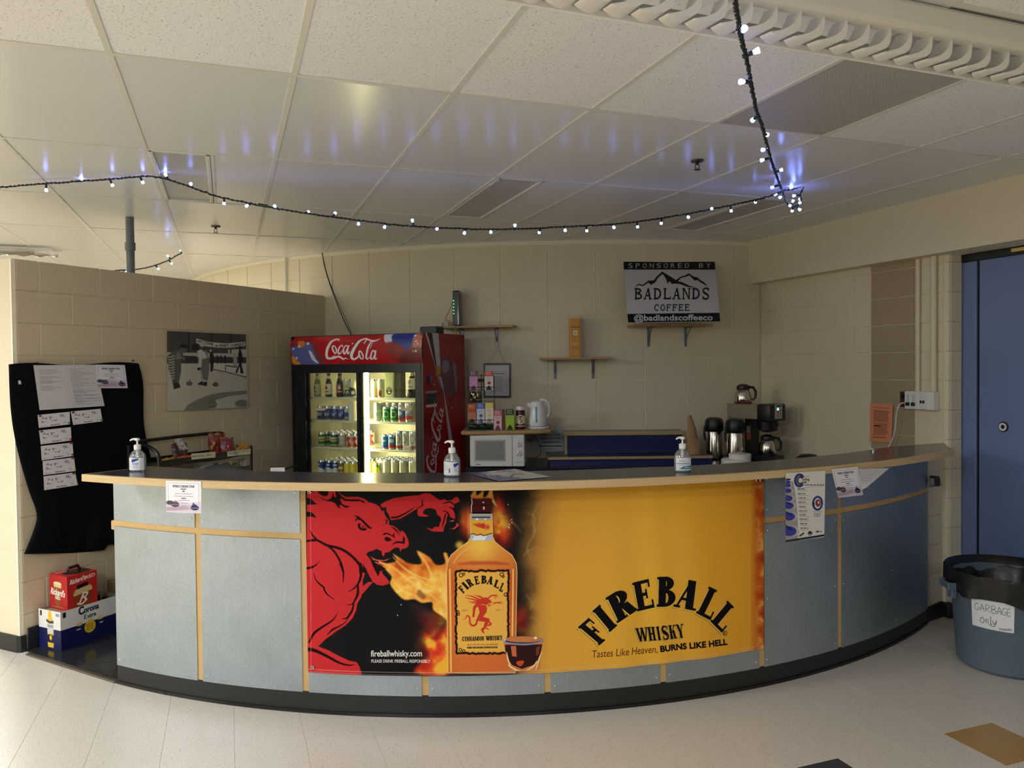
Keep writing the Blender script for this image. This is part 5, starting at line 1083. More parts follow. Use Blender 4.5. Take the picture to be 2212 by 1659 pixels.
for x in (xl_, xr_): g.tube([(x, .10, .003), (x, -.01, .003)], .003)
g.tube([(xl_, -.01, .003), (xr_, -.01, .003)], .003); g.ob('wire_frame', M_black, rk, smooth=True)
A = Art(80, 30, (40, 34, 28)); A.tx('ELI', 14, 22, 30, 12, (206, 186, 130), bold=.5)
G().box((0, .096, zq(822)), (.075, .004, .026)).ob('brand_plate', mat('rack_plate', (40, 34, 28), .5), rk)
PKT = 'tea boxes in the wire rack'
topbox('tea_box', 'pink and plum tea box at top left of the black wire rack', 1014, 1032, 801, 843, ybox+.01, mat('pink_card', (196, 140, 180), .45), grp=PKT, art=teaart('tea_pink', (84, 76, 84), (206, 150, 192), (206, 160, 200), (90, 40, 84)))
topbox('tea_box', 'white tea box with red top and brown picture at rack upper right', 1047, 1065.5, 801, 843, ybox+.01, mat('cream_card', (220, 212, 204), .45), grp=PKT, art=teaart('tea_white', (196, 80, 62), (222, 214, 208), (150, 84, 66)))
topbox('tea_box', 'orange red topped tea box at lower left of the black rack', 1010, 1029, 873, 914, ybox, mat('orange_card', (196, 100, 60), .45), grp=PKT, art=teaart('tea_orange', (190, 78, 34), (176, 130, 110), (206, 110, 50), h1=.45))
topbox('tea_box', 'blue topped pale tea box in the lower middle of the rack', 1030, 1047.5, 871, 914, ybox, mat('blue_card', (150, 170, 206), .45), grp=PKT, art=teaart('tea_blue', (70, 100, 186), (204, 212, 228), (90, 100, 120), (110, 130, 160)))
topbox('tea_box', 'yellow topped white tea box at lower right of the rack', 1048.5, 1066, 870, 914, ybox, mat('yellow_card', (214, 196, 120), .45), grp=PKT, art=teaart('tea_yellow', (232, 206, 76), (226, 222, 214), (226, 206, 90), (150, 150, 160)))
topbox('tea_box', 'pink tea box with two red cherries standing beside the rack', 1067, 1084, 885, 927, ybox-.03, mat('rose_card', (206, 150, 160), .45), grp='tea boxes standing on the shelf', z0=zs, art=teaart('tea_rose', (196, 110, 120), (222, 190, 196), (150, 40, 50), (120, 60, 66)))
topbox('tea_box', 'dark red tea box seen edge on between pink and lime boxes', 1085, 1090.5, 884, 927, ybox-.02, mat('crimson_card', (120, 44, 40), .45), grp='tea boxes standing on the shelf', z0=zs)
topbox('tea_box', 'lime green tea box with dark green top beside the coffee jar', 1092.5, 1111, 884, 928, ybox-.04, mat('lime_card', (150, 190, 50), .45), grp='tea boxes standing on the shelf', z0=zs, art=teaart('tea_lime', (36, 60, 40), (160, 200, 52), (150, 196, 60), (30, 60, 34)))
# crumpled packets in the rack
def packet(name, label, cat, u0, u1, v0, v1, y, m, seed=1, bulge=.02, z0=None, lean=0, rzz=0, parent=None):
    a, b = ony(u0, v1, y), ony(u1, v0, y); w, h = b[0]-a[0], float(b[2]-a[2]); r = np.random.RandomState(seed); nz = r.rand(12, 12)
    def fn(p, q, s_):
        k = math.sin(math.pi*min(max(p, 0), 1))**.6*math.sin(math.pi*q)**.5; zz = q*h
        return Vector(((p-.5)*w*(1-.06*math.sin(q*9+seed)), s_*(bulge*k+.002)-.006*(nz[int(p*11), int(q*11)]-.5)*k*3+lean*q, zz+.006*math.sin(p*14+seed)*(q > .9)))
    g = G(); g.grid(lambda p, q: fn(p, q, -1), 10, 10); g.grid(lambda p, q: fn(p, q, 1), 10, 10); bmesh.ops.remove_doubles(g.bm, verts=g.bm.verts, dist=.0005)
    return tag(g.ob(name, m, None, ((a[0]+b[0])/2, y, float(a[2]) if z0 is None else z0), rzz, smooth=True), label, cat)
packet('foil_packet', 'crinkled silver and gold foil packet in the middle of the rack', 'packet', 1015, 1040, 846, 870, ybox+.03, mat('foil', (120, 112, 88), .2, metal=.9, var=.6, vs=30), 3, .02)
packet('tea_bag_pouch', 'dark green pouch lying at the bottom of the wire rack', 'packet', 1014, 1064, 914, 926, ybox+.03, mat('dark_green_foil', (26, 50, 42), .3, var=.4, vs=20), 5, .025, z0=zs)
# jar
p = ony(1124.5, 927, ybox+.0); j = thing('creamer_jar', 'maroon and cream jar with a white lid between lime box and kettle', 'jar', (p[0], ybox+.02, zs)); k = .00374
G().lathe([(0, 0), (.036, 0), (.038, .006), (.038, .05), (.034, .08), (.037, .11), (.037, .14), (.031, .152), (0, .152)], 24, uvh=(0, .155)).ob('body', None, j, smooth=True)
A = Art(160, 120, (70, 22, 34)); A.rect(-2, 36, 162, 84, (226, 214, 180)); A.ell(40, 60, 24, 30, (226, 214, 180)); A.ell(120, 60, 24, 30, (226, 214, 180))
for x in (40, 120): A.line([(x-10, 45), (x+6, 40), (x-4, 60), (x+10, 66), (x-2, 80)], 2.5, (70, 40, 34)); A.ell(x+6, 66, 6, 4, (206, 160, 90))
A.rect(-2, 96, 162, 104, (206, 190, 160)); j.children[0].data.materials.clear(); j.children[0].data.materials.append(artmat('jar_print', A, .3))
G().lathe([(.0, .152), (.034, .152), (.034, .176), (.031, .18), (0, .18)], 24).ob('lid', M_white, j, smooth=True)
# kettle
p = ony(1164, 926, 6.2); kt = thing('electric_kettle', 'white electric kettle with a blue water gauge at the end of the shelf', 'kettle', (p[0], 6.25, zs), .1); MK = mat('kettle_white', (226, 228, 228), .22)
G().lathe([(0, 0), (.085, 0), (.09, .006), (.086, .016), (0, .018)], 32).ob('base_plate', MK, kt, smooth=True)
G().lathe([(0, .02), (.074, .02), (.079, .03), (.077, .08), (.066, .15), (.056, .205), (.052, .212), (0, .214)], 32, (-.01, 0, 0)).ob('body', MK, kt, smooth=True)
G().lathe([(0, .226), (.03, .223), (.05, .213), (.052, .208)], 28, (-.01, 0, 0)).ob('lid', MK, kt, smooth=True)
g = G().tube([(-.045, 0, .165), (-.068, 0, .186), (-.09, 0, .205)], [.026, .02, .009], 10); g.ob('spout', MK, kt, smooth=True)
g = G().tube([(.01, 0, .222), (.035, 0, .232), (.062, 0, .222), (.083, 0, .19), (.09, 0, .15), (.085, 0, .115), (.074, 0, .092), (.06, 0, .085)], [.013, .014, .014, .013, .012, .012, .013, .012], 10); g.ob('handle', MK, kt, smooth=True)
g = G().box((-.028, -.069, .115), (.012, .014, .125), bev=.004, seg=2, rot=Matrix.Rotation(-.12, 3, 'X')); g.ob('water_gauge', mat('blue_gauge', (70, 176, 206), .15, spec=.7), kt, smooth=True)
# framed certificate on the wall
A = Art(150, 190, (226, 228, 228)); A.rect(26, 40, 136, 176, (150, 154, 158)); A.rect(28, 42, 134, 174, (222, 224, 226)); A.lines(40, 125, (54,), 6, (70, 70, 76), 1, .1); A.lines(36, 126, range(74, 168, 11), 3, (110, 112, 118), 2, .3)
qf = [(1048, 788), (1100, 788), (1100, 855), (1048, 855)]; t = thing('framed_certificate', 'black framed white certificate hanging on the block wall behind tea rack', 'picture frame', bk(1074, 822, .01))
o = sheet('certificate', None, None, qf, lambda u, v: bk(u, v, .012), artmat('certificate_print', A, .12), parent=None); o.parent = t; o.location = -t.location
c = [Vector(bk(u, v, .0)) for u, v in ((1045, 784.5), (1103, 784.5), (1103, 858.5), (1045, 858.5))]; g = G()
for i in range(4):
    a, b = c[i], c[(i+1) % 4]; ctr = sum(c, Vector())/4
    ia, ib = a.lerp(ctr, .1), b.lerp(ctr, .1); out = Vector((0, -1, 0)); g.extr([a, b, ib, ia], out*.02)
o = g.ob('frame', mat('black_frame', (20, 20, 26), .35), t); o.location = -t.location
g = G(); a_, b_, m_ = Vector(bk(1056, 785, .014)), Vector(bk(1092, 785, .014)), Vector(bk(1076, 752, .006)); g.tube([a_, m_, b_], .0012, 5); o = g.ob('hanging_string', mat('string_grey', (110, 100, 86), .7), t); o.location = -t.location
# wall shelves on brackets
M_brk = mat('bracket_steel', (112, 116, 130), .35, metal=.75)
def wshelf(label, u0, u1, v, us, depth=.2, hb=.165, th=.018):
    pz = float(bk((u0+u1)/2, v+2, depth)[2]); a0, a1 = angc(oncyl(u0, v, CW, RW+depth), CW), angc(oncyl(u1, v, CW, RW+depth), CW)
    t = thing('wall_shelf', label, 'shelf', (CW[0], CW[1], 0), 0, 'wooden shelves on steel brackets')
    A0, A1 = P3(O2, a0, RW+depth, 0), P3(O2, a1, RW+depth, 0); tn = (A1-A0).normalized(); bn = Vector((-tn.y, tn.x, 0))
    g = G().prism([(A0.x, A0.y), (A1.x, A1.y), ((A1+bn*(depth-.02)).x, (A1+bn*(depth-.02)).y), ((A0+bn*(depth-.02)).x, (A0+bn*(depth-.02)).y)], pz-th, pz); g.ob('shelf_board', M_dwood, t)
    for u in us:
        a = angc(oncyl(u, v+20, CW, RW+.01), CW); w = P3(O2, a, RW+.001, 0); n = P3(O2, a, 1, 0); tt = Vector((n.y*-1, n.x, 0)); b = thing('bracket', '', '', (0, 0, 0)); del b['label']; del b['category']; b.parent = t
        rot = Matrix.Rotation(math.atan2(n.y, n.x)+math.pi/2, 3, 'Z')
        G().box((w.x+n.x*.004, w.y+n.y*.004, pz-th-hb/2), (.022, .006, hb), rot=rot, bev=.0015).ob('upright', M_brk, b)
        c = w+n*depth*.43; G().box((c.x, c.y, pz-th-.004), (.02, depth*.8, .006), rot=rot, bev=.0015).ob('arm', M_brk, b)
        g = G(); g.tube([w+n*.006+Vector((0, 0, pz-th-hb*.7)), w+n*depth*.3+Vector((0, 0, pz-th-hb*.35)), w+n*depth*.62+Vector((0, 0, pz-th-.008))], .004, 6); g.ob('strut', M_brk, b)
    return pz
pz1 = wshelf('wooden wall shelf holding the black router, above the fridge', 946, 1108, 701, (999, 1073))
pz2 = wshelf('wooden wall shelf holding the tall golden box', 1166, 1322, 769.5, (1199, 1281))
pz3 = wshelf('wooden wall shelf under the black and white coffee sign', 1368, 1540, 698, (1401, 1481))
# router and its leads
p = bk(988, 700, .11); rt = thing('router', 'upright black router with green lights on the shelf above the fridge', 'router', (p[0], p[1], pz1), -.1); hr = float(bk(988, 629, .11)[2])-pz1
G().box((0, 0, hr/2), (.056, .14, hr), bev=.008, seg=2).ob('body', mat('router_black', (22, 24, 28), .25), rt); G().box((.02, 0, hr/2), (.022, .144, hr*.96), bev=.005).ob('gloss_panel', mat('router_gloss', (52, 58, 64), .1), rt)
for k in range(5): G().box((-.018, -.071, hr*(.35+.09*k)), (.006, .004, .006)).ob('led', mat('green_led', (60, 255, 120), .4, emit=6), rt)
tag(G().box((0, 0, .024), (.05, .04, .048), bev=.005).ob('power_plug', mat('plug_beige', (206, 204, 196), .4), None, tuple(bk(964, 696, .08)[:2])+(pz1,), 0), 'small white power plug block on the shelf left of the router', 'plug')
def cord(name, label, pts, r, m, n=6, cat='cord', parent=None):
    P = crom([tuple(p) for p in pts], 6); o = G().tube([Vector(p) for p in P], r, n).ob(name, m, parent, smooth=True)
    return tag(o, label, cat) if label else o
M_yel = mat('yellow_cord', (176, 140, 66), .5); M_blkc = mat('black_cord', (18, 18, 20), .5)
cord('power_lead', 'tan power cord running from the router shelf down behind the fridge', [bk(982, 642, .14), bk(970, 672, .15), bk(962, 690, .16), bk(972, 694, .2), bk(981, 702, .24), bk(986, 722, .25), bk(1000, 738, .2), bk(998, 764, .1), bk(1006, 778, .05), bk(1012, 800, .03)], .0035, M_yel)
cord('router_lead', 'thin black lead looping off the router shelf to the fridge top', [bk(958, 698, .1), bk(953, 708, .16), bk(948, 716, .2), bk(940, 717, .25)], .003, M_blkc)
cord('ceiling_cable', 'pair of black cables dropping from the ceiling behind the fridge', [bk(696, 546, .02), bk(701, 575, .03), bk(712, 612, .04), bk(728, 655, .06), bk(744, 695, .08), bk(757, 722, .1), bk(765, 760, .1)], .0045, M_blkc)
cord('ceiling_cable', 'second thinner dark cable hanging beside the black ceiling cable', [bk(696, 547, .02), bk(706, 590, .03), bk(722, 634, .05), bk(742, 680, .08), bk(759, 720, .1), bk(768, 760, .1)], .003, mat('grey_cord', (60, 60, 62), .5))
# thin conduit at the left of the back wall
cord('wall_conduit', 'thin cream painted conduit on the curved wall above the partition', [bk(616, 555, .016), bk(616.5, 590, .016), bk(617, 640, .016), bk(618, 720, .016)], .011, M_white, cat='pipe')
# golden box
p = bk(1242, 769, .1); hb = float(bk(1242, 686, .1)[2])-pz2; w_ = .088
gb = thing('bottle_box', 'tall golden orange bottle box standing on the middle wall shelf', 'box', (p[0], p[1], pz2), .02)
A = Art(60, 210, (206, 150, 62)); A.rect(4, 2, 56, 6, (236, 206, 130)); A.rect(4, 50, 56, 53, (96, 60, 30)); A.rect(18, 70, 42, 94, (236, 222, 190)); A.rect(26, 78, 34, 86, (170, 130, 70)); A.lines(16, 46, (136, 144), 4, (240, 214, 150), 1, .1); A.lines(12, 50, (160, 164), 2, (120, 80, 40), 2, .1); A.lines(20, 44, (176, 192), 3, (236, 210, 150), 4, .1); A.rect(2, 2, 5, 208, (226, 180, 90)); A.rect(55, 2, 58, 208, (180, 120, 50))
G().box((0, 0, hb/2), (w_, w_, hb), bev=.002).ob('carton', mat('gold_card', (200, 144, 60), .35), gb); G().grid(lambda a, b: Vector((-w_/2+w_*a, -w_/2-.0008, hb*b)), 1, 1).ob('printed_front', artmat('gold_box_print', A, .3), gb)
# coffee sponsor sign leaning on the wall
qs = [(1346.5, 566), (1543.5, 566), (1555.5, 694.5), (1356.5, 697)]
A = quadart(680, 450, qs, (206, 208, 214)); A.z(1200, 540, 3.4556); IK = (16, 16, 24)
A.poly([(500, 80), (1200, 80), (1200, 152), (500, 150)], IK); A.poly([(500, 482), (1240, 474), (1240, 560), (500, 560)], IK)
A.text('SPONSORED BY', (545, 137), (1158, 137), (545, 102), (214, 216, 222)) if False else None
for i, c in enumerate('SPONSORED BY'):
    if c != ' ': x = 545+i*52.6; A.tx(c, x, 137, 30 if c != 'Y' else 34, 35, (214, 216, 222))
A.text('@badlandscoffeeco', (588, 530), (1172, 526), (587, 490), (220, 222, 228), bold=1.6)
for P in ([(585, 285), (622, 258), (650, 268), (695, 236), (735, 234), (755, 205), (797, 166), (835, 190), (870, 212), (900, 232), (935, 205), (965, 198), (995, 180), (1030, 205), (1060, 212), (1080, 232), (1105, 246), (1140, 283), (1100, 260), (1078, 248), (1060, 232), (1038, 236), (1000, 196), (970, 208), (940, 214), (915, 240), (950, 250), (1000, 275), (1050, 290), (990, 285), (930, 262), (890, 258), (872, 262), (850, 240), (838, 262), (826, 222), (800, 184), (765, 215), (745, 248), (715, 268), (695, 250), (652, 278), (622, 268)],): A.poly(P, IK)
def slab(A, word, x0, x1, y, h, k=.2, n=.15):
    A.serifs(word, (x0, y), (x1, y), (x0+1, y-h), IK, k=k, n=n, gap=.2)
slab(A, 'BADLANDS', 590, 1150, 376, 84); slab(A, 'COFFEE', 738, 1002, 460, 48)
top_ = [np.array(bk(u, v, .012)) for u, v in qs[:2]]; bot_ = []
for u, v in (qs[2], qs[3]): r = ray(u, v); bot_.append(EY+r*((pz3+.004-EYE)/r[2]) if abs(r[2]) > 1e-4 and 5.8 < ((pz3+.004-EYE)/r[2]*r[1]) < 6.75 else np.array(bk(u, v, .17)))
cs = [Vector(x) for x in (*top_, *bot_)]
sg = thing('sponsor_sign', 'white sponsor sign with black mountain drawing leaning on the wall shelf', 'sign', sum(cs, Vector())/4)
nn = (cs[1]-cs[0]).cross(cs[3]-cs[0]).normalized(); nn = -nn if nn.y > 0 else nn
bil = lambda a, b: (cs[0]*(1-a)+cs[1]*a)*b+(cs[3]*(1-a)+cs[2]*a)*(1-b)
g = G(); g.grid(lambda a, b: bil(a, b)+nn*.002, 4, 4); g.grid(lambda a, b: bil(1-a, b)-nn*.003, 4, 4)
for p, q in (((0, 0), (1, 0)), ((1, 0), (1, 1)), ((1, 1), (0, 1)), ((0, 1), (0, 0))): g.poly([bil(*p)-nn*.003, bil(*q)-nn*.003, bil(*q)+nn*.002, bil(*p)+nn*.002])
o = g.ob('board', mat('sign_board', (200, 202, 206), .5), sg); o.location = -sg.location
g = G().grid(lambda a, b: bil(a, b)+nn*.0035, 4, 4); o = g.ob('printed_face', artmat('sponsor_print', A, .5), sg, fix=False); o.location = -sg.location
# occupancy notice
A = Art(150, 130, (196, 208, 206)); 
for y in (46, 66, 86): A.tx('PERSONS', 44, y, 86, 8, (90, 100, 110), bold=.6); 
A.lines(40, 130, (30, 54, 74), 3, (110, 120, 126), 1, .2); A.rect(34, 98, 140, 105, (60, 66, 74), a=.8); A.lines(50, 120, (114, 122), 3, (110, 120, 126), 4, .2)
sheet('notice_sheet', 'pale blue notice in a plastic sleeve behind the microwave cord', 'notice', [(1150, 924), (1219, 921), (1218, 975), (1149, 975)], lambda u, v: bk(u, v, .014), artmat('occupancy_print', A, .15))
cord('kettle_cord', 'thin grey cord hanging down beside the microwave to the counter', [bk(1152, 940, .08), bk(1164, 955, .12), bk(1169, 975, .14), bk(1162, 986, .16), bk(1150, 990, .2), bk(1142, 989, .3)], .003, mat('grey_cord', ()))
# paper bag
p = ony(1493, 981, 6.30); pbz = .91+hL; A = None
g = G(); nzb = np.random.RandomState(8).rand(14, 30); rings = []
for k in range(14):
    f = k/13; w = .062*(1-.74*f**1.25); dd_ = .04*(1-.8*max(0, (f-.3)/.7)); cx = -.012-.03*f+.004*math.sin(f*11)
    rings.append([g.bm.verts.new((cx+w*math.cos(t)*(1+.3*(nzb[k, i]-.5))*(1 if abs(math.cos(t)) > .7 else 1.05), dd_*math.sin(t)*(1+.4*(nzb[k, i]-.5)), .305*f+.008*math.sin(t*2)*(k == 13))) for i, t in enumerate(np.arange(20)*math.pi/10)])
for a, b in zip(rings, rings[1:]):
    for i in range(20): g.bm.faces.new((a[i], a[(i+1) % 20], b[(i+1) % 20], b[i]))
g.bm.faces.new(rings[0][::-1]); g.bm.faces.new(rings[-1])
tag(g.ob('paper_bag', mat('kraft_paper', (158, 130, 94), .75, var=.12, vs=8, bump=.5, bs=30), None, (p[0]+.022, 6.25, pbz), 0, smooth=True), 'crumpled brown paper bag standing on the navy step shelf', 'bag')
# airpots
M_steel = mat('polished_steel', (196, 192, 184), .16, metal=1)
def airpot(u, y, label):
    p = ony(u, 990, y); t = thing('airpot', label, 'thermos', (p[0], y, .91), .35, 'steel coffee airpots'); r = .068; h = .36
    G().lathe([(0, 0), (r, 0), (r, .235), (r*.97, .24), (0, .24)], 32).ob('body', M_steel, t, smooth=True)
    G().lathe([(r*1.0, .232), (r*1.07, .24), (r*1.12, .27), (r*1.1, .31), (r*.95, .338), (r*.6, .348), (0, .35)], 32, sy=1.05).ob('pump_head', M_black, t, smooth=True)
    G().box((.0, -r*.95, .29), (.05, .05, .03), bev=.01, seg=2).ob('spout', M_black, t, smooth=True); G().lathe([(0, .352), (.018, .351), (.02, .347)], 20, (.0, -.012, 0)).ob('pump_button', M_grey, t, smooth=True)
    g = G().tube([(-r*.95, 0, .31), (-r*1.32, 0, .27), (-r*1.42, 0, .21), (-r*1.25, 0, .165)], [.012, .011, .01, .009], 8); g.ob('handle', M_black, t, smooth=True); G().lathe([(r*1.0, 0), (r*1.03, .004), (r*1.03, .012), (r*1.0, .016)], 32).ob('base_ring', M_black, t, smooth=True); return t
airpot(1543, 6.47, 'steel airpot with black pump lid, left of the two beside the paper bag'); airpot(1588, 6.32, 'steel airpot with black pump lid, right of the two beside the coffee maker')
# coffee maker
p = ony(1655, 990, 6.42); cm = thing('coffee_maker', 'commercial coffee maker with black head and green light in the corner', 'coffee maker', (2.03, 6.42, .91), math.radians(38)); M_dsteel = mat('beige_reflecting_steel', (170, 164, 144), .3, metal=.55)  # stainless steel; the beige it reflects is put into its base colour
G().box((0, .02, .02), (.2, .42, .04), bev=.006).ob('base', mat('maker_black', (20, 20, 22), .35), cm); G().box((0, .13, .21), (.2, .16, .36), bev=.004).ob('column', M_dsteel, cm); G().box((0, .048, .19), (.19, .01, .3)).ob('splash_panel', M_black, cm)
G().box((0, .07, .40), (.21, .30, .12), bev=.004).ob('head_housing', M_dsteel, cm); G().box((0, -.135, .395), (.22, .13, .14), bev=.014, seg=2).ob('control_head', M_black, cm, smooth=True)
G().box((.0, -.2025, .405), (.10, .004, .115), bev=.001).ob('control_panel', mat('panel_silver', (176, 176, 180), .3), cm)
G().lathe([(0, .004), (.009, .003), (.009, 0)], 14, (-.012, -.204, .425), axis=(0, -1, 0)).ob('green_lamp', mat('green_lamp', (120, 255, 190), .3, emit=5), cm)
for z in (.398, .371): G().lathe([(0, .004), (.0095, .003), (.0095, 0)], 14, (-.012, -.204, z), axis=(0, -1, 0)).ob('red_switch', mat('red_switch', (176, 30, 40), .3), cm)
g = G(); g.box((.0, -.2046, .45), (.07, .001, .012)); [g.box((.026, -.2046, z), (.01, .001, .012)) for z in (.41, .39, .37)]; g.ob('panel_marks', M_black, cm)
g = G().lathe([(.085, .32), (.08, .25), (.035, .235), (.0, .235)], 24, (0, -.1, 0)); g.ob('brew_basket', M_black, cm, smooth=True); G().box((0, -.175, .30), (.02, .06, .016), bev=.004).ob('basket_handle', M_black, cm); G().lathe([(0, .04), (.075, .04), (.075, .047), (0, .047)], 24, (0, -.1, 0)).ob('warmer_plate', M_black, cm)
G().box((-.06, .04, .19), (.06, .004, .05)).ob('red_label', mat('red_label', (196, 70, 50), .4), cm); G().box((-.06, .041, .25), (.05, .004, .06)).ob('grey_label', mat('grey_label', (150, 154, 158), .4), cm)
def carafe(loc, rz, label, lidc=M_black, ring=None):
    t = thing('coffee_carafe', label, 'carafe', loc, rz, 'steel coffee carafes')
    G().lathe([(0, 0), (.064, 0), (.072, .012), (.074, .04), (.066, .09), (.055, .115), (.05, .12), (0, .121)], 32).ob('body', M_steel, t, smooth=True)
    G().lathe([(.052, .116), (.056, .125), (.05, .15), (.03, .162), (0, .165)], 28).ob('lid', lidc, t, smooth=True)
    g = G().tube([(.048, 0, .14), (.085, 0, .135), (.105, 0, .10), (.10, 0, .05), (.078, 0, .03)], [.01, .012, .011, .01, .009], 8); g.ob('handle', M_black, t, smooth=True)
    if ring: G().lathe([(.06, -.0), (.071, .0), (.074, .012), (.072, .012)], 28).ob('base_band', ring, t, smooth=True)
    return t
a38 = math.radians(38); cl = lambda x, y, z: (2.03+x*math.cos(a38)-y*math.sin(a38), 6.42+x*math.sin(a38)+y*math.cos(a38), .91+z)
carafe(cl(0, -.1, .048), math.radians(-20), 'steel carafe with black lid under the coffee maker basket')
carafe(cl(-.02, .12, .4605), math.radians(-30), 'steel carafe with black lid on top of the coffee maker', ring=mat('red_band', (130, 34, 30), .4))
# two white drums and the red and black cap
p = ony(1590, 1003, 5.98); t = thing('paper_roll_holder', 'white two tier round container with a small knob behind the bar', 'container', (p[0], 5.98, .91)); M_w2 = mat('white_ceramic', (228, 226, 218), .35)
G().lathe([(0, 0), (.11, 0), (.112, .004), (.112, .055), (.10, .062), (0, .062)], 32).ob('lower_drum', M_w2, t, smooth=True); G().lathe([(0, .062), (.084, .062), (.085, .095), (.08, .1), (0, .1)], 32, (.03, .0, 0)).ob('upper_drum', M_w2, t, smooth=True); G().lathe([(0, .1), (.005, .1), (.005, .112), (.012, .114), (.012, .12), (0, .121)], 16, (.02, 0, 0)).ob('knob', M_chrome, t, smooth=True)
wk = thing('side_counter', 'dark counter end against the right wall behind the bar', 'counter', (2.22, 5.55, 0), ar+math.pi/2)
G().box((0, 0, .935), (.5, .9, .03), bev=.003).ob('counter_slab', M_navtop, wk); G().box((0, 0, .46), (.46, .86, .919)).ob('cabinet_body', M_navy, wk)
p = ony(1735, 988, 5.6); t = thing('cap', 'red and black baseball cap lying behind the bar by the wall', 'cap', (2.15, 5.62, .951), .5)
G().lathe([(.095, 0), (.094, .03), (.08, .065), (.05, .088), (0, .096)], 28, sx=1.1).ob('crown', M_black, t, smooth=True); G().prism([(.07, -.07), (.16, -.06), (.19, 0), (.16, .06), (.07, .07)], .002, .01).ob('visor', mat('cap_red', (176, 30, 44), .7), t)
G().box((.0, -.1, .04), (.03, .012, .02), rot=Matrix.Rotation(.2, 3, 'X')).ob('badge', M_chrome, t)
# ------------------------------------------------------------------ on the right wall
A = Art(120, 190, (226, 146, 108)); A.lines(18, 104, (20,), 3, (90, 56, 44), 1, .05); A.lines(20, 104, list(range(34, 60, 5))+list(range(64, 92, 5))+list(range(98, 150, 5)), 2.6, (84, 52, 40), 2, .15); A.rect(20, 108, 58, 113, (40, 26, 22)); A.lines(14, 104, (154, 166, 170), 2.5, (84, 52, 40), 3, .3)
sheet('orange_notice', 'orange sheet of typed text on the brown stripe above the bar', 'notice', [(1880, 871), (1929, 874), (1926, 956), (1879, 953)], lambda u, v: onR(u, v, .012), artmat('orange_notice_print', A, .7))
for k, (u, lab, r) in enumerate(((1983, 'thin cream conduit running down the right wall, left of two', .014), (2017, 'thicker cream conduit beside the door jamb, right of two', .019))):
    zt_, zb_ = float(onR(u, 560 if k == 0 else 553, r)[2]), float(onR(u+2, 846, r)[2]); q = onR(u, 700, r+.006); tag(G().lathe([(r, zb_), (r, min(zt_, 2.409))], 14, (q[0], q[1], 0)).ob('conduit', M_block, None, smooth=True), lab, 'pipe', 'conduits on the right wall')
b0, b1 = sRw(1953, 866), sRw(2031, 866); zT, zB = float(onR(1990, 846, .05)[2]), float(onR(1990, 885, .05)[2])
eb = thing('switch_box', 'surface mounted white control box with two sliders on right wall', 'switch', RW_(0, 0, 0), ar); H_ = zT-zB; zc = (zT+zB)/2
sB = lambda u: sRw(u, 866)
def rb(name, ua, ub, z0, z1, h, m, par=eb, bev=.003):
    x0, x1 = sB(ua), sB(ub); return G().box(((x0+x1)/2, -h/2-.006, (z0+z1)/2), (x1-x0, h, z1-z0), bev=bev).ob(name, m, par)
M_dk = mat('dark_socket', (66, 46, 44), .4)
rb('box_body', 1967, 2030, zB, zT, .05, M_white); rb('phone_jack_plate', 1952, 1967, zB+.01, zT-.004, .03, M_dk); pl_ = rb('slider_plate', 1968, 1999, zB+.002, zT-.002, .055, mat('white_plate', (226, 228, 232), .3)); rb('button_plate', 2000, 2019, zB+.004, zT-.006, .054, mat('white_plate', ()))
for u in (1976, 1988):
    rb('slot', u-2.6, u+2.6, zc-.02, zc+.04, .057, mat('slot_pale', (196, 206, 200), .4), bev=0); rb('slider_knob', u-3.2, u+3.2, zc-.038, zc-.014, .07, M_black)
for u in (2003.5, 2009.5): rb('push_button', u-2, u+2, zc-.018, zc+.002, .06, M_black)
rb('red_label', 1954, 1966, zc-.035, zc-.012, .033, mat('dark_red_label', (120, 40, 40), .5), bev=0); rb('socket_hole', 1956, 1962, zc+.01, zc+.035, .034, M_black, bev=0)
cord('phone_cord', 'white twisted cord hanging from the control box to the bar', [onR(1955, 870, .045), onR(1946, 872, .06), onR(1939, 882, .07), onR(1936, 900, .06), onR(1934, 925, .05), onR(1928, 948, .05), onR(1919, 966, .06), onR(1912, 980, .08), onR(1906, 1000, .1)], .004, M_white)
c = onz(1887, 976, 1.177); t = thing('cable_grommet', 'small chrome cable grommet with white plug standing on the bar top', 'grommet', c); G().lathe([(.014, 0), (.014, .006), (.009, .012), (.006, .012)], 18).ob('ring', M_chrome, t, smooth=True); G().tube([(0, 0, .004), (-.008, 0, .018), (-.022, .0, .024)], .005, 8).ob('plug', M_white, t, smooth=True)
# black half-round fitting at the bar's end
q = P3(CB, 45.9, 4.135, 0); zf = float(oncyl(2008, 1040, CB, 4.14)[2]); t = thing('bar_fitting', 'small black half round fitting at the right end of the bar', 'fitting', (q.x, q.y, zf), math.radians(46))
g = G(); g.extr([(0, 0, -.03), (.055, 0, -.03), (.055, 0, -.01), (.045, 0, .018), (.02, 0, .035), (0, 0, .032)], (0, -.05, 0)); g.ob('shell', M_black, t); G().box((-.012, -.02, .0), (.02, .03, .05), bev=.004).ob('mounting_plate', M_grey, t)
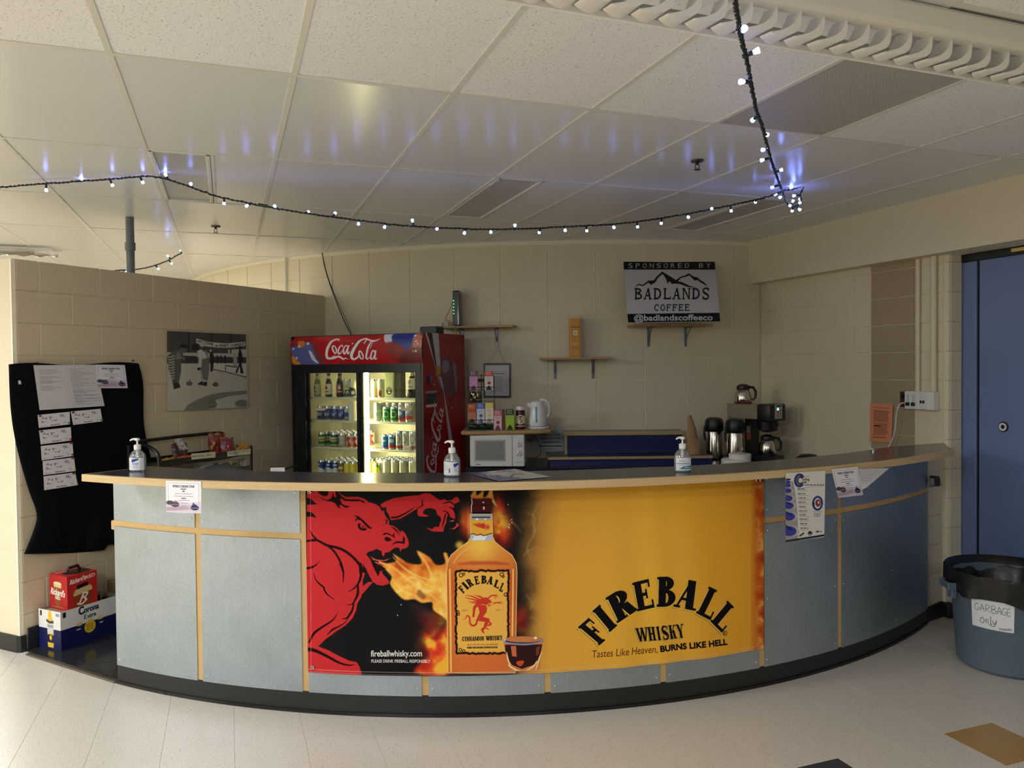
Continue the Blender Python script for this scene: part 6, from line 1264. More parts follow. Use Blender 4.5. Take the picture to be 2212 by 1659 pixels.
# ------------------------------------------------------------------ on the bar top
def hair(v): return v
M_clear = mat('clear_plastic', (246, 248, 250), .06, trans=.05, glare_mix=.12); M_gel = mat('clear_gel', (240, 244, 248), .05, trans=.04, glare_mix=.3); M_pump = mat('pump_white', (240, 240, 238), .3)
def sanitizer(u, v, label, rz, art, face):
    p = onz(u, v, 1.177); t = thing('hand_sanitizer', label, 'bottle', (p[0], p[1], 1.1775), rz, 'hand sanitizer pump bottles on the bar'); R_ = .042; sy = .72
    G().lathe([(0, 0), (R_*.92, 0), (R_, .006), (R_, .068), (R_*.93, .083), (R_*.72, .098), (R_*.42, .108), (.014, .112), (.014, .118), (0, .118)], 28, sy=sy).ob('bottle', M_clear, t, smooth=True)
    G().lathe([(0, .004), (R_*.9, .004), (R_*.95, .01), (R_*.95, .068), (R_*.86, .08), (0, .08)], 28, sy=sy).ob('gel', M_gel, t, smooth=True)
    pm = G(); pm.lathe([(0, .112), (.017, .112), (.0175, .135), (.012, .138), (0, .138)], 20); pm.lathe([(0, .138), (.0045, .138), (.0045, .162), (0, .162)], 12); pm.lathe([(0, .158), (.012, .159), (.013, .166), (.009, .171), (0, .172)], 18); pm.tube([(0, 0, .166), (-.018, -.004, .167), (-.03, -.006, .163), (-.033, -.0065, .158)], [.006, .0055, .0045, .004], 10); pm.tube([(0, 0, .112), (0, 0, .075)], .008, 10); pm.ob('pump', M_pump, t, smooth=True)
    def lab(a, b): q = math.radians(-62+124*a); return Vector((R_*1.012*math.sin(q), -R_*1.012*sy*math.cos(q), .008+.062*b))
    G().grid(lab, 14, 2).ob('label', art, t, smooth=True)
A = Art(140, 70, (232, 236, 242)); A.poly([(40, 8), (96, 2), (96, 10), (62, 22), (40, 26)], (34, 60, 160)); A.lines(46, 100, (30, 36), 4, (60, 90, 170), 1, .1); A.lines(46, 96, (44, 50, 55), 2, (110, 120, 150), 2, .2); A.lines(8, 30, (20, 30, 40, 50), 2, (120, 126, 140), 3, .2); A.rect(108, 10, 132, 60, (222, 226, 234)); lab1 = artmat('sanitizer_label_a', A, .3)
A = Art(140, 70, (230, 234, 238)); A.poly([(96, 10), (140, 2), (140, 14), (104, 30)], (34, 60, 160)); A.lines(10, 60, (10, 18, 26, 34, 42), 2, (120, 140, 140), 4, .3); A.rect(62, 34, 72, 58, (90, 96, 110)); A.lines(104, 136, (36, 42, 48), 2, (80, 100, 160), 5, .2); lab2 = artmat('sanitizer_label_b', A, .3)
A = Art(140, 70, (234, 238, 242)); A.rect(6, 30, 110, 33, (50, 80, 160)); A.lines(30, 90, (12, 20), 3, (110, 140, 150), 6, .3); A.poly([(30, 62), (60, 48), (130, 42), (130, 62)], (40, 140, 170)); A.rect(70, 51, 118, 56, (210, 230, 236)); A.lines(30, 80, (40,), 2, (120, 130, 140), 7, .1); lab3 = artmat('sanitizer_label_c', A, .3)
sanitizer(298, 1017.5, 'clear pump bottle of hand sanitizer at the left end of the bar', .0, lab1, 0)
sanitizer(977, 1028.5, 'clear pump bottle of sanitizer in front of the drinks fridge', -.3, lab2, 0)
sanitizer(1474.5, 1018.5, 'clear pump bottle of sanitizer before the step shelf and paper bag', .1, lab3, 0)
qp = [(1012, 1023), (1112, 1013), (1189, 1030.5), (1078, 1040)]
A = Art(200, 150, (206, 206, 202)); A.poly([(0, 0), (40, 0), (70, 90), (110, 150), (0, 150)], (60, 66, 140), a=.8); A.lines(70, 190, range(20, 140, 14), 3, (110, 112, 116), 9, .5); A.poly([(20, 20), (100, 30), (190, 10), (180, 60), (60, 70)], (222, 222, 220), 3, a=.7, soft=4); A.line([(60, 120), (120, 90), (190, 110)], 3, (40, 40, 44))
nzp = np.random.RandomState(5).rand(9, 9)
sheet('laminated_poster', 'crumpled plastic covered poster lying flat on the bar top', 'poster', qp, lambda u, v: onz(u, v, 1.1785), artmat('bar_poster_print', A, .12, coat=.6), n=(12, 12), curl=lambda a, b: (0, 0, .001+.006*nzp[int(a*8), int(b*8)]*math.sin(math.pi*a)*math.sin(math.pi*b)))
# ------------------------------------------------------------------ paper taped to the bar's edge
def worldtour(w=200, h=190, bg=(236, 236, 244)):
    A = Art(w, h, bg); A.z(0, 0, 200/w); IKc = (50, 52, 66)
    for x0, y0, x1, y1 in ((12, 12, 188, 13.5), (12, 12, 13.5, 140), (186.5, 12, 188, 140)): A.rect(x0, y0, x1, y1, (120, 126, 150))
    A.tx('WORLD CURLING TOUR', 38, 38, 124, 13, IKc, bold=.5); A.rect(84, 46, 116, 51, IKc); A.rect(94, 58, 108, 64, IKc)
    A.lines(52, 150, (76,), 3.5, (90, 92, 110), 1, .05); A.lines(46, 158, (91,), 3.5, (90, 92, 110), 2, .05); A.rect(88, 101, 114, 106, IKc)
    A.poly([(0, 126), (60, 118), (120, 132), (200, 122), (200, 190), (0, 190)], (206, 196, 216), a=.8, soft=6); A.poly([(0, 160), (110, 150), (150, 166), (60, 178), (0, 182)], (170, 140, 156), a=.7, soft=5)
    A.lines(74, 140, (116,), 3.5, (90, 92, 110), 3, .1); A.lines(88, 130, (132,), 3, (110, 112, 130), 4, .1); A.lines(84, 140, (148,), 3, (110, 112, 130), 5, .1)
    A.ell(22, 132, 22, 13, (70, 72, 88), soft=2); A.ell(52, 142, 24, 15, (56, 58, 76), soft=1.5); A.ell(54, 128, 12, 7, (150, 70, 86), soft=2); A.rect(28, 139, 76, 145, (130, 134, 150))
    A.ell(164, 158, 24, 15, (36, 38, 70)); A.rect(140, 158, 188, 162, (150, 156, 180)); A.line([(150, 146), (160, 140), (172, 144)], 4, (50, 50, 130)); A.line([(158, 146), (157, 132)], 4, (60, 60, 140)); return A
WT_M = artmat('tour_poster_print', worldtour(), .45)
edge = lambda h: (lambda u, v: oncyl(u, v, CB, 4.366+h))
sheet('tour_flyer', 'small curling tour flyer taped under the bar edge at the left', 'flyer', [(358, 1038.5), (434.5, 1040), (432.5, 1110), (357.5, 1107)], edge(0), WT_M, 'curling tour flyers', curl=lambda a, b: (0, .01*(1-b), 0))
sheet('tour_flyer', 'small curling tour flyer taped crooked on the right end of the bar', 'flyer', [(1796, 1014), (1852, 1008), (1866.5, 1070), (1812.5, 1076)], edge(.006), WT_M, 'curling tour flyers', curl=lambda a, b: (0, .01*(1-b), 0))
A = Art(150, 120, (206, 206, 210)); A.lines(20, 110, (40, 56, 70), 3, (150, 150, 156), 2, .3)
sheet('folded_sheet', 'blank curled white sheet hanging sideways beside the crooked flyer', 'paper', [(1854, 1013), (1921.5, 1010), (1872, 1052), (1862, 1058)], edge(0), artmat('folded_print', A, .5), curl=lambda a, b: (-.01*a, -.02*a, 0))
qc = [(1697, 1022), (1783, 1016.5), (1782.5, 1161.5), (1699, 1172)]
A = quadart(240, 420, qc, (226, 226, 222)).z(1680, 1010, 8.848); BLU = (40, 50, 140)
A.poly([(150, 250), (300, 270), (330, 450), (360, 640), (390, 900), (400, 1200), (405, 1380), (150, 1420)], (150, 146, 142), a=.8, soft=3)
for y, r in ((285, 34), (350, 38), (455, 46), (600, 58), (740, 70), (950, 84), (1230, 100)): A.ell(190+r*.9, y, r*1.5, r, (196, 196, 200), soft=2); A.ell(180+r*.6, y, r*1.35, r*.92, (54, 60, 170), soft=1.5); A.line([(170, y-r*1.0), (190+r*.3, y-r*.7), (215+r*.6, y-r*.3)], r*.16, (26, 28, 90))
A.rect(160, 215, 245, 245, (20, 20, 24))
A.ring(420, 250, 80, 50, BLU, 50, 320, ry=112); A.ring(432, 250, 46, 26, (20, 20, 26), 45, 315, ry=66); A.tx('urling', 478, 252, 132, 50, (30, 30, 36), bold=.4); A.tx('lub', 484, 306, 70, 50, (30, 30, 36), bold=.4)
A.lines(480, 612, (172,), 12, (90, 90, 96), 1, .05); A.lines(515, 890, (340,), 22, (70, 70, 76), 2, .02); A.stroke([(505, 392), (905, 352)], 2, (120, 120, 126))
for k, y in enumerate((415, 510, 592, 675, 760, 842, 920, 1000, 1085, 1170)): A.lines(385+k*7, 540+k*8, (y,), 20, (60, 60, 66), k, .2); A.lines(390+k*7, 600+k*6, (y+33,), 10, (120, 120, 126), k+20, .3)
A.ring(772, 695, 84, 38, BLU, ry=124); A.ell(780, 690, 52, 70, (130, 50, 50)); A.ell(790, 680, 20, 28, (226, 216, 210)); A.ell(690, 705, 24, 46, (40, 30, 36))
A.lines(690, 860, (862,), 12, (110, 110, 116), 3, .02); A.lines(705, 840, (902, 940), 16, (70, 70, 76), 4, .05)
A.poly([(425, 1310), (520, 1245), (522, 1280), (440, 1335)], (50, 60, 50)); A.ell(635, 1270, 42, 44, (40, 42, 50)); A.rect(606, 1282, 664, 1300, (206, 206, 206)); A.text('Rogers', (745, 1258), (855, 1245), (745, 1215), (40, 40, 46), bold=.5, shear=.2) if False else A.lines(745, 855, (1235,), 34, (60, 60, 66), 6, .02)
A.poly([(150, 1405), (915, 1285), (905, 1325), (150, 1440)], (24, 26, 44))
sheet('club_menu_poster', 'tall curling club menu poster with blue stones taped to the bar', 'poster', qc, edge(.003), artmat('club_poster_print', A, .3), curl=lambda a, b: (0, .012*(1-b), 0))
# ------------------------------------------------------------------ left wall: cloth, papers, picture
def lw(h): return lambda u, v: onp(u, v, LF+LN*h, LN)
Le = crom([(19, 787), (23, 880), (35, 960), (60, 1052), (79, 1108), (74, 1142), (52, 1197)], 8); Ri = crom([(299, 785), (309, 830), (311, 920), (331, 1010), (352, 1078), (356, 1115), (348, 1165)], 8)
def cl_(a, b):
    t = (1-b)*(len(Le)-1); i = min(int(t), len(Le)-2); f = t-i; l = Le[i]*(1-f)+Le[i+1]*f; r = Ri[i]*(1-f)+Ri[i+1]*f
    u = l[0]*(1-a)+r[0]*a; v = l[1]*(1-a)+r[1]*a+(10*math.sin(math.pi*a*.9)*(1-b)**3 if a < .6 else 0)-3*math.sin(math.pi*a*3)*b**8
    h = .024+.006*math.sin(a*13+2*b)*(1-b)+.012*(1-b)**2*math.sin(a*9+1)+.004*math.sin(a*40)*(1-b)**3
    return Vector(lw(h)(u, v))
clo = thing('display_cloth', 'black cloth pinned to the left wall with papers fixed on it', 'cloth', LW(.4, .02, 1.2)); o = G().grid(cl_, 36, 30).ob('fabric', mat('black_felt', (17, 18, 21), .9, spec=.1, bump=.1, bs=300), clo, smooth=True, fix=False); o.location = -clo.location
md = o.modifiers.new('thickness', 'SOLIDIFY'); md.thickness = .004; md.offset = 0
pin_me = G().lathe([(0, .012), (.005, .011), (.003, .006), (.006, .0)], 10).mesh('push_pin', True)
def pin(u, v, h, c, par):
    o = link('push_pin', pin_me, mat('pin_'+c, {'black': (30, 30, 34), 'red': (176, 40, 44), 'green': (40, 130, 80), 'yellow': (206, 180, 80), 'blue': (40, 50, 110)}[c], .3), par, Vector(lw(h)(u, v))-(par.location if par else Vector())); o.rotation_euler = Vector(LN).to_track_quat('Z', 'Y').to_euler(); return o
pin(286, 779, .02, 'black', clo); pin(78, 784, .024, 'black', clo)
tag(sheet('paper_tag', None, None, [(39, 822), (45, 822), (46, 830), (40, 830)], lw(.036), mat('paper_white', (226, 226, 226), .6), n=(1, 1)), 'tiny white paper tag on the left side of the black cloth', 'tag')
A = Art(300, 210, (214, 214, 216)); A.rect(149, 0, 150.5, 210, (186, 186, 190)); gy = (120, 120, 126)
A.lines(20, 125, (22, 28, 36, 42, 54, 59, 65, 72, 78, 82, 86, 100, 106, 112, 118), 2, gy, 1, .55); A.lines(162, 285, range(20, 200, 6), 2, gy, 2, .8); A.lines(165, 290, (130, 150, 165, 180), 2, gy, 3, .1)
sheet('rule_sheet', 'double white sheet of typed text pinned on the black cloth', 'paper', [(72, 789), (206.5, 788), (226, 877), (85.5, 886)], lw(.039), artmat('rule_print', A, .7))
sheet('tour_flyer', 'small curling tour flyer pinned at top right of black cloth', 'flyer', [(206.5, 787.5), (269.5, 788.5), (276, 838.5), (211, 838.5)], lw(.042), WT_M, 'curling tour flyers')
def sig(seed):
    r = np.random.RandomState(seed); A = Art(150, 72, (232, 228, 232))
    for k in range(5):
        x, y = 14+(k % 3)*46+r.uniform(-4, 4), 18+(k//3)*22+r.uniform(-4, 4); P = [(x, y)]
        for i in range(9): P.append((P[-1][0]+r.uniform(-2, 7), y+r.uniform(-9, 9)))
        A.line(P, [1.1, .6, .9, .4], (34, 34, 44), 3)
    A.lines(55, 105, (64,), 4, (50, 50, 60), seed, .1); A.ell(12, 64, 2.5, 2, (190, 60, 70)); A.lines(14, 40, (66,), 1.6, (150, 120, 130), 1, .1); A.ring(126, 58, 5, 1.4, (120, 120, 130)); return artmat('signature_print', A, .6)
cards = [([(81, 896.5), (150.5, 889.5), (151.5, 916.5), (84, 924.5)], 'signed white card at the top left of the card column', ('blue', 'green')), ([(152.5, 889), (217, 883), (221.5, 910), (158, 918)], 'signed white card at the right of the top card', ('black', 'green')), ([(84, 930), (153, 922.5), (154.5, 951.5), (88, 960)], 'signed white card, second down in the column', ('blue', 'red')), ([(88, 963.5), (156.5, 956), (159, 985), (90, 994.5)], 'signed white card, third down in the column', ('red', 'black')), ([(92, 996), (160, 988), (163.5, 1017.5), (93.5, 1026.5)], 'signed white card, fourth down in the column', ('red', 'yellow')), ([(94, 1029), (162.5, 1020.5), (168, 1048), (95.5, 1059)], 'signed white card at the bottom of the column', ('black', 'yellow'))]
for k, (q, lab, pc) in enumerate(cards):
    o = sheet('signature_card', lab, 'card', q, lw(.046), sig(k+3), 'signed cards on the black cloth')
    for (u, v), c in zip(((q[0][0]+5, q[0][1]+2) if k < 3 else (q[1][0]-4, q[1][1]+2), (q[2][0]-3, q[2][1]-3)), pc): pin(u, v, .0475, c, o)
# the black and white picture
qg = [(361, 715), (531, 722.5), (533.5, 880), (361, 888.5)]
A = quadart(420, 440, qg, (200, 200, 184)).z(350, 700, 8.295); g1, g2, g3 = (40, 42, 42), (92, 94, 90), (150, 150, 140)
A.poly([(60, 90), (1560, 150), (1560, 700), (60, 700)], (76, 78, 78)); A.rect(1180, 450, 1600, 540, (200, 200, 186))
for x in (470, 880, 1225): A.rect(x-12, 100, x+12, 700, (44, 46, 46))
A.poly([(60, 500), (600, 510), (1530, 530), (1530, 600), (60, 590)], (190, 192, 182)); A.poly([(380, 560), (620, 570), (620, 690), (380, 690)], (60, 62, 60)); A.poly([(900, 580), (1530, 590), (1530, 690), (900, 680)], (66, 68, 66))
A.poly([(60, 700), (1560, 700), (1560, 1600), (60, 1600)], (198, 198, 180)); A.poly([(850, 690), (1540, 700), (1540, 960), (1150, 850), (900, 800)], (214, 214, 200)); A.poly([(900, 795), (1150, 845), (1530, 940), (1530, 965), (1140, 865), (890, 815)], (110, 112, 104))
A.poly([(610, 255), (760, 300), (900, 325), (1150, 345), (1490, 315), (1490, 385), (1250, 420), (1000, 420), (780, 395), (605, 335)], (216, 216, 204))
for w_, bl, br in (('WELCOME', (622, 325), (908, 388)), ('to', (945, 400), (995, 404)), ('SWIFT', (1018, 408), (1190, 408)), ('CURRENT', (1226, 408), (1470, 376))): A.text(w_, bl, br, (bl[0]+4, bl[1]-46), (54, 56, 54), bold=.5)
A.poly([(100, 560), (200, 480), (260, 440), (330, 450), (400, 600), (330, 640), (340, 830), (300, 1040), (330, 1130), (210, 1165), (180, 1000), (120, 800)], g2); 
for k in range(9): A.line([(110+k*6, 580+k*48), (160+k*4, 590+k*48), (215, 560+k*50)], 9, (196, 196, 186))
A.ell(380, 415, 62, 66, g1); A.poly([(320, 420), (440, 430), (400, 520), (330, 540)], (104, 106, 100)); A.poly([(280, 470), (330, 540), (330, 620), (230, 600)], (130, 132, 124)); A.poly([(200, 1040), (290, 1050), (330, 1130), (210, 1165)], g1); A.line([(240, 620), (370, 600), (400, 640)], 8, (150, 150, 144))
A.ell(590, 410, 66, 62, g1); A.ell(712, 360, 50, 46, (196, 196, 188)); A.poly([(620, 480), (700, 450), (780, 520), (800, 600), (720, 640), (660, 660), (650, 560)], (214, 214, 206)); A.poly([(700, 620), (830, 610), (840, 800), (810, 1010), (700, 980), (680, 800)], (120, 122, 116)); A.poly([(650, 600), (710, 600), (700, 760), (640, 800)], (206, 206, 198)); A.ell(655, 800, 30, 28, g1); A.line([(670, 820), (720, 960), (720, 1090)], 8, (186, 186, 176)); A.poly([(640, 1060), (720, 1010), (740, 1090), (640, 1085)], g1); A.poly([(740, 1030), (800, 1030), (795, 1105), (735, 1105)], g1); A.ell(700, 1120, 50, 20, (186, 186, 172), soft=3); A.poly([(760, 460), (800, 500), (840, 620), (800, 600), (760, 520)], g3)
A.poly([(845, 530), (900, 490), (920, 560), (915, 780), (890, 850), (860, 850), (860, 700)], g1); A.poly([(840, 470), (870, 440), (890, 490), (850, 490)], (200, 200, 190)); A.poly([(1265, 560), (1320, 500), (1350, 700), (1330, 760), (1280, 740)], (170, 172, 164)); A.poly([(1360, 560), (1390, 400), (1430, 520), (1450, 620), (1420, 700), (1460, 880), (1405, 880), (1390, 740), (1340, 880), (1310, 860), (1380, 700)], g1); A.ell(1395, 420, 26, 30, g1); A.line([(1130, 740), (1130, 830)], 6, g1); A.line([(1150, 740), (1330, 765)], 9, g1)
for x in (985, 1050, 1125): A.poly([(x-15, 560), (x+15, 560), (x+12, 700), (x-10, 700)], g1)
A.poly([(380, 1560), (450, 1450), (600, 1360), (800, 1280), (1050, 1220), (1530, 1185), (1530, 1250), (1200, 1290), (980, 1350), (860, 1430), (960, 1440), (960, 1500), (760, 1530), (740, 1560)], (134, 136, 122), soft=2); A.ell(1430, 1420, 130, 64, (130, 132, 116), soft=3)
for x, y, s_, c in ((485, 1060, 58, g2), (952, 1080, 56, g2), (882, 1435, 98, (116, 118, 104))): A.ell(x, y, s_, s_*.68, c); A.rect(x-s_, y-s_*.12, x+s_, y+s_*.08, tuple(v+24 for v in c)); A.line([(x-s_*.1, y-s_*.6), (x-s_*.05, y-s_*1.0), (x+s_*.4, y-s_*.95)], s_*.1, c)
gp_ = thing('curling_picture', 'unframed black and white picture of curlers on the left wall', 'picture', lw(.02)(447, 800)); c4 = [Vector(lw(.006)(*p)) for p in qg]
o = G().extr([c4[3], c4[2], c4[1], c4[0]], Vector(LN)*.012).ob('mounting_board', mat('board_edge', (196, 190, 170), .6), gp_); o.location = -gp_.location
o = sheet('print', None, None, qg, lw(.0188), artmat('curling_print', A, .5)); o.parent = gp_; o.location = -gp_.location
# ------------------------------------------------------------------ beer boxes on the slate floor
cb = np.array([-2.737, 4.637]); rzb = a_l = math.atan2(LD[1], LD[0])
cz = thing('beer_crate', 'open white and navy beer box on the slate floor by the wall', 'box', (cb[0], cb[1], .009), rzb); Lc, Wc, Hc = .41, .205, .238
def crate_art(side):
    A = Art(410, 238, (226, 226, 222)); A.rect(-2, 112, 412, 240, (20, 28, 80))
    if side == 0:
        A.text('C', (118, 50), (150, 50), (118, 4), (26, 26, 44), bold=2.5); A.text('orona', (152, 48), (252, 44), (152, 14), (26, 26, 44), bold=1.6); A.serifs('E', (150, 86), (170, 86), (150, 60), (26, 26, 44), k=.25, n=.12); A.text('xtra', (174, 86), (232, 83), (174, 62), (26, 26, 44), bold=1)
        for x in (122, 196, 262): A.ell(x, 106, 22, 13, (232, 200, 120), soft=3)
        A.ell(190, 142, 38, 38, (226, 190, 50)); A.lines(166, 214, (126, 136, 147, 158), 5, (110, 90, 20), 1, .05); A.rect(100, 134, 128, 142, (190, 190, 200)); A.rect(256, 134, 280, 142, (190, 190, 200)); A.rect(14, 8, 34, 40, (30, 30, 44))
    else:
        A = Art(205, 238, (226, 226, 222)); A.rect(-2, 112, 207, 240, (20, 28, 80)); A.poly([(94, 2), (120, 2), (126, 46), (138, 66), (138, 200), (134, 226), (84, 226), (80, 200), (80, 66), (90, 46)], (226, 190, 50)); A.rect(80, 74, 138, 140, (206, 208, 206)); A.rect(82, 88, 136, 104, (150, 156, 170)); A.poly([(72, 54), (100, 66), (140, 60), (140, 76), (100, 80), (72, 70)], (60, 54, 60)); A.poly([(80, 150), (108, 146), (138, 150), (138, 196), (80, 196)], (24, 30, 70)); A.ell(110, 166, 12, 16, (226, 190, 50)); A.rect(14, 8, 30, 40, (30, 30, 44)); A.rect(160, 12, 196, 30, (150, 150, 156))
    return artmat(f'crate_print_{side}', A, .4)
M_card = mat('crate_card', (150, 140, 120), .7)
g = G()
for c, s_ in (((Lc/2, .003, Hc/2), (Lc, .006, Hc)), ((Lc/2, Wc-.003, Hc/2), (Lc, .006, Hc)), ((.003, Wc/2, Hc/2), (.006, Wc-.012, Hc)), ((Lc-.003, Wc/2, Hc/2), (.006, Wc-.012, Hc)), ((Lc/2, Wc/2, .003), (Lc-.012, Wc-.012, .006))): g.box(c, s_)
g.ob('carton', M_card, cz); G().box((.15, Wc/2, .115), (.28, Wc-.014, .216)).ob('inner_carton', M_card, cz); G().grid(lambda a, b: Vector((Lc*a, -.0008, Hc*b)), 1, 1).ob('printed_side', crate_art(0), cz); G().grid(lambda a, b: Vector((-.0008, Wc*(1-a), Hc*b)), 1, 1).ob('printed_end', crate_art(1), cz)
M_bg = mat('dark_beer_glass', (24, 40, 30), .1, spec=.7); M_cap = mat('gold_crown_cap', (206, 176, 90), .35, metal=.7)
bb = bottlemesh(.215, .0295)
k = 0
for i in range(6):
    for j in range(3):
        if i < 4: continue
        x, y = .04+i*.066, .037+j*.0655; q = np.array([*cb, 0])+LD*x-LN*y; k += 1
        tag(link('crate_bottle', bb, M_bg, None, (q[0], q[1], .016)), f'dark green bottle in the white beer box, {("front", "middle", "wall side")[j]} row, {("near", "far")[i-4]} one', 'bottle', 'bottles in the white beer box')
rr0 = np.array([*cb, 0])+LD*.055-LN*.012; rzr = rzb-.06; rk_ = thing('red_beer_box', 'red beer box with printed glasses standing on the navy and white one', 'box', (rr0[0], rr0[1], .2335), rzr); Lr, Wr, Hr = .19, .185, .212
A = Art(190, 212, (190, 40, 40)); A.text("Rickard's", (16, 52), (112, 40), (18, 24), W_, bold=1.2, shear=.2); A.text('RED', (116, 40), (176, 32), (116, 20), W_, bold=.8); A.poly([(60, 66), (132, 56), (130, 78), (62, 90)], (20, 20, 28)); A.poly([(36, 110), (50, 92), (146, 78), (158, 100), (160, 150), (140, 212), (52, 212), (34, 160)], (150, 60, 30)); A.poly([(36, 118), (50, 92), (146, 78), (158, 98), (156, 112), (40, 130)], (206, 186, 130)); A.text('R', (72, 178), (124, 172), (84, 122), W_, bold=1.2, shear=.2); A.line([(62, 180), (90, 186), (110, 172)], 5, W_); A.lines(20, 170, (202,), 3, (226, 190, 180), 1, .05)
A_s = A; A = Art(185, 212, (176, 36, 36)); A.poly([(44, 50), (126, 50), (116, 130), (108, 200), (62, 200), (54, 130)], (150, 76, 40)); A.poly([(44, 50), (126, 50), (124, 76), (48, 76)], (206, 190, 140)); A.ell(85, 50, 41, 10, (222, 206, 160)); A.text("Rickard's", (12, 122), (156, 128), (16, 84), W_, bold=1.6, shear=.2); A.text('RED', (62, 148), (112, 150), (62, 130), W_, bold=1); A.lines(20, 150, (196,), 3, (226, 190, 180), 2, .05)
g = G().box((Lr/2, Wr/2, Hr/2), (Lr, Wr, Hr), bev=.001); g.ob('carton', mat('beer_red_card', (184, 38, 38), .4), rk_); G().grid(lambda a, b: Vector((Lr*a, -.0008, Hr*b)), 1, 1).ob('printed_side', artmat('red_box_side', A_s, .4), rk_); G().grid(lambda a, b: Vector((-.0008, Wr*(1-a), Hr*b)), 1, 1).ob('printed_end', artmat('red_box_end', A, .4), rk_)
A = Art(120, 120, (184, 38, 38)); A.poly([(14, 60), (60, 30), (110, 40), (108, 100), (40, 104)], (30, 24, 22), 3); A.lines(10, 60, (16, 24), 5, W_, 3, .1); G().grid(lambda a, b: Vector((Lr*a, Wr*b, Hr+.0008)), 1, 1).ob('printed_top', artmat('red_box_top', A, .4), rk_)
g = G().tube([(Lr*.35, Wr*.62, Hr), (Lr*.4, Wr*.6, Hr+.025), (Lr*.72, Wr*.6, Hr+.03), (Lr*.8, Wr*.62, Hr)], .009, 8); g.ob('carry_handle', mat('handle_brown', (40, 24, 22), .5), rk_)
q = np.array([*cb, 0])+LD*.525-LN*.09; bx_ = thing('cardboard_box', 'plain brown cardboard box standing behind the beer boxes', 'box', (q[0], q[1], .009), rzb); G().box((0, 0, .15), (.17, .17, .30), bev=.002).ob('carton', mat('cardboard', (140, 112, 78), .75), bx_); G().box((0, 0, .3008), (.165, .05, .001)).ob('packing_tape', mat('tape_tan', (170, 140, 96), .3), bx_)
# ------------------------------------------------------------------ snack rack, chair, card
sr = thing('snack_rack', 'black metal snack rack with price cards behind the left end of the bar', 'rack', (-2.36, 5.154, 0), rzb); LR = .835
g = G(); r_ = .013
g.tube(crom([(0, .0, 0), (0, .0, .9), (0, .0, 1.08), (0, .02, 1.15), (.01, .12, 1.19), (.03, .26, 1.205), (.07, .29, 1.21), (.3, .29, 1.213), (LR*.6, .29, 1.215), (LR-.04, .29, 1.21), (LR, .29, 1.18), (LR, .29, 1.1), (LR, .29, .5), (LR, .29, 0)], 5), r_, 8); g.tube([(LR, 0, 0), (LR, 0, 1.12)], r_*.8, 8); g.tube([(0, .29, 0), (0, .29, 1.19)], r_, 8); g.ob('frame', M_black, sr, smooth=True)
for z in (1.055, .93):
    g = G().box((LR/2, .145, z), (LR, .29, .008)); g.box((LR/2, -.003, z+.018), (LR, .008, .045), bev=.002); g.box((LR/2, .288, z+.018), (LR, .006, .03)); g.ob('tray', M_black, sr)
def card_art(nm, rows_):
    A = Art(180, 60, (226, 222, 196))
    for txt, x, y, w_, h_ in rows_: A.tx(txt, x, y, w_, h_, (60, 56, 50), shear=.15)
    return artmat(nm, A, .6)
fl_ = lambda u, v: onp(u, v, np.array([-2.36, 5.154, 0])+LN*.008, LN)
for q, m, lab in (([(413.5, 980), (465.5, 976), (465.5, 988), (413.5, 993)], card_art('jerky_card', [('Beef Jerky', 8, 36, 90, 18), ('$6 -', 112, 36, 46, 18)]), 'beef jerky price card'), ([(490.5, 975.5), (541.5, 969.5), (540.5, 981), (491, 986.5)], card_art('chips_card', [('CHIPS, PEANUTS, CHEEZ, BEEF', 6, 28, 164, 15), ('$2 -', 64, 52, 34, 15)]), 'chips and peanuts price card')):
    o = sheet('price_card', None, None, q, fl_, m, n=(1, 1)); o.parent = sr; mw_ = Matrix.Translation(sr.location) @ Matrix.Rotation(rzb, 4, 'Z'); o.matrix_local = mw_.inverted(); o['label'] = lab
def onrack(u, v, h): return onp(u, v, np.array([-2.36, 5.154, 0])-LN*h, LN)
def snack(name, label, u0, u1, v0, v1, h, col, seed, bulge=.03, z=1.06, band=None, **k):
    c = onrack((u0+u1)/2, v1, h); m = mat('snack_'+name+str(seed), col, .28, var=.35, vs=25, speck=(band, 22, .55, .9) if band else None)
    return packet(name, label, 'snack', u0, u1, v0, v1, c[1], m, seed, bulge, z0=z, **k)
snack('jerky_bag', 'dark jerky bag with white label leaning at rack left', 374, 408, 938, 976, .12, (70, 40, 30), 11, .02, band=None, lean=.03, rzz=.9)
qj = [(376, 949), (391, 946), (407, 970), (389, 973)]
sheet('jerky_label', 'white label sheet on the dark jerky bag', 'label', qj, lambda u, v: onrack(u, v, .045), mat('label_white', (206, 204, 206), .5, speck=((120, 120, 126), 60, .55, .7)), n=(2, 2))
for k, (u0, u1, c_, lab) in enumerate(((347, 378, (176, 130, 50), 'gold snack packets lying at the left front of rack tray'), (378, 428, (200, 86, 40), 'orange snack packets lying behind the jerky price card'), (428, 484, (150, 30, 30), 'red snack packets lying in the middle of the tray'))):
    snack('snack_packet', lab, u0, u1, 970-k*2, 982-k*2, .06, c_, 21+k, .035, rzz=rzb, z=1.062)
snack('chip_bag', 'crinkled red brown chip bag standing at the rack back', 452, 486, 928, 975, .17, (120, 54, 34), 31, .035, band=(190, 140, 90), lean=.02, rzz=.6)
snack('chip_bag', 'crinkled red chip bag with blue patch leaning on the brown one', 478, 507, 938, 975, .06, (140, 46, 40), 32, .03, band=(60, 90, 140), lean=.03, rzz=.7)
snack('chip_bag', 'yellow orange snack bag at the right end of the tray', 509, 538, 954, 972, .1, (214, 150, 40), 33, .03, band=(60, 50, 40), rzz=.8)
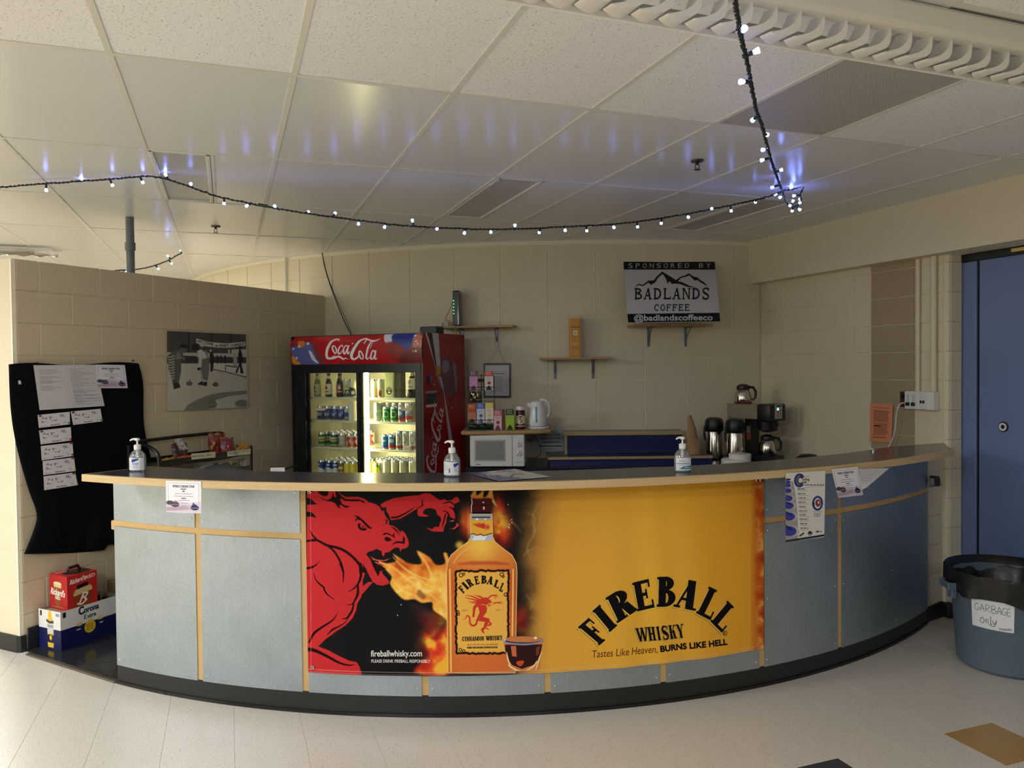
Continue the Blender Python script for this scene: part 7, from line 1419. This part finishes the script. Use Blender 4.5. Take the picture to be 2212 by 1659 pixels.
snack('snack_packet', 'black and white snack packet in front of the yellow bag', 483, 510, 962, 972, .015, (60, 54, 52), 34, .02, band=(226, 222, 210), rzz=.8)
for k, (u0, u1, v0, v1, c_, lab) in enumerate(((352, 384, 1001, 1012, (30, 70, 160), 'blue snack packet at the left of the lower rack tray'), (392, 416, 999, 1011, (36, 80, 176), 'blue snack packet right of the other on lower tray'), (500, 516, 989, 1004, (150, 160, 50), 'green yellow snack bag on the right of lower tray'), (515, 534, 984, 1005, (196, 196, 190), 'silver white crimped snack bag at the lower tray end'))):
    snack('snack_packet', lab, u0, u1, v0, v1, .1, c_, 41+k, .03, z=.936, rzz=.7)
o = onrack(460, 1000, .12); t = thing('snack_carton', 'white snack carton with food picture under the price cards', 'box', (o[0], o[1], .936), rzb); G().box((0, 0, .05), (.28, .1, .1), bev=.002).ob('carton', mat('carton_white', (206, 204, 196), .4), t)
A = Art(140, 50, (206, 204, 196)); A.ell(106, 26, 24, 12, (150, 80, 40)); A.ell(106, 24, 14, 6, (196, 150, 60)); A.line([(8, 30), (40, 24), (60, 30)], 2, (60, 60, 64)); A.ell(60, 16, 12, 6, (70, 80, 66)); G().grid(lambda a, b: Vector((-.14+.28*a, -.051, .1*b)), 1, 1).ob('printed_front', artmat('carton_print', A, .4), t)
# office chair behind the bar
c = ony(483, 1010, 5.0); t = thing('office_chair', 'dark grey curved back of a chair behind the bar', 'chair', (c[0], 5.0, 0), .15); M_ch = mat('chair_charcoal', (46, 48, 52), .6); M_cg = mat('chair_grey_panel', (70, 74, 78), .6)
zt_ = float(ony(470, 1001, 5.0)[2])
def backp(a, b, off):
    x = -.22+.44*a; e = abs(a-.5)*2; top_z = zt_-.10*e**2.6-.02*a; z = .62+(top_z-.62)*b; return Vector((x, .06*e*e*-1+off*(1-.5*b), z))
g = G(); g.grid(lambda a, b: backp(a, b, -.03), 16, 8); g.grid(lambda a, b: backp(a, b, .03), 16, 8)
for s_ in (0, 1):
    pass
bmesh.ops.remove_doubles(g.bm, verts=g.bm.verts, dist=.0008); o = g.ob('backrest', M_ch, t, smooth=True); md = o.modifiers.new('pad', 'SOLIDIFY'); md.thickness = .02; md.offset = 0
for a0, a1 in ((.36, .57), (.6, .80)):
    g = G(); g.grid(lambda a, b: backp(a0+(a1-a0)*a, .35+.62*b, -.046), 6, 6); g.ob('back_panel', M_cg, t, smooth=True)
G().box((0, -.22, .48), (.46, .44, .08), bev=.03, seg=3).ob('seat', M_ch, t, smooth=True); G().box((0, .06, .56), (.06, .02, .26), bev=.005).ob('back_bracket', M_black, t); G().lathe([(0, .1), (.025, .1), (.025, .45), (0, .45)], 14, (0, -.2, 0)).ob('gas_post', M_black, t, smooth=True)
g = G()
for k in range(5):
    an = k*1.2566; g.tube([(0, -.2, .1), (.26*math.cos(an), -.2+.26*math.sin(an), .06)], [.022, .014], 8)
g.ob('star_base', M_black, t, smooth=True)
for k in range(5):
    an = k*1.2566; G().lathe([(0, -.012), (.025, -.012), (.025, .012), (0, .012)], 14, (.26*math.cos(an), -.2+.26*math.sin(an), .0345), axis=(-math.sin(an), math.cos(an), 0)).ob('caster', M_black, t, smooth=True)
# small white card on a stand
c = ony(600, 1015, 5.5); zc = float(ony(600, 1010, 5.5)[2]); t = thing('card_stand', 'small white blank card on a black stand left of the fridge', 'sign', (c[0], 5.5, 0), .1)
w_ = float(ony(615, 1015, 5.5)[0]-ony(585, 1015, 5.5)[0]); G().box((0, -.004, zc-.05), (w_, .004, .1)).ob('card', mat('paper_white', ()), t); g = G().tube([(0, .008, .01), (0, .008, zc-.03)], .008, 8); g.box((0, .008, .012), (.22, .22, .02), bev=.006); g.tube([(0, .01, zc-.012), (w_*.5, .012, zc-.012), (w_*.5+.09, .04, zc+.01)], .006, 6); g.ob('stand', M_black, t)
# ------------------------------------------------------------------ garbage can
GC = (2.77, 4.315); t = thing('garbage_can', 'round blue grey garbage can with black liner and handwritten sign by the door', 'bin', (*GC, 0)); M_can = mat('blue_grey_plastic', (90, 108, 124), .45, bump=.05, bs=150)
G().lathe([(0, .004), (.23, .0), (.252, .02), (.283, .42), (.287, .425), (.288, .44), (.300, .445), (.303, .50), (.296, .505), (.28, .50), (.24, .03), (0, .03)], 56).ob('can_body', M_can, t, smooth=True)
for an in (3.05, -.1):
    g = G(); rot = Matrix.Rotation(an, 3, 'Z'); g.box(rot @ Vector((.315, 0, .45)), (.05, .11, .024), bev=.008, seg=2, rot=rot); g.box(rot @ Vector((.30, 0, .415)), (.02, .05, .07), bev=.006, rot=rot); g.ob('handle', M_can, t, smooth=True)
nzg = np.random.RandomState(12).rand(80)
def bagp(a, b):
    an = 2*math.pi*a; i = int(a*79.99) % 80; wv = .012*math.sin(an*9+1)+.008*math.sin(an*17)+.006*(nzg[i]-.5)
    if b < .5: f = b/.5; r = .318+.006*math.sin(an*13)*(1-f)+wv*.4*(1-f); z = .405+.03*math.sin(an*2+1.2)+.02*math.sin(an*5)+(.545-.405)*f
    else: f = (b-.5)/.5; r = .314-.11*f+wv*f*(1-f); z = .545+.018*math.sin(an*3)*math.sin(f*3.14)-.35*f**1.6
    return Vector((r*math.cos(an), r*math.sin(an), z))
G().grid(bagp, 120, 14).ob('bin_liner', mat('black_bin_bag', (14, 14, 16), .34, bump=.6, bs=26), t, smooth=True)
qs_ = [(2097.2, 1289), (2192, 1306), (2191, 1370), (2096.5, 1350)]
A = quadart(280, 190, qs_, (232, 234, 240)).z(1600, 900, 2.765)
def scribble(strokes, r, c):
    for P in strokes: A.line(P, r, c, 4)
ink = (60, 110, 110)
scribble([[(1428, 1118), (1412, 1112), (1398, 1128), (1402, 1148), (1420, 1152), (1428, 1140), (1418, 1136)], [(1436, 1156), (1446, 1118), (1460, 1160)], [(1440, 1142), (1458, 1144)], [(1470, 1162), (1470, 1122), (1490, 1128), (1486, 1142), (1472, 1144), (1494, 1166)], [(1504, 1170), (1504, 1128), (1524, 1136), (1518, 1148), (1506, 1148), (1528, 1158), (1522, 1172), (1506, 1172)], [(1534, 1176), (1546, 1136), (1558, 1180)], [(1538, 1162), (1556, 1164)], [(1586, 1146), (1572, 1144), (1562, 1162), (1568, 1182), (1582, 1182), (1584, 1168), (1576, 1168)], [(1610, 1150), (1594, 1150), (1592, 1190), (1612, 1192)], [(1594, 1170), (1608, 1172)]], 1.6, ink)
scribble([[(1448, 1196), (1434, 1206), (1434, 1224), (1448, 1230), (1458, 1216), (1448, 1196)], [(1468, 1232), (1468, 1210), (1478, 1212), (1482, 1236)], [(1496, 1194), (1496, 1238), (1502, 1238)], [(1508, 1218), (1514, 1240), (1526, 1226)], [(1530, 1216), (1522, 1246), (1508, 1252), (1486, 1240)]], 1.8, (70, 80, 100))
A.text('THANKS', (1542, 1276), (1620, 1284), (1542, 1262), (50, 54, 74), bold=.3)
def onc(u, v): return oncyl(u, v, GC, .2875)
o = sheet('garbage_sign', None, None, qs_, onc, artmat('garbage_sign_print', A, .6), n=(10, 4)); 
for vtx in o.data.vertices:
    d = Vector((vtx.co.x-GC[0], vtx.co.y-GC[1])); rr_ = .252+(.283-.252)*(vtx.co.z-.02)/.4+.003; d = d.normalized()*max(rr_, .0); vtx.co.x, vtx.co.y = GC[0]+d.x, GC[1]+d.y
o.parent = t; o.location = -t.location
# ------------------------------------------------------------------ string lights
M_wire = mat('green_wire', (14, 28, 24), .5); M_sock = mat('green_socket', (20, 52, 44), .4)
M_bulb = mat('led_bulb', (214, 224, 255), .3, emit=BULB, ecol=(120, 142, 255))
sock_me = G().lathe([(0, -.002), (.0055, -.002), (.0065, .004), (.0062, .026), (0, .026)], 8).mesh('light_socket', True)
bulb_me = G().lathe([(.004, .024), (.0065, .030), (.0085, .042), (.006, .043), (0, .037)], 10).mesh('bulb', True)
def wire(path, par, r=.0032):
    P = crom(path, 10); L = np.r_[0, np.cumsum(np.linalg.norm(np.diff(P, axis=0), axis=1))]; n = max(30, int(L[-1]/.012)); s = np.linspace(0, L[-1], n)
    Q = np.stack([np.interp(s, L, P[:, k]) for k in range(3)], 1); jit = NR.normal(0, .0012, Q.shape)
    for ph in (0, math.pi):
        t = np.gradient(Q, axis=0); t /= np.linalg.norm(t, axis=1)[:, None]+1e-9; up = np.array([0, 0, 1.]); a = np.cross(t, up); a /= np.linalg.norm(a, axis=1)[:, None]+1e-9; b = np.cross(t, a)
        W = Q+jit+.0034*(np.cos(s*2*math.pi/.05+ph)[:, None]*a+np.sin(s*2*math.pi/.05+ph)[:, None]*b)
        o = G().tube([Vector(x) for x in W], r, 5).ob('wire', M_wire, par, smooth=True); o.location = -par.location
    return Q
def bulbs(par, Q, pts, depth):
    for u, v in pts:
        pr_ = np.array([proj(q) for q in Q]); k = int(np.argmin(np.hypot(pr_[:, 0]-u, pr_[:, 1]-v))); a = Q[k]; du, dv = u-pr_[k, 0], v-pr_[k, 1]
        b = np.array(ony(u, v, a[1])); d = b-a; l = np.linalg.norm(d)
        side = np.array([0, -1 if (u*7+v) % 2 else 1, 0])*.6
        if l < .036: d = d/(l+1e-6)*l+side*math.sqrt(max(.040**2-l*l, 1e-6)); 
        d = Vector(d).normalized(); base = Vector(b)-d*.036 if l >= .03 else Vector(a)
        o = link('light_socket', sock_me, M_sock, par, base-par.location); o.rotation_euler = d.to_track_quat('Z', 'Y').to_euler(); link('bulb', bulb_me, M_bulb, o)
H1 = np.array(onz(328, 381, 2.772)); H2 = np.array(onz(1690, 413, 2.765)); pn = np.cross(H2-H1, (0, 0, 1)); pn[2] = 0; pn /= np.linalg.norm(pn)
sw = lambda u, v: onp(u, v, H1, pn)
t = thing('string_lights', 'long string of white lights swagged across the room under the ceiling', 'string lights', H1, 0, 'strings of white lights')
lft = [np.array(onp(u, v, H1, np.array([.12, 1, 0]))) for u, v in ((-60, 409), (0, 405), (65, 399), (165, 392), (250, 386))]
Q = wire(lft+[H1]+[sw(u, v) for u, v in ((390, 396), (470, 424), (560, 443), (650, 459), (760, 474), (870, 487), (1000, 494), (1110, 495), (1220, 490), (1340, 483), (1450, 468), (1560, 447), (1640, 430))]+[H2], t)
bulbs(t, Q, [(100, 411), (168, 388), (238, 396), (303, 389), (363, 382), (417, 402), (481, 435), (538, 445), (598, 449), (661, 457), (721, 461), (776, 483), (833, 490), (892, 479), (946, 495), (1004, 503), (1060, 501), (1112, 491), (1166, 498), (1220, 497), (1268, 494), (1324, 491), (1378, 486), (1430, 478), (1484, 469), (1534, 453), (1581, 453), (1635, 433)], None)
o = G().tube([Vector(Q[0])*0+Vector(sw(558, 442)), Vector(sw(577, 445.5))], .009, 8).ob('connector', M_sock, t, smooth=True); o.location = -t.location
o = G().tube([Vector(H1), Vector(H1)+Vector((0, 0, .013))], .004, 6).ob('ceiling_hook', M_white, t); o.location = -t.location
t = thing('string_lights', 'string of white lights running from the camera side to the bunched end', 'string lights', H2, 0, 'strings of white lights')
px = [(1580, -40), (1586, -5), (1592, 35), (1600, 80), (1612, 125), (1622, 182), (1633, 235), (1645, 270), (1655, 305), (1664, 340), (1673, 367), (1683, 395)]
def dp(v): f = (v+40)/453; return 1/((1-f)/1.56+f/H2[1])
Q = wire([ony(u, v, dp(v)) for u, v in px]+[H2], t, .0036)
bulbs(t, Q, [(1598, 77), (1635, 110), (1600, 181), (1635, 251), (1659, 287), (1647, 326), (1646, 346), (1688, 367), (1668, 405)], None)
t = thing('string_lights', 'bunched end of the light string hanging from the ceiling on the right', 'string lights', onz(1735, 404, 2.77), 0, 'strings of white lights'); yb = H2[1]
Q = wire([H2, ony(1712, 409, yb), ony(1735, 403, yb), ony(1729, 420, yb), ony(1731, 434, yb), ony(1722, 444, yb), ony(1712, 446, yb), ony(1700, 440, yb), ony(1694, 425, yb), ony(1690, 414, yb)], t)
bulbs(t, Q, [(1675, 420), (1684, 427), (1704, 409), (1726, 398), (1715, 423), (1732, 428), (1713, 434), (1724, 441), (1702, 445), (1715, 451), (1724, 453)], None)
t = thing('string_lights', 'distant string of white lights behind the partition by the grey pipe', 'string lights', ony(392, 549, 7.1), 0, 'strings of white lights')
Q = wire([ony(392, 547, 7.1), ony(380, 553, 6.8), ony(365, 562, 6.6), ony(330, 575, 6.25), ony(290, 583, 5.95), ony(258, 584, 5.8), ony(220, 590, 5.6)], t)
bulbs(t, Q, [(365, 554), (367, 567), (338, 578), (266, 584), (392, 543)], None)
